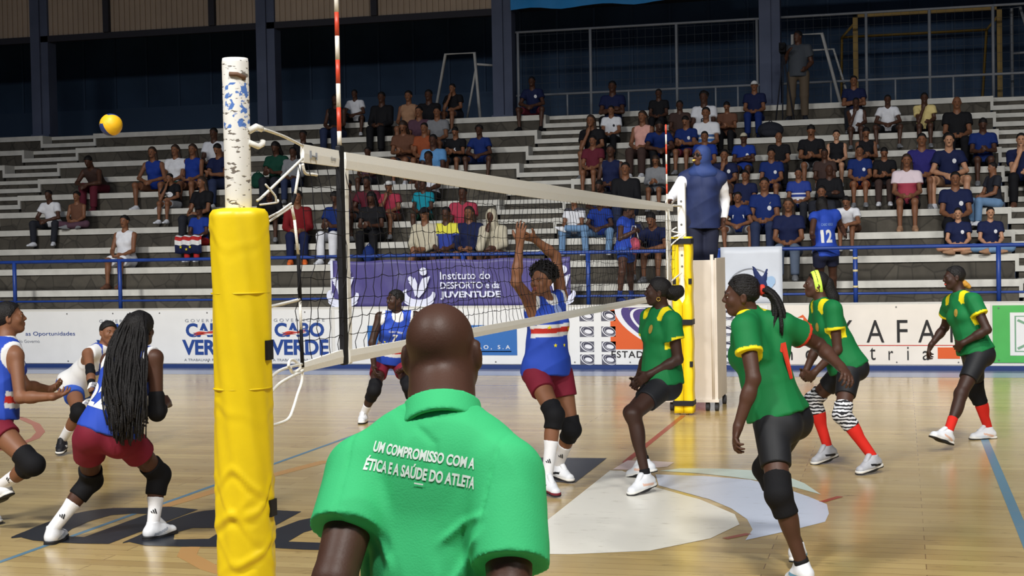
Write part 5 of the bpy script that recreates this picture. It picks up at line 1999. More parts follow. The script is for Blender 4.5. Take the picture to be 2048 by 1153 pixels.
M_BLUEJ = mat('jersey_blue', (42, 74, 178), 0.7, 0.25, vary=0.05, vscale=12, bump=0.06, bscale=220)
M_WHITEJ = mat('jersey_white', (226, 226, 226), 0.7, 0.25)
M_REDJ = mat('jersey_red', (196, 52, 44), 0.7, 0.25)
M_GREENJ = mat('jersey_green', (20, 114, 60), 0.65, 0.3, vary=0.06, vscale=10, bump=0.06, bscale=220)
M_YELLOWJ = mat('jersey_yellow', (240, 222, 30), 0.65, 0.3)
M_REDTRIM = mat('jersey_scarlet', (206, 58, 36), 0.65, 0.3)
M_MAROON = mat('shorts_maroon', (116, 30, 48), 0.75, 0.2, vary=0.06, vscale=12)
M_BLACKS = mat('shorts_black', (26, 27, 31), 0.6, 0.3, vary=0.1, vscale=12)
M_PADK = mat('kneepad_black', (20, 20, 23), 0.8, 0.2, bump=0.15, bscale=120)
M_SOCKW = mat('sock_white', (234, 234, 236), 0.8, 0.2, bump=0.2, bscale=150)
M_SOCKR = mat('sock_red', (214, 44, 34), 0.8, 0.2, bump=0.15, bscale=150)
M_SOCKK = mat('sock_black', (26, 26, 28), 0.8, 0.2)
M_SHOEW = mat('shoe_white', (228, 230, 234), 0.5, 0.3, vary=0.05, vscale=20)
M_SHOEG = mat('shoe_silver', (176, 178, 184), 0.45, 0.4, vary=0.1, vscale=24)
M_SHOEK = mat('shoe_black', (32, 32, 36), 0.5, 0.3)
M_SOLEW = mat('sole_white', (236, 234, 228), 0.55)
M_SOLEK = mat('sole_black', (34, 34, 36), 0.6)
M_SOLER = mat('sole_maroon', (120, 40, 50), 0.6)
M_MARKK = mat('mark_black', (24, 24, 28), 0.6)
M_GOLD = mat('gold', (220, 180, 90), 0.3, 0.5, metal=0.9)

M_ZEBRA = bpy.data.materials.new('zebra_cloth')
M_ZEBRA.use_nodes = True
nt = M_ZEBRA.node_tree
wv = nt.nodes.new('ShaderNodeTexWave')
wv.bands_direction = 'Z'
wv.inputs['Scale'].default_value = 11
wv.inputs['Distortion'].default_value = 5
wv.inputs['Detail Scale'].default_value = 1.6
tc = nt.nodes.new('ShaderNodeTexCoord')
nt.links.new(tc.outputs['Object'], wv.inputs['Vector'])
cr = nt.nodes.new('ShaderNodeValToRGB')
cr.color_ramp.elements[0].position = 0.46
cr.color_ramp.elements[0].color = lin((24, 24, 30)) + (1,)
cr.color_ramp.elements[1].position = 0.54
cr.color_ramp.elements[1].color = lin((226, 226, 230)) + (1,)
nt.links.new(wv.outputs['Fac'], cr.inputs[0])
nt.links.new(cr.outputs[0], nt.nodes['Principled BSDF'].inputs['Base Color'])
nt.nodes['Principled BSDF'].inputs['Roughness'].default_value = 0.8


def tcoord(P, ce):
    rel = ce - P.J['pelvis']
    L = np.linalg.norm(P.J['neck'] - P.J['pelvis'])
    return rel @ P.up / L, rel @ P.frW[0], rel @ P.frW[1]


def paint_blue(b0, b1, white_side=False):
    def fn(P, ce):
        t, r, f = tcoord(P, ce)
        mi = np.zeros(len(ce), np.int32)
        if white_side:
            mi[:] = 1
            mi[(t > .62)] = 0
        if b1 > b0:
            w = (b1 - b0)
            tt = t + 0.10 * r
            front = f > 0.01
            mi[front & (tt > b0) & (tt < b1)] = 1
            mi[front & (tt > b0 + .3 * w) & (tt < b0 + .72 * w)] = 2
        for sd, sg in (('R', 1), ('L', -1)):
            sh = P.J['sh' + sd]
            l = (ce - sh) @ P.Rc * sg
            ds = np.linalg.norm(ce - sh, axis=1)
            mi[(l > (-.048 if not white_side else -.10) * P.q) & (t > .5) & (ds < (.10 if not white_side else .2) * P.q)] = 1
        dn = np.linalg.norm(ce - (P.J['neck'] + P.frC[1] * .02 - P.up * .0), axis=1)
        mi[dn < .078 * P.q] = 1
        return mi
    return fn


def paint_green(slv, red_r=False, patch=True):
    def fn(P, ce):
        mi = np.zeros(len(ce), np.int32)
        for sd in 'RL':
            sh, el = P.J['sh' + sd], P.J['el' + sd]
            d = nz(el - sh)
            L = np.linalg.norm(el - sh)
            s_ = (ce - sh) @ d / L
            rad = np.linalg.norm((ce - sh) - np.outer((ce - sh) @ d, d), axis=1)
            mi[(s_ > slv - .07) & (s_ < slv + .2) & (rad < .088 * P.q) & ((ce - sh) @ P.Rc * (1 if sd == 'R' else -1) > -.035)] = 2 if (red_r and sd == 'R') else 1
            if patch:
                c = lerp(P.J['neck'], sh, .62) + P.frC[1] * .035 * P.q + P.up * .02
                rel = ce - c
                m = (np.abs(rel @ P.frC[0]) < .034 * P.q) & (np.abs(rel @ P.frC[1]) < .05 * P.q) & (rel @ P.up > -.05)
                mi[m] = 1
        return mi
    return fn


def sock_mark(P, sk, sd, root):
    """three slanting bars knitted into the sock"""
    kn, an = P.J['kn' + sd], P.J['an' + sd]
    view = nz(np.array(CAM) - an)
    pts, fs = [], []
    for i, hgt in enumerate((.012, .022, .03)):
        x = -.018 + .013 * i
        b_ = len(pts)
        pts += [(x, -.012), (x + .009, -.012), (x + .009 - .006 - hgt * .2, hgt - .012), (x - .006 - hgt * .2, hgt - .012)]
        fs.append((b_, b_ + 1, b_ + 2, b_ + 3))
    fig_decal('sock_mark', sk, '', lerp(kn, an, .74), view, kn - an, 0, 0, M_MARKK, sk, shape_=(np.array(pts), fs))


def person(name, H, face, label, group, sex='f', build=1.0, up=None):
    P = Person(POSES[name], H, face, sex, build, up)
    base = P.J['pelvis']
    root = thing('person', label, 'person', (0, 0, 0), 0, group)
    return P, root


HS = 0.0068
GB, GG = 'players in blue', 'players in green'

# ---------------- the blocker with raised arms
P, root = person('blocker', 1.72, (-.36, -.93, .04), 'player in blue jumping position with both arms raised at the net', GB)
add_body(P, root, HS, 'm', {'R': dict(curl=.25, n=(.2, .9, .3), spread=1.2), 'L': dict(curl=.3, n=(.1, .9, .4), spread=1.2)})
sh_ = shirt(P, root, HS, [M_BLUEJ, M_WHITEJ, M_REDJ], hem=-.03, tank=True, paint=paint_blue(.49, .67), flare=-.01, infl=.02, wr=.012)
for x, t_ in ((-.07, .78), (.02, .78), (-.05, .36), (.04, .36), (-.10, .60), (.10, .62)):
    fig_decal('star', sh_, '', P.tp(t_, x, .1), P.frC[1], P.up, 0, 0, M_YELLOWJ, sh_, shape_=star_shape(.017))
fig_decal('crest', sh_, '', P.tp(.86, -.03, .1), P.frC[1], P.up, 0, 0, mat('crest_pale', (140, 160, 214), 0.6), sh_, shape_=blob_shape(.09, .10))
shorts(P, root, HS, M_MAROON, .40, loose=.008)
for sd in 'RL':
    kneepad(P, root, sd, HS, M_PADK)
    sk = sock(P, root, sd, HS, M_SOCKW, .42)
    sock_mark(P, sk, sd, root)
    shoe(P, root, sd, .0055, M_SHOEW, M_SOLER if sd == 'R' else M_SOLEW, accent=M_MARKK)
hr = hair(P, root, HS, 'afro', M_HAIR)
rb = random.Random(4)
q = MB()
for i in range(420):                                # loose curls standing off the head
    a, b_ = rb.uniform(-2.6, 2.6), rb.uniform(.15, 1.75)
    d = P.fr_h[2] * math.cos(b_) + (P.fr_h[0] * math.sin(a) - P.fr_h[1] * math.cos(a)) * math.sin(b_)
    if d @ (P.fr_h[1] * .8 - P.fr_h[2] * .6) > .28:
        continue
    c = P.hp(0, -.03, .05) + d * rb.uniform(.085, .105) * P.hs
    u_ = nz(np.cross(d, V(rb.gauss(0, 1), rb.gauss(0, 1), rb.gauss(0, 1))))
    w_ = np.cross(d, u_)
    n_ = rb.uniform(.018, .034)
    q.tube([c + d * n_ * t_ * 1.2 + (u_ * math.cos(9 * t_) + w_ * math.sin(9 * t_)) * .008 for t_ in np.linspace(0, 1, 8)], [.0045, .005, .005, .005, .005, .0045, .004, .002], 5)
q.build('curls', M_HAIR, hr, True)['kind'] = 'stuff'

# ---------------- player number seven in the back court
P, root = person('seven', 1.68, (-.62, -.76, .02), 'crouching player in blue with number seven behind the net', GB)
add_body(P, root, .0075, 'k', {'R': dict(curl=.5), 'L': dict(curl=.7)})
sh_ = shirt(P, root, .0075, [M_BLUEJ, M_WHITEJ, M_REDJ], hem=-.01, tank=True, paint=paint_blue(.16, .42), infl=.02)
fig_decal('number', sh_, '7', P.tp(.60, -.0, .1), P.frC[1], P.up, .055, .085, M_WHITEJ, sh_, .04)
fig_decal('team_name', sh_, 'CABO VERDE', P.tp(.74, .0, .1), P.frC[1], P.up, .15, .018, M_WHITEJ, sh_, .01)
for x in (.10, .05, -.06):
    fig_decal('star', sh_, '', P.tp(.47, x, .1), P.frC[1], P.up, 0, 0, M_YELLOWJ, sh_, shape_=star_shape(.014))
shorts(P, root, .0075, M_MAROON, .42, loose=.008)
for sd in 'RL':
    kneepad(P, root, sd, .0075, M_PADK, .12, .13)
    sock(P, root, sd, .0075, M_SOCKW, .6)
    shoe(P, root, sd, .0065, M_SHOEW, M_SOLEW)
hair(P, root, .006, 'corn', M_HAIR)

# ---------------- player with the long braids, seen from behind
P, root = person('braids', 1.70, (.02, .99, .08), 'player in blue with very long black braids seen from behind', GB)
add_body(P, root, HS, 'd', {'R': dict(curl=.5, n=(-.8, .2, -.3)), 'L': dict(curl=.5)})
sh_ = shirt(P, root, HS, [M_BLUEJ, M_WHITEJ, M_REDJ], tank=True, hem=.02, infl=.02, wr=.010, paint=paint_blue(0, 0))
fig_decal('number', sh_, '22', P.tp(.40, -.10, -.1), -P.frW[1], P.up, .17, .15, M_WHITEJ, sh_, .03)
for i in range(3):
    fig_decal('shoulder_stripe', sh_, '', P.J['neck'] + P.frC[0] * (-.10) + P.up * (-.02 - .016 * i) - P.frC[1] * .05, -P.frC[1] + P.up * .5, P.up + P.frC[0] * .2, 0, 0, M_WHITEJ, sh_,
              shape_=(np.array([(-.05, -.004), (.05, -.004), (.05, .004), (-.05, .004)]), [(0, 1, 2, 3)]))
shorts(P, root, HS, M_MAROON, .40, loose=.010, infl=.016)
for sd in 'RL':
    kneepad(P, root, sd, HS, M_PADK, .12, .13)
    sk = sock(P, root, sd, HS, M_SOCKW, .47)
    sock_mark(P, sk, sd, root)
    shoe(P, root, sd, .0055, M_SHOEW, M_SOLEK, accent=mat('shoe_grey', (170, 176, 186), .5))
F = Field()                                         # elbow pad on the right arm
el, sh0, wr0 = P.J['elR'], P.J['shR'], P.J['wrR']
F.cap(lerp(el, sh0, .3), el, .052, .054, .02)
F.cap(el, lerp(el, wr0, .3), .054, .05, .02)
v, fa = F.mesh(.0065, .002)
mesh_obj('elbow_pad', v, fa, M_PADK, root, None, True)
hr = hair(P, root, HS, 'short', M_HAIR, (.7, -.72), .026)
rb = random.Random(8)
q = MB()
back = -P.frC[1]
rr_ = P.frC[0]
for i in range(260):
    a = rb.uniform(-1, 1)
    lv = rb.uniform(-.10, .10)
    st_ = P.hp(a * .085 * math.sqrt(max(0, 1 - (lv / .14) ** 2)), -.075 + .045 * abs(a) - rb.uniform(0, .02), .03 + lv)
    spread = max(-1, min(1, a * .7 + rb.gauss(0, .35)))
    ln = rb.uniform(.38, .68) * (1 - .12 * abs(spread))
    end = P.J['neck'] - P.up * ln * .58 + V(0, 0, -1) * ln * .30 + rr_ * (.17 + (.15 if spread > 0 else .11) * spread) + back * (.13 + rb.uniform(0, .08))
    mid = P.hp(a * .12, -.13 - rb.uniform(0, .06), -.06) + back * .03 + rr_ * .07 * spread
    m2 = lerp(mid, end, .55) + back * .06 + rr_ * .04 * spread
    pts = []
    for k in range(10):
        t_ = k / 9
        pts.append(st_ * (1 - t_) ** 3 + 3 * mid * t_ * (1 - t_) ** 2 + 3 * m2 * t_ * t_ * (1 - t_) + end * t_ ** 3 + rr_ * .006 * math.sin(k * 1.3 + i))
    r0 = rb.uniform(.0055, .0085)
    q.tube(pts, [r0 * (1 + .12 * (k % 2)) * (1 - .4 * k / 9) for k in range(10)], 6)
q.build('braids', M_HAIR, hr, True)['kind'] = 'stuff'

# ---------------- the libero in white
P, root = person('libero', 1.66, (.80, -.58, 0.0), 'player in a white and blue shirt bending forward behind the player with braids', GB)
add_body(P, root, .0075, 'm', {'R': dict(curl=.5), 'L': dict(curl=.5)})
sh_ = shirt(P, root, .0075, [M_BLUEJ, M_WHITEJ, M_REDJ], hem=.0, tank=True, paint=paint_blue(0, 0, True), infl=.02)
shorts(P, root, .0075, mat('shorts_blue', (44, 84, 180), 0.7), .35, loose=.008)
for sd in 'RL':
    kneepad(P, root, sd, .0075, M_PADK, .07, .08)
    sock(P, root, sd, .0075, M_SOCKW, .55)
    shoe(P, root, sd, .0065, M_SHOEK, M_SOLEW, accent=M_SHOEW)
    F = Field()                                     # black arm sleeve
    sh0, el, wr0 = P.J['sh' + sd], P.J['el' + sd], P.J['wr' + sd]
    F.cap(lerp(el, sh0, .25), el, .043, .041, .02)
    F.cap(el, wr0, .041, .031, .02)
    v, fa = F.mesh(.0065)
    mesh_obj('arm_sleeve', v, fa, M_PADK, root, None, True)
hair(P, root, .007, 'short', M_HAIR, (.62, -.78), .014)

# ---------------- the player cut by the left edge
P, root = person('running', 1.70, (.82, .50, .16), 'player in blue running in from the left edge with joined forearms', GB)
add_body(P, root, .007, 'm', {'R': dict(curl=.4, n=(0, .6, .8)), 'L': dict(curl=.4, n=(0, -.6, .8))})
sh_ = shirt(P, root, .007, [M_BLUEJ, M_WHITEJ, M_REDJ], hem=.04, tank=True, paint=paint_blue(.2, .4), infl=.02)
shorts(P, root, .007, M_MAROON, .30, loose=.006)
for sd in 'RL':
    kneepad(P, root, sd, .007, M_PADK, .12, .11)
    sk = sock(P, root, sd, .007, M_SOCKW, .55)
    sock_mark(P, sk, sd, root)
    shoe(P, root, sd, .006, M_SHOEW, M_SOLEW)
hair(P, root, .007, 'bun', M_HAIR, (.7, -.7), .016)

# ---------------- green player one, arm swung back
P, root = person('spiker_one', 1.70, (-.985, -.16, -.03), 'player in green with a ponytail and one arm swung back, nearest on the right', GG)
add_body(P, root, .0065, 'd', {'L': dict(curl=.75, n=(.7, .3, .1)), 'R': dict(curl=.7, n=(-.5, .3, -.6))})
sh_ = shirt(P, root, .0065, [M_GREENJ, M_YELLOWJ, M_REDTRIM], sleeve=.52, hem=.05, paint=paint_green(.52, True), infl=.017, wr=.010, collar=.05)
one = (np.array([(-.018, -.10), (.018, -.10), (.018, .10), (-.012, .10), (-.03, .06), (-.02, .05), (-.018, .055)]), [(0, 1, 2, 3, 6), (3, 4, 5, 6)])
fig_decal('number', sh_, '', P.tp(.52, .03, -.1), -P.frC[1], P.up, 0, 0, M_REDTRIM, sh_, shape_=one)
shorts(P, root, .0065, M_BLACKS, .60)
for sd in 'RL':
    kneepad(P, root, sd, .0065, M_PADK, .11, .11)
    sock(P, root, sd, .0065, M_SOCKK, .90)
    shoe(P, root, sd, .0055, M_SHOEW, M_SOLEW, accent=mat('shoe_blue', (110, 160, 190), .5))
hr = hair(P, root, .005, 'corn', M_HAIR, (.72, -.66), .011)
q = MB()
for i in range(13):                                 # rows of plaits running back over the crown
    a = -1.25 + 2.5 * i / 12
    pts = [P.hp(.081 * math.sin(a) * math.sin(b), -.016 + .105 * math.cos(b), .036 + .094 * math.cos(a) * math.sin(b)) for b in np.linspace(.95, 2.5, 12)]
    q.tube(pts, .007 * P.hs, 6)
q.build('plaits', M_HAIR, hr, True)
q = MB()
knot = P.hp(0, -.13, .03)
for i in range(64):
    a = rb.uniform(0, 6.28)
    rr = rb.uniform(0, .062)
    st_ = knot + P.fr_h[0] * math.cos(a) * rr * .5 + P.fr_h[2] * math.sin(a) * rr * .5
    md = knot - P.fr_h[1] * (.10 + rb.uniform(0, .03)) + V(0, 0, -.02) + P.fr_h[0] * math.cos(a) * rr
    en = knot - P.fr_h[1] * (.085 + rr * math.sin(a)) + V(0, 0, -.21 - rb.uniform(0, .06)) + P.fr_h[0] * math.cos(a) * rr * 1.2
    q.tube([st_ * (1 - t_) ** 2 + 2 * md * t_ * (1 - t_) + en * t_ * t_ for t_ in np.linspace(0, 1, 8)], [.009, .011, .0125, .012, .0125, .011, .010, .006], 6)
q.build('ponytail', M_HAIR, hr, True)
F = Field()
F.ell(knot + P.fr_h[1] * .0, V(.03, .026, .032), P.fr_h, .01)
v, fa = F.mesh(.005, .004, 90)
mesh_obj('hair_tie', v, fa, mat('scrunchie_red', (206, 60, 44), .7), hr, None, True)
F = Field()
F.cap(knot + P.fr_h[2] * .02, knot + P.fr_h[2] * .13 + P.fr_h[1] * .045, .03, .008, .01, fr=P.fr_h, sc=(3.0, 1, 1))
F.cap(knot + P.fr_h[2] * .02, knot + P.fr_h[2] * .11 - P.fr_h[1] * .03, .022, .008, .01, fr=P.fr_h, sc=(3.0, 1, 1))
v, fa = F.mesh(.005, .002)
mesh_obj('hair_bow', v, fa, mat('bow_navy', (28, 42, 92), .6), hr, None, True)

# ---------------- green front player at the net
P, root = person('spiker_left', 1.66, (-.97, -.22, .05), 'player in green standing at the net in front of the yellow far post', GG, build=1.06)
add_body(P, root, HS, 'k', {'L': dict(curl=.5, n=(0, .8, -.2)), 'R': dict(curl=.5)})
sh_ = shirt(P, root, HS, [M_GREENJ, M_YELLOWJ, M_REDTRIM], sleeve=.50, hem=.015, paint=paint_green(.50), infl=.017, collar=.03)
fig_decal('crest', sh_, '', P.tp(.74, -.07, .1), P.frC[1] - P.frC[0] * .4, P.up, 0, 0, mat('crest_gold', (170, 140, 60), .6), sh_, shape_=blob_shape(.05, .07))
shorts(P, root, HS, M_BLACKS, .52)
for sd in 'RL':
    sock(P, root, sd, HS, M_SOCKK, .88)
    shoe(P, root, sd, .0055, M_SHOEW, M_SOLEW, accent=mat('shoe_peach', (226, 186, 166), .5), size=1.05)
hr = hair(P, root, HS, 'short', M_HAIR, (.74, -.66), .012)
F = Field()
F.ell(P.hp(0, -.14, .0), V(.06, .06, .055), P.fr_h, .03)
F.ell(P.hp(0, -.19, .01), V(.045, .045, .05), P.fr_h, .03)
F.cap(P.hp(0, -.1, .0), P.hp(.02, -.16, -.06), .045, .02, .03)
v, fa = F.mesh(.006, .012, 60)
mesh_obj('hair_puff', v, fa, M_HAIR, hr, None, True)
q = MB()
c = P.hp(-.082, -.005, -.055)
q.tube([c + (P.fr_h[1] * math.cos(a) + P.fr_h[2] * math.sin(a)) * .014 for a in np.linspace(0, 6.28, 16)], .0025, 6)
q.build('earring', M_GOLD, root, True)

# ---------------- green player with the neon headband
P, root = person('headband', 1.68, (-.97, -.20, .12), 'player in green with a neon yellow headband, zebra knee pads and red socks', GG)
add_body(P, root, HS, 'd', {'L': dict(curl=.6, n=(.2, .7, .3)), 'R': dict(curl=.6)})
sh_ = shirt(P, root, HS, [M_GREENJ, M_YELLOWJ, M_REDTRIM], sleeve=.52, hem=.0, paint=paint_green(.52), infl=.017, collar=.05)
fig_decal('crest', sh_, '', P.tp(.72, -.08, .1), P.frC[1] - P.frC[0] * .4, P.up, 0, 0, mat('crest_gold', (170, 140, 60), .6), sh_, shape_=blob_shape(.05, .07))
shorts(P, root, HS, M_BLACKS, .56)
for sd in 'RL':
    kneepad(P, root, sd, HS, M_ZEBRA, .10, .12, name='zebra_knee_pad')
    sock(P, root, sd, HS, M_SOCKR, .26)
    shoe(P, root, sd, .0055, M_SHOEG, M_SOLEW, accent=M_MARKK, size=1.05)
hr = hair(P, root, HS, 'short', M_HAIR, (.74, -.66), .012)
F = Field()
F.cap(P.hp(0, -.10, .02), P.hp(0, -.165, -.12), .055, .05, .03)
F.cap(P.hp(0, -.165, -.10), P.hp(.02, -.20, -.24), .05, .02, .03)
v, fa = F.mesh(.006, .006, 60)
mesh_obj('ponytail', v, fa, M_HAIR, hr, None, True)
ax_ = nz(P.fr_h[1] * .94 - P.fr_h[2] * .30)
for off, m_, w in ((.006, mat('neon_yellow', (214, 250, 92), .6), .030), (-.002, mat('band_black', (24, 40, 30), .6), .004)):
    F = Field()
    c = P.hp(0, .0, .03)
    F.ell(P.hp(0, -.014, .022), (V(.076, .096, .100) + .0185 + (.002 if w < .01 else 0)) * P.hs, P.fr_h, .01, (plane(c + ax_ * w, ax_), plane(c - ax_ * w, -ax_)))
    v, fa = F.mesh(.005)
    mesh_obj('headband' if w > .01 else 'headband_stripe', v, fa, m_, hr, None, True)
q = MB()
c = P.hp(-.084, -.005, -.05)
q.tube([c + (P.fr_h[1] * math.cos(a) + P.fr_h[2] * math.sin(a)) * .012 for a in np.linspace(0, 6.28, 16)], .0025, 6)
q.build('earring', M_GOLD, root, True)

# ---------------- green player walking at the right
P, root = person('walker', 1.66, (-.97, -.22, -.02), 'player in green walking at the far right with one black knee sleeve', GG, build=1.03)
add_body(P, root, .007, 'k', {'L': dict(curl=.7, n=(.3, .7, 0)), 'R': dict(curl=.8)})
sh_ = shirt(P, root, .007, [M_GREENJ, M_YELLOWJ, M_REDTRIM], sleeve=.50, hem=.03, paint=paint_green(.50), infl=.017, collar=.03)
fig_decal('crest', sh_, '', P.tp(.74, -.07, .1), P.frC[1] - P.frC[0] * .4, P.up, 0, 0, mat('crest_gold', (170, 140, 60), .6), sh_, shape_=blob_shape(.05, .07))
shorts(P, root, .007, M_BLACKS, .60)
kneepad(P, root, 'R', .007, M_PADK, .14, .10)
sock(P, root, 'R', .007, M_SOCKR, .32)
sock(P, root, 'L', .007, M_SOCKR, .62)
for sd in 'RL':
    shoe(P, root, sd, .006, M_SHOEW, M_SOLEW, accent=mat('shoe_peach', (226, 186, 166), .5), size=1.05)
hr = hair(P, root, .006, 'corn', M_HAIR, (.74, -.66), .010)
F = Field()
F.cap(P.hp(0, -.10, -.06), P.hp(0, -.15, -.10), .03, .022, .02)
v, fa = F.mesh(.006, .006, 60)
mesh_obj('hair_bun', v, fa, mat('scrunchie_ochre', (196, 140, 50), .7), hr, None, True)
F = Field()
F.ell(P.hp(0, .088, -.064), V(.020, .013, .009), P.fr_h, .006)
v, fa = F.mesh(.003)
mesh_obj('mouth_guard', v, fa, mat('guard_red', (214, 70, 62), .4), root, None, True)

# ---------------- the official in the green polo shirt, back turned
J = POSES['official']
for sd in 'RL':
    hx, hy, hz = J['hip' + sd]
    J['kn' + sd] = (hx, hy + .02, .50)
    J['an' + sd] = (hx, hy, .09)
    J['to' + sd] = (hx + .01, hy + .17, .035)
P, root = person('official', 1.76, (-.08, .99, .02), 'man in a bright green polo shirt with white lettering, back turned in the foreground', None, 'm')
P.hs *= 1.07
HO = .0062


def neck_folds(P, F):
    for i, (z, w) in enumerate(((-.085, .05), (-.108, .055))):
        F.cap(P.hp(-w, -.074, z), P.hp(0, -.092, z - .004), .012, .014, .012)
        F.cap(P.hp(w, -.074, z), P.hp(0, -.092, z - .004), .012, .014, .012)
    F.cap(P.J['neck'], P.hp(0, -.03, -.05), .066, .068, .03)


add_body(P, root, .0058, 'd', {'R': dict(curl=.5), 'L': dict(curl=.5)}, extra=neck_folds)
M_POLO = mat('polo_green', (64, 194, 122), 0.75, 0.25, vary=0.03, vscale=6, bump=0.12, bscale=260)
M_POLOTXT = mat('polo_print_white', (232, 244, 236), 0.6)
sh_ = shirt(P, root, .0058, [M_POLO], sleeve=.56, slv_r=.74, hem=-.18, infl=.019, wr=.010, flare=-.005, belly=.03, loose=.002, seed=7, collar=.012, cr=.088,
            folds=[([(.175, .97), (.162, .80), (.15, .60)], -.006, .007), ([(-.175, .97), (-.162, .80), (-.15, .60)], -.006, .007), ([(.155, .64), (.10, .60), (.05, .52)], .010, .016), ([(.155, .58), (.11, .47), (.07, .33)], .011, .018),
                   ([(-.155, .64), (-.09, .55), (-.05, .42)], .009, .018), ([(-.05, .46), (-.06, .28), (-.08, .05)], .007, .022), ([(.05, .44), (.07, .25), (.08, .0)], .008, .022), ([(-.02, .97), (.03, .90), (.04, .80)], -.005, .014), ([(.14, .52), (.13, .38), (.14, .2)], -.010, .02), ([(-.13, .5), (-.12, .36), (-.13, .18)], -.008, .02)])
F = Field()
kn_ = P.J['neck']
ax_ = nz(P.J['head'] - kn_)
F.cap(kn_ - ax_ * .04, kn_ + ax_ * .10, .092, .074, .01, (plane(kn_ + ax_ * .036, ax_ + P.frC[1] * -.30 + P.frC[0] * .12), plane(kn_ - ax_ * .05, -ax_)))
F.cap(kn_ - ax_ * .08, kn_ + ax_ * .12, .082, .066, .004, op='s')
v, fa = F.mesh(.005, .002)
mesh_obj('collar', v, fa, M_POLO, sh_, None, True)
tilt = nz(P.frC[2] + P.frC[0] * .14)
fig_decal('lettering_first', sh_, 'UM COMPROMISSO COM A', P.tp(.855, .006, -.1), -P.frC[1], tilt, .238, .023, M_POLOTXT, sh_, .035, .0018, fine=.007)
fig_decal('lettering_second', sh_, 'ÉTICA E A SAÚDE DO ATLETA', P.tp(.79, .002, -.1), -P.frC[1], tilt, .254, .031, M_POLOTXT, sh_, .035, .0018, fine=.007)
fig_decal('lettering_dash', sh_, '', P.tp(.745, .004, -.1), -P.frC[1], tilt, 0, 0, M_POLOTXT, sh_, off=.0035, shape_=(np.array([(-.01, -.0015), (.01, -.0015), (.01, .0015), (-.01, .0015)]), [(0, 1, 2, 3)]))
shorts(P, root, .01, mat('trousers_dark', (36, 38, 46), .8), 1.1, name='trousers', infl=.014)
for sd in 'RL':
    shoe(P, root, sd, .008, M_SHOEK, M_SOLEK)

# ---------------- first referee on the stand
P, root = person('referee', 1.74, (-.62, -.78, .02), 'referee in navy with a blue head scarf and white sleeves above the far post', None, build=1.06)
add_body(P, root, .008, 'd', {'R': dict(curl=.7), 'L': dict(curl=.5)})
M_SCARF = mat('scarf_blue', (42, 62, 116), .7, vary=.08, vscale=9)
M_NAVYV = mat('vest_navy', (30, 42, 82), .7, vary=.08, vscale=8)
shirt(P, root, .009, [mat('sleeve_white', (236, 236, 240), .7)], sleeve=1.1, hem=-.02, infl=.012, name='undershirt')
shirt(P, root, .009, [M_NAVYV], sleeve=0, hem=-.16, infl=.028, name='vest', wr=.010, flare=.015, belly=.03)
shorts(P, root, .009, mat('trousers_navy', (26, 30, 52), .8), 1.1, name='trousers', infl=.016, loose=.012)
for sd in 'RL':
    shoe(P, root, sd, .008, M_SHOEK, M_SOLEK, fine=False)
F = Field()
F.ell(P.hp(0, -.022, .03), V(.092, .108, .10) * P.hs, P.fr_h, .02)
F.cap(P.hp(0, -.02, -.05), P.J['neck'] - P.up * .02, .088, .11, .04)
F.ell(P.J['neck'] - P.up * .05 + P.frC[1] * .03, V(.17, .13, .09), P.frC, .05)
F.ell(P.hp(0, .10, -.02), V(.058, .085, .083) * P.hs, P.fr_h, .015, op='s')
v, fa = F.mesh(.007, .004, 40)
mesh_obj('head_scarf', v, fa, M_SCARF, root, None, True)
q = MB()
for d in (-1, 1):
    c = P.hp(d * .032, .104, .004)
    ring = [c + P.fr_h[0] * .027 * math.cos(a) + P.fr_h[2] * .017 * math.sin(a) - P.fr_h[1] * .008 * abs(math.cos(a)) for a in np.linspace(0, 6.28, 14)[:-1]]
    q.add([c + P.fr_h[1] * .004] + ring, [(0, i + 1, (i + 1) % 13 + 1) for i in range(13)])
    q.tube([P.hp(d * .058, .095, .006), P.hp(d * .08, .0, .008)], .003, 6)
q.tube([P.hp(-.01, .112, .006), P.hp(.01, .112, .006)], .003, 6)
q.build('sunglasses', mat('lens_dark', (20, 20, 24), .15, .6), root)
q = MB()
q.tube([P.hp(0, .10, -.062), P.hp(0, .135, -.066)], [.012, .009], 8)
q.build('whistle', mat('whistle_yellow', (240, 210, 90), .4), root, True)

# ---------------- woman walking with a phone on the walkway
P, root = person('phone', 1.62, (.86, .1, -.5), 'woman in a blue jersey and shorts standing on the walkway looking at a phone', None)
add_body(P, root, .010, 'd', {'R': dict(curl=.7), 'L': dict(curl=.7)})
shirt(P, root, .010, [M_BLUEJ, M_WHITEJ, M_REDJ], sleeve=.25, hem=-.02, infl=.018)
shorts(P, root, .010, mat('shorts_blue', (44, 84, 180), 0.7), .38, loose=.012)
for sd in 'RL':
    sock(P, root, sd, .010, mat('sock_blue', (36, 60, 130), .8), .72)
    shoe(P, root, sd, .009, mat('shoe_navy', (32, 48, 104), .6), M_SOLEK, fine=False)
hair(P, root, .009, 'bun', M_HAIR, (.7, -.7), .012)
hh = (P.J['haR'] + P.J['haL']) / 2
o = MB().box((-.012, -.036, -.07), (.012, .036, .07)).build('phone', M_SHOEK, None)
o.location = tuple(hh + V(.03, 0, .03))
o.rotation_euler = (0, -.4, 0)
tag(o, 'dark phone held by the woman in blue standing on the walkway', 'phone')
t = thing('handbag', 'red and pink patterned bag hanging on the front of the woman on the walkway', 'bag', tuple(P.J['pelvis'] + V(.14, -.05, .05)))
F = Field()
F.ell(V(0, 0, 0), V(.09, .06, .13), None, .02)
v, fa = F.mesh(.012, .006, 30)
mesh_obj('bag_body', v, fa, mat('bag_red', (170, 70, 90), .7, vary=.5, vscale=14), t, None, True)
q = MB()
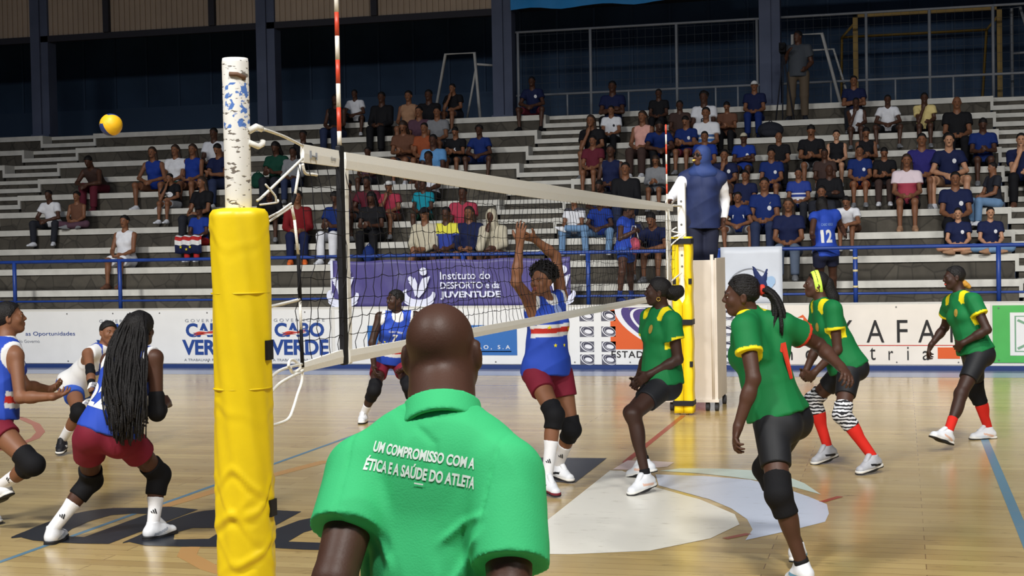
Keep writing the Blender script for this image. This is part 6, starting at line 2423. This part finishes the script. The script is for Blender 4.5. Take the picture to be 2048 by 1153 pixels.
q.tube([(-.06, 0, .11), (-.03, 0, .3), (.02, 0, .3), (.06, 0, .11)], .008, 6)
q.build('strap', M_WHITEJ, t, True)

# ---------------- player number twelve leaning on the railing
P, root = person('twelve', 1.68, (.35, .93, .05), 'player in a blue jersey with number 12 on the back standing behind the railing', GB)
add_body(P, root, .010, 'd', {'R': dict(curl=.6), 'L': dict(curl=.6)})
sh_ = shirt(P, root, .010, [M_BLUEJ, M_WHITEJ, M_REDJ], sleeve=.25, hem=-.05, infl=.02)
fig_decal('number', sh_, '12', P.tp(.42, -.05, -.1), -P.frC[1], P.up, .16, .19, M_WHITEJ, sh_, .04)
fig_decal('team_name', sh_, 'CABO VERDE', P.tp(.72, -.03, -.1), -P.frC[1], P.up, .19, .04, mat('print_pale_blue', (120, 150, 210), .6), sh_, .02)
shorts(P, root, .010, mat('shorts_navy', (30, 34, 58), .7), .45, loose=.012)
for sd in 'RL':
    sock(P, root, sd, .010, M_SOCKW, .8)
    shoe(P, root, sd, .009, M_SHOEW, M_SOLEW, fine=False)
hr = hair(P, root, .009, 'long', M_HAIR)
# ================================================================== THE CROWD
def sit_pose(kind):
    """joints of a seated person facing -y; origin on the tier edge, feet on the tier below"""
    J = dict(pelvis=(0, .30, .10), neck=(0, .29, .565), head=(0, .265, .755),
             shR=(-.158, .29, .53), shL=(.158, .29, .53), elR=(-.19, .19, .27), elL=(.19, .19, .27),
             wrR=(-.09, .02, .205), wrL=(.09, .02, .205), haR=(-.03, -.06, .19), haL=(.03, -.06, .19),
             hipR=(-.085, .29, .09), hipL=(.085, .29, .09), knR=(-.11, -.10, .115), knL=(.11, -.10, .115),
             anR=(-.11, -.12, -.272), anL=(.11, -.12, -.272), toR=(-.13, -.30, -.327), toL=(.13, -.30, -.327))
    face = (0, -1, -.05)

    def lean(y, z, hy, hz_):
        J.update(neck=(0, y, z), head=(0, hy, hz_), shR=(-.158, y, z - .04), shL=(.158, y, z - .04))
    if kind == 'wide':
        lean(.17, .54, .11, .725)
        J.update(knR=(-.26, -.08, .12), knL=(.26, -.08, .12), anR=(-.23, -.11, -.272), anL=(.23, -.11, -.272), toR=(-.30, -.28, -.327), toL=(.30, -.28, -.327),
                 elR=(-.25, .07, .25), elL=(.25, .07, .25), wrR=(-.07, -.10, .19), wrL=(.07, -.10, .19), haR=(-.02, -.17, .14), haL=(.02, -.17, .14))
    elif kind == 'lean':
        lean(.02, .43, -.08, .58)
        J.update(elR=(-.23, -.10, .19), elL=(.23, -.10, .19), wrR=(-.06, -.26, .15), wrL=(.06, -.26, .15), haR=(-.02, -.32, .10), haL=(.02, -.32, .10))
        face = (0, -.9, -.45)
    elif kind == 'phone':
        lean(.27, .555, .215, .735)
        J.update(elR=(-.185, .16, .27), elL=(.185, .16, .27), wrR=(-.07, -.03, .25), wrL=(.05, -.04, .27), haR=(-.01, -.10, .27), haL=(.0, -.10, .31))
        face = (0, -.85, -.5)
    elif kind == 'hand':
        lean(.22, .52, .15, .695)
        J.update(elR=(-.12, -.03, .21), wrR=(-.03, .05, .46), haR=(-.01, .06, .56))
    elif kind == 'arms':
        J.update(elR=(-.20, .17, .28), elL=(.20, .17, .28), wrR=(.05, .07, .33), wrL=(-.05, .09, .29), haR=(.13, .10, .34), haL=(-.13, .12, .28))
    elif kind == 'cross':
        lean(.27, .55, .235, .735)
        J.update(knR=(-.32, .03, .11), knL=(.32, .03, .11), anR=(.10, .0, .07), anL=(-.10, -.06, .07), toR=(.20, -.08, .05), toL=(-.20, -.12, .05),
                 wrR=(-.10, .03, .17), wrL=(.10, .03, .17), haR=(-.02, -.03, .17), haL=(.02, -.03, .17))
    elif kind == 'knee':
        J.update(knL=(-.02, -.12, .20), anL=(-.10, -.24, -.15), toL=(-.13, -.40, -.17), knR=(-.06, -.10, .10))
    elif kind == 'ankle':
        J.update(knL=(.34, -.02, .18), anL=(-.05, -.16, .20), toL=(-.22, -.18, .22))
    return J, face


def wet(name, base, bands):
    """cloth with printed bands by height above the seat (object space)"""
    m = bpy.data.materials.new(name)
    m.use_nodes = True
    nt = m.node_tree
    tc = nt.nodes.new('ShaderNodeTexCoord')
    sx = nt.nodes.new('ShaderNodeSeparateXYZ')
    nt.links.new(tc.outputs['Object'], sx.inputs[0])
    cr = nt.nodes.new('ShaderNodeValToRGB')
    cr.color_ramp.interpolation = 'CONSTANT'
    el = cr.color_ramp.elements
    el[0].position = 0
    el[0].color = lin(base) + (1,)
    el.remove(el[1])
    for z, c in bands:
        e = el.new(z)
        e.color = lin(c) + (1,)
    nt.links.new(sx.outputs['Z'], cr.inputs[0])
    nt.links.new(cr.outputs[0], nt.nodes['Principled BSDF'].inputs['Base Color'])
    nt.nodes['Principled BSDF'].inputs['Roughness'].default_value = 0.8
    return m


CL = dict(white=(226, 228, 234), black=(24, 24, 28), ink=(40, 42, 50), navy=(26, 34, 70), blue=(28, 56, 142), blue_deep=(24, 45, 106), gray=(130, 132, 136), maroon=(96, 34, 48),
          red=(180, 44, 44), red_dark=(120, 26, 32), rose=(168, 56, 78), pink=(222, 168, 156), teal=(24, 140, 160), green_dark=(18, 64, 50), yellow_pale=(226, 206, 140), beige=(196, 188, 166),
          brown=(104, 70, 54), umber=(66, 50, 46), tan=(166, 128, 100), rust=(150, 78, 48), plum=(88, 62, 76), skyblue=(96, 150, 204), denim=(112, 146, 184), denim_dark=(44, 54, 84),
          denim_gray=(92, 104, 124), purple=(46, 42, 112), orange=(230, 110, 50))
CM = {k: mat('cloth_' + k, c, .8, .2, vary=.08, vscale=14) for k, c in CL.items()}
CM['whiteprint'] = wet('cloth_whiteprint', CL['white'], [(.26, (60, 110, 180)), (.31, CL['white']), (.34, (70, 110, 170)), (.38, CL['white'])])
CM['whitestripe'] = wet('cloth_whitestripe', CL['white'], [(.50, CL['white']), (.54, (60, 60, 70))])
CM['blueprint'] = wet('cloth_blueprint', CL['blue'], [(.16, CL['white']), (.20, CL['blue']), (.23, CL['white']), (.29, CL['blue']), (.34, CL['white']), (.37, CL['blue'])])
CM['bluepat'] = CM['blue_deep']
CM['pinkwhite'] = wet('cloth_pinkwhite', CL['rose'], [(.40, (232, 214, 222))])
CM['yellowblue'] = wet('cloth_yellowblue', (40, 60, 150), [(.44, (226, 220, 70))])
M_CAPW = mat('cap_white', (224, 224, 222), .7)
HC = .017
PROTO = {}


def proto(pose, top, bottom, hairk):
    """part meshes of one kind of spectator, built once and shared"""
    def get(key, fn):
        if key not in PROTO:
            o = fn()
            me = o.data
            kids = [c.data for c in o.children]
            for c in list(o.children):
                bpy.data.objects.remove(c)
            bpy.data.objects.remove(o)
            PROTO[key] = me
        return PROTO[key]
    J, face = sit_pose(pose)
    P = Person(J, 1.60, face, 'f' if hairk in ('long', 'bun') else 'm', .94)
    out = []
    sx_ = P.sex
    out.append(('body', 'skin', get(('body', pose, sx_), lambda: add_body(P, None, .0125, 'd', fine=False))))
    slv = {'tee': .55, 'tank': 0, 'long': 1.1}[top]
    out.append(('shirt', 'top', get(('top', pose, sx_, top), lambda: shirt(P, None, HC, [CM['white']], sleeve=slv, hem=.0, infl=.017, tank=(top == 'tank'), wr=.004))))
    if bottom == 'skirt':
        out.append(('skirt', 'bot', get(('skirt', pose), lambda: skirt(P, None, HC, CM['white']))))
    else:
        tt = {'short': .72, 'long': 1.1}[bottom]
        out.append(('trousers' if bottom == 'long' else 'shorts', 'bot', get(('bot', pose, sx_, bottom), lambda: shorts(P, None, HC, [CM['white']], tt, infl=.013, loose=.008))))
    for sd in 'RL':
        out.append(('shoe', 'shoe', get(('shoe', pose, sd), lambda sd=sd: shoe(P, None, sd, .014, CM['white'], CM['white'], fine=False))))
    hk = hairk.split('_')[0]
    if hk in ('short', 'long', 'bun', 'afro', 'cap'):
        out.append(('hair', 'hair', get(('hair', pose, hk, sx_), lambda: hair(P, None, .013, hk if hk != 'cap' else 'short', M_HAIR, (.75, -.65), .010))))
    if hk == 'cap':
        def mk():
            F = Field()
            F.ell(P.hp(0, -.012, .04), V(.088, .106, .088) * P.hs, P.fr_h, .01, (plane(P.hp(0, 0, .03), -P.fr_h[2]),))
            F.cap(P.hp(-.04, .09, .04), P.hp(.04, .09, .04), .035, .035, .01, (plane(P.hp(0, 0, .055), P.fr_h[2]), plane(P.hp(0, 0, .03), -P.fr_h[2])))
            F.cap(P.hp(-.03, .12, .037), P.hp(.03, .12, .037), .035, .035, .01, (plane(P.hp(0, 0, .05), P.fr_h[2]), plane(P.hp(0, 0, .03), -P.fr_h[2])))
            v, fa = F.mesh(.011)
            return mesh_obj('cap', v, fa, M_CAPW, None, None, True)
        out.append(('cap', 'cap', get(('cap', pose), mk)))
    if hk == 'hood':
        def mk2():
            F = Field()
            F.ell(P.hp(0, -.02, .03), V(.10, .115, .11) * P.hs, P.fr_h, .02)
            F.cap(P.hp(0, -.03, -.05), P.J['neck'], .09, .10, .04)
            F.ell(P.hp(0, .09, -.02), V(.065, .09, .09) * P.hs, P.fr_h, .015, op='s')
            v, fa = F.mesh(.013, .003, 40)
            return mesh_obj('hood', v, fa, CM['beige'], None, None, True)
        out.append(('hood', 'top', get(('hood', pose), mk2)))
    return out


def spectator(x, k, sc, pose, top, topc, bottom, botc, shoec, hairk, skin, yaw_, label):
    root = thing('person', label, 'person', (x, Y1 + DY * k, Z1 + DZ * k + .003), R(yaw_), 'spectators on the stand', sc)
    col = {'skin': SKIN[skin], 'top': CM[topc], 'bot': CM[botc], 'shoe': CM[shoec], 'hair': M_HAIRB if (hairk == 'long' and skin == 'm') else M_HAIR,
           'cap': {'black': CM['black'], 'beige': CM['beige']}.get(hairk.split('_')[-1], M_CAPW)}
    for name, role, me in proto(pose, top, bottom, hairk):
        o = bpy.data.objects.new(name, me)
        COL.objects.link(o)
        o.parent = root
        o.material_slots[0].link = 'OBJECT'
        o.material_slots[0].material = col[role]
    return root


CROWD = '''
-10.95|1|1.08|lap|tank|white|skirt|white|brown|bun|m|0|girl in a white halter top and white skirt above the left railing
-5.422|1|1.08|knee|long|beige|short|umber|ink|cap_black|m|-5|woman in an open beige shirt with crossed legs behind the net
-5.022|1|1.08|lap|tee|yellowblue|short|ink|ink|short|d|0|girl in a blue and yellow shirt behind the net
-4.623|1|1.08|lap|long|navy|short|ink|white|long|m|0|long-haired woman in a navy sports jersey with white cuffs behind the net
-4.223|1|1.08|hand|long|beige|short|brown|tan|hood|d|-5|girl in a beige hooded top with bare knees behind the net
-1.915|1|0.939|lap|tee|navy|short|ink|gray|short|m|0|person in navy half hidden behind the woman with the red bag
-1.515|1|1.08|lean|tee|navy|short|ink|gray|short|m|-10|person in a navy shirt leaning forward left of the far post
0.58|1|1.08|lap|tee|navy|long|denim_gray|gray|long|m|0|long-haired woman in a navy polo shirt and grey jeans
3.1|1|0.84|cross|tee|navy|short|tan|tan|bun|l|-5|woman with bare crossed legs in a navy crest shirt on a low right row
3.6|1|0.84|cross|tee|navy|long|denim|tan|bun|l|5|woman in a navy crest shirt and jeans sitting cross-legged on a low right row
-9.84|2|0.84|lap|tee|blue|long|red|white|cap_black|d|0|spectator in a blue T-shirt with a striped flag over the knees beside the pad
-7.87|2|1.08|lap|long|red_dark|long|navy|orange|afro|m|20|boy in a red hoodie with orange shoes
-7.27|2|1.077|phone|tee|blue_deep|long|white|white|short|d|-5|boy in a blue shirt and white trousers left of the black net strap
-6.56|2|1.051|phone|tee|black|long|black|ink|long|d|5|dark-haired person in black sitting left of the man in a white cap
-4.92|2|1.08|lap|tee|rose|long|white|gray|short|d|5|person in a rose top and white trousers behind the net
-3.03|2|0.84|ankle|tee|whitestripe|long|denim|white|short|m|-10|man in a white pinstriped jersey and jeans with an ankle on his knee
-2.54|2|0.84|wide|tee|blue|long|denim|white|short|d|-5|man in a blue T-shirt and jeans ripped at the knees
-0.26|2|0.84|wide|tee|blue_deep|short|gray|gray|short|m|0|young man in a blue jersey with white trim right of the referee
0.15|2|1.08|lap|tee|blue_deep|long|denim_dark|white|short|m|0|man in a deep blue T-shirt with a thin strap across his chest
1.06|2|0.953|hand|tee|ink|short|ink|gray|short|m|0|dark-clothed person just behind the player numbered twelve
1.46|2|0.845|lean|tee|white|short|brown|white|short|m|-10|boy in a white T-shirt and white trainers beside the player numbered twelve
3.11|2|1.08|lap|tee|navy|long|black|gray|short|m|0|boy in a navy shirt and black trousers right side of the stand
-13.25|3|0.904|wide|tee|white|long|ink|white|short|d|0|man in a white T-shirt and dark trousers sitting at the far left of the stand
-12.7|3|0.84|cross|tank|brown|long|plum|gray|afro|m|5|woman in a brown strappy top sitting cross-legged beside the man in white at far left
-10.25|3|1.08|lap|tee|black|long|ink|gray|long|m|-15|long-haired person in black with an orange sleeve edge left of the near post
-8.7|3|0.939|lean|long|black|short|ink|gray|short|d|15|man in black leaning forward right of the yellow post pad
-7.286|3|0.899|lap|tee|umber|short|ink|white|short|d|0|person in a brown shirt under the net tape close to the black net strap
-6.886|3|0.983|wide|tee|maroon|short|ink|gray|short|d|0|dark-clothed person just under the net tape right of the black net strap
-6.486|3|0.908|hand|tee|rose|short|brown|gray|cap_white|m|0|man in a rose red shirt and white cap behind the net
-5.87|3|0.849|lap|tee|teal|short|green_dark|gray|short|d|0|person in a teal T-shirt behind the net
-2.635|3|0.904|lean|tee|black|long|blue_deep|gray|short|d|-10|person in black bent forward just above the net tape
-2.235|3|1.08|lap|long|black|long|denim_dark|gray|short|m|5|person in an open black jacket left of the far antenna
-0.625|3|0.84|lap|tee|umber|short|umber|gray|long|m|0|dark-clothed girl next to the white sleeve of the referee
-0.225|3|0.84|lap|tee|navy|short|ink|gray|short|m|0|youth looking over the shoulder of the young man in a white-trimmed blue jersey
0.65|3|0.851|lap|tee|blueprint|long|ink|ink|short|m|0|person in a blue T-shirt with a large white print
1.17|3|0.904|arms|long|black|long|black|black|bald|d|5|man in a black jacket sitting behind the boy in a white T-shirt
2.38|3|1.063|lap|tee|pinkwhite|short|black|tan|long|m|0|long-haired girl in a pink and white top and black skirt
3.5|3|0.84|lap|tee|ink|long|denim|white|short|m|-60|man in a dark teal T-shirt and jeans turned to the left beside the right aisle
-11.15|4|0.84|hand|tee|black|short|gray|white|short|m|-10|person in a black T-shirt with a white print left of the near post
-6.02|4|1.08|lap|tee|white|short|black|white|short|d|0|man in a white T-shirt just above the middle of the net tape
-2.65|4|1.08|lap|tank|navy|short|ink|gray|bun|d|0|woman in a navy tank top with a white print right of the middle aisle
-1.84|4|0.84|phone|long|gray|short|ink|gray|long|m|0|girl in a grey top holding a cup left of the far antenna
-0.63|4|0.954|hand|tee|navy|short|umber|gray|short|m|5|person in a navy shirt with white shoulder stripes covering the mouth right of the referee
0.15|4|0.877|lap|tee|blue_deep|short|umber|gray|short|m|0|bearded man in a deep blue T-shirt with a white crest
1.04|4|0.84|lap|tee|umber|short|gray|gray|short|d|0|person with a white necklace behind the man in a black jacket
1.62|4|0.876|lap|tee|bluepat|short|rust|gray|short|m|0|bearded man in a patterned blue shirt and rust shorts
2.02|4|0.84|phone|tee|black|long|umber|white|short|m|0|youth in a black T-shirt with white shoes
2.63|4|1.078|lap|tee|purple|short|ink|gray|short|m|0|woman in a purple-blue shirt above the girl in pink and white
3.06|4|1.08|wide|tee|navy|short|tan|white|afro|l|0|woman in a navy shirt with bare legs and white shoes
4.18|4|1.08|hand|tee|navy|long|black|brown|short|l|-5|man in a navy shirt with a yellow collar at the right edge
-13.15|5|1.08|lean|tank|umber|long|maroon|maroon|short|d|0|bare-shouldered person in maroon trousers sitting above the cross-legged woman at far left
-11.864|5|1.072|wide|tank|blue|short|brown|white|long|m|5|girl in a blue top, leftmost of the group left of the near post
-11.464|5|1.08|lap|tee|white|short|green_dark|white|long|m|0|girl with long hair in a white T-shirt left of the near post
-11.064|5|1.08|lap|tank|blue|short|brown|brown|long|m|5|woman in a blue top right of the long-haired girl in white
-10.57|5|1.08|phone|tee|navy|long|denim_dark|white|short|m|-10|person in a navy shirt and dark jeans looking down beside the near post
-9.32|5|1.077|phone|tee|green_dark|long|ink|ink|long|d|0|woman in a dark green top with hands raised right of the near post
-8.92|5|0.915|lap|long|gray|long|denim_dark|gray|short|d|10|person in a grey sweatshirt behind the slack end of the net tape
-7.44|5|0.849|lap|tee|plum|short|ink|gray|short|d|0|dark-haired person just above the net tape right of the near antenna
-6.16|5|1.08|lap|tee|skyblue|short|ink|white|short|d|0|young man in a light blue and white shirt above the middle of the net tape
-3.13|5|0.914|lap|tee|maroon|short|umber|brown|short|m|-5|woman in a dark maroon patterned top beside the middle aisle
-1.06|5|0.919|lap|tee|blue|short|ink|gray|short|m|5|person in a bright blue shirt right behind the head of the referee
-0.39|5|0.853|arms|tee|blue|short|ink|gray|cap_beige|d|0|man in a blue T-shirt and beige cap with folded arms
0.24|5|0.84|lap|tee|black|long|black|black|bald|m|5|shaven-headed man in a black T-shirt
0.78|5|0.985|phone|tee|black|short|gray|gray|short|m|0|man in a black T-shirt holding a phone to his chest
1.21|5|0.84|lap|tank|black|short|ink|gray|bun|l|0|woman in a black tank top
1.73|5|0.887|phone|tank|black|short|ink|gray|bun|m|5|woman in black turned aside next to the woman in a black tank top
3.64|5|0.988|phone|tee|blue_deep|short|black|gray|short|d|0|big man in a plain deep blue T-shirt beside the right aisle
-10.99|6|1.08|lap|tee|white|long|ink|ink|short|d|0|man in a white shirt half hidden behind the top of the near post
-9.06|6|0.915|lap|tee|black|long|ink|ink|afro|d|0|dark-haired person whose head shows just above the left end of the net tape
-6.96|6|1.08|phone|tee|brown|short|ink|white|long|m|5|girl in a brown top and white shoes above the middle of the net tape
-6.56|6|0.994|lap|tee|rust|short|brown|brown|short|m|0|person in a rust orange top behind the boy in light blue and white
-5.92|6|0.882|phone|tee|black|short|ink|gray|short|m|0|young man in a black T-shirt left of the boy in the blue number six jersey
-5.42|6|0.898|wide|tee|blue_deep|short|navy|white|afro|d|0|boy in a blue number six jersey above the net tape
-3.29|6|1.08|hand|tee|black|short|brown|gray|long|m|-5|woman in black with a hand to her mouth beside the middle aisle
-2.375|6|1.062|lap|tank|pink|long|umber|white|long|m|-10|woman in a pink sleeveless top left of the far antenna
-1.975|6|1.019|lean|tee|blue_deep|long|black|black|short|d|15|man in a blue shirt bent over a paper left of the far antenna
-1.55|6|0.918|phone|tee|blue_deep|short|maroon|gray|short|m|-10|man in a blue T-shirt with a white chest mark right of the far antenna
-1.15|6|1.08|lap|tee|whiteprint|long|umber|brown|bun|m|0|woman in a white T-shirt with a blue print above the referee
3.25|6|1.08|lap|tee|black|long|black|black|bald|m|0|man in a black polo shirt and black trousers on an upper right row
-6.905|7|1.031|lap|tee|plum|short|ink|gray|short|m|0|child in a plum top below the woman in tan on the top row
-6.505|7|1.001|lap|tee|gray|short|ink|gray|short|m|5|child in a grey top below the black-clad people of the top row
-3.04|7|0.851|lap|tee|white|long|black|black|short|m|0|man in a white polo shirt with a dark crest right of the middle aisle
-1.73|7|0.899|lap|tee|umber|short|ink|gray|short|d|0|dark-clothed person on an upper row left of the woman in a white printed T-shirt
-1.33|7|1.08|lap|tee|white|long|ink|gray|afro|d|-10|person in a white jersey with a dark number on the top row
-0.84|7|0.84|phone|tee|brown|long|black|ink|bun|m|0|woman in a brown patterned top looking at a phone above the referee
1.51|7|0.84|hand|tank|white|short|umber|gray|short|d|0|man in a white sleeveless shirt with a hand to his mouth, upper right
2.07|7|0.84|wide|tee|white|short|black|gray|short|d|0|man in a plain white T-shirt and black shorts on an upper right row
2.71|7|0.889|hand|tee|yellow_pale|short|black|gray|short|d|0|man in a pale yellow T-shirt holding his hands to his face
-8.95|8|1.08|lap|tank|black|long|denim_dark|gray|long|d|0|woman in black and dark jeans on the top row just left of the near antenna
-7.95|8|1.08|lap|long|black|long|black|black|short|d|0|man dressed all in black on the top row beside the man in a white polo
-7.37|8|1.08|lap|tank|tan|short|maroon|gray|bun|m|0|woman in a tan strapless top on the top row
-6.94|8|1.08|lap|long|black|long|black|black|short|d|0|person in black right of the woman in tan on the top row
-3.16|8|1.08|arms|tee|navy|long|black|black|short|d|0|man in navy with folded arms on the top row by the middle aisle
-2.24|8|0.84|lap|tee|black|long|black|gray|short|d|0|man in a black T-shirt on the top row above the far antenna
-0.4|8|0.926|lap|tee|navy|long|blue_deep|navy|cap_white|m|0|man in navy with a white cap and white-striped track trousers on the top row
1.45|8|0.937|arms|tee|navy|long|ink|gray|short|m|0|person in navy with a pink collar on the top row right of the cameraman
-8.74|9|0.842|wide|tee|white|short|black|white|short|d|0|man in a white polo shirt on the top row just right of the near antenna
-6.64|9|0.913|hand|tee|black|short|ink|gray|short|m|-10|man in a black T-shirt on the top row with a hand to his chin
-4.92|9|0.953|wide|tee|navy|short|maroon|black|short|d|0|man in a navy shirt sitting alone on the top row left of the middle aisle

'''
SPOT = {}
for line in CROWD.strip().splitlines():
    a = line.split('|')
    r_ = spectator(float(a[0]), int(a[1]), float(a[2]), a[3], a[4], a[5], a[6], a[7], a[8], a[9], a[10], float(a[11]), a[12])
    SPOT[a[12]] = r_


def at_spec(words):
    for k_, o in SPOT.items():
        if words in k_:
            return o
    raise KeyError(words)


# ---- small prints on the crowd's shirts
def chest_print(words, shape_, dx, z, m, name='print'):
    root = at_spec(words)
    tgt = [c for c in root.children if c.name.startswith('shirt')][0]
    fig_decal(name, tgt, '', V(dx, 0, z), V(0, -1, .15), V(0, 0, 1), 0, 0, m, tgt, off=.006, shape_=shape_)


M_PW = CM['white']
for w_ in ('bearded man in a deep blue', 'beige cap with folded', 'navy crest shirt on a low right row', 'crest shirt and jeans', 'woman in a navy shirt with bare legs', 'boy in a navy shirt and black',
           'thin strap', 'patterned blue shirt', 'sitting alone on the top row', 'covering the mouth', 'white chest mark'):
    chest_print(w_, blob_shape(.06, .07), .075, .42, M_PW, 'crest')
chest_print('white print left of the near post', blob_shape(.17, .12), 0, .34, M_PW)
chest_print('dark crest', blob_shape(.05, .06), .07, .43, CM['ink'], 'crest')
chest_print('young man in a blue jersey with white trim', (np.array([(-.11, -.03), (.11, -.03), (.11, .03), (-.11, .03)]), [(0, 1, 2, 3)]), 0, .37, M_PW)
chest_print('deep blue T-shirt with a thin strap', (np.array([(-.10, -.20), (-.085, -.20), (.10, .17), (.085, .17)]), [(0, 1, 2, 3)]), 0, .34, CM['gray'], 'strap')
for w_, ch, m_ in (('blue number six jersey', '6', M_PW), ('white jersey with a dark number', '8', CM['ink'])):
    root = at_spec(w_)
    tgt = [c for c in root.children if c.name.startswith('shirt')][0]
    fig_decal('number', tgt, ch, V(0, 0, .36), V(0, -1, .15), V(0, 0, 1), .06, .10, m_, tgt, .03, .006)

# ---- the cameraman standing on the second row from the top
JC = dict(pelvis=(0, 0, .90), neck=(0, .02, 1.42), head=(0, 0, 1.60), shR=(-.18, .02, 1.37), shL=(.18, .02, 1.37), elR=(-.25, -.06, 1.12), elL=(.25, .02, 1.10), wrR=(-.17, -.25, 1.28), wrL=(.16, -.12, .98),
          haR=(-.12, -.32, 1.33), haL=(.12, -.18, .95), hipR=(-.09, 0, .89), hipL=(.09, 0, .89), knR=(-.13, -.03, .48), knL=(.11, -.02, .48), anR=(-.17, .0, .088), anL=(.12, .0, .088), toR=(-.21, -.17, .033), toL=(.15, -.17, .033))
P = Person(JC, 1.72, (-.5, -.85, 0), 'm')
root = thing('person', 'cameraman standing on an upper row in a grey polo shirt and khaki trousers', 'person', (.42, Y1 + DY * 8 + .33, Z1 + DZ * 8 + .003))
add_body(P, root, .014, 'd', fine=False)
shirt(P, root, .014, [mat('cloth_slate', (64, 70, 78), .8)], sleeve=.6, hem=-.06, infl=.02)
shorts(P, root, .014, mat('cloth_khaki', (88, 76, 62), .8), 1.1, name='trousers', loose=.012)
for sd in 'RL':
    shoe(P, root, sd, .012, CM['ink'], CM['ink'], fine=False)
hair(P, root, .012, 'short')
t = thing('video_camera', 'black video camera on a tripod beside the standing cameraman', 'camera', (.16, Y1 + DY * 8 + .15, Z1 + DZ * 8 + .004))
q = MB()
q.box((-.07, -.16, 1.28), (.05, .14, 1.46))
bevel(q.build('camera_body', CM['black'], t), .01)
q = MB()
q.tube([(-.01, -.16, 1.37), (-.01, -.27, 1.37)], [.045, .05], 12)
q.build('lens', CM['black'], t, True)
for a in (0.4, 2.5, 4.6):
    q = MB()
    q.tube([(0, 0, 1.26), (.2 * math.cos(a), .1 * math.sin(a), 0.01)], .014, 6)
    q.build('leg', CM['ink'], t, True)

# ---- things lying among the crowd
t = thing('flag', 'blue, white and red flag over the knees of a spectator beside the yellow pad', 'flag', tuple(at_spec('striped flag').location))
vs, fs, mi = [], [], []
s_ = .8
for i in range(21):
    x = -.30 + .56 * i / 20
    w = .03 * math.cos(i * .95)
    for (y, z) in ((.12, .19), (.02, .215), (-.08, .225), (-.16, .20), (-.19, .12), (-.19, .02), (-.185, -.08), (-.18, -.17)):
        vs.append((x * s_ * 1.15, (y - .03 - w) * s_, (z + w * .4) * s_))
for i in range(20):
    for j in range(7):
        a = i * 8 + j
        fs.append((a, a + 8, a + 9, a + 1))
        mi.append((0, 0, 1, 2, 1, 0, 0)[j])
o = mesh_obj('flag_cloth', vs, fs, [CM['navy'], M_WHITEJ, CM['red']], t, mi, True)
o.modifiers.new('thick', 'SOLIDIFY').thickness = .006
fig = [(-.16, -.02), (-.05, -.06), (.02, -.02)]
for x, z in fig:
    a, f_ = star_shape(.028)
    mesh_obj('flag_star', [(x + p[0], -.215 * s_ - .035, z + p[1]) for p in a], f_, M_YELLOWJ, t)


def bag(label, x, k, dx, m, r=(.15, .11, .17), dy=.30):
    t = thing('backpack', label, 'bag', (x, Y1 + DY * k + dy, Z1 + DZ * k))
    F = Field()
    F.ell(V(0, 0, r[2] * .95), V(*r), None, .02, (plane(V(0, 0, .003), V(0, 0, -1)),))
    F.ell(V(0, -r[1] * .8, r[2] * .6), V(r[0] * .7, r[1] * .5, r[2] * .5), None, .03, (plane(V(0, 0, .003), V(0, 0, -1)),))
    v, fa = F.mesh(.016, .006, 24)
    mesh_obj('bag_body', v, fa, m, t, None, True)
    q = MB()
    q.tube([(-.04, 0, r[2] * 1.85), (0, 0, r[2] * 2.1), (.04, 0, r[2] * 1.85)], .01, 6)
    q.build('handle', m, t, True)


bag('dark green bag on the seat beside the woman in green right of the near post', -9.72, 5, 0, CM['green_dark'])
bag('black backpack lying on the row below the feet of the cameraman', -.05, 7, 0, CM['ink'], (.24, .15, .16))
bag('blue bag standing between the feet of the man in the white cap', -6.45, 1, 0, CM['blue_deep'], (.11, .09, .16), .45)
bag('black handbag beside the girl in a white halter top', -10.1, 2, 0, CM['black'], (.14, .09, .1), .12)


def flat_item(name, label, cat, x, y, z, size, m, rot=(0, 0, 0)):
    q = MB()
    sx_, sy, sz = size
    q.box((-sx_ / 2, -sy / 2, 0), (sx_ / 2, sy / 2, sz))
    o = bevel(q.build(name, m), min(size) * .2)
    o.location = (x, y, z)
    o.rotation_euler = rot
    return tag(o, label, cat)
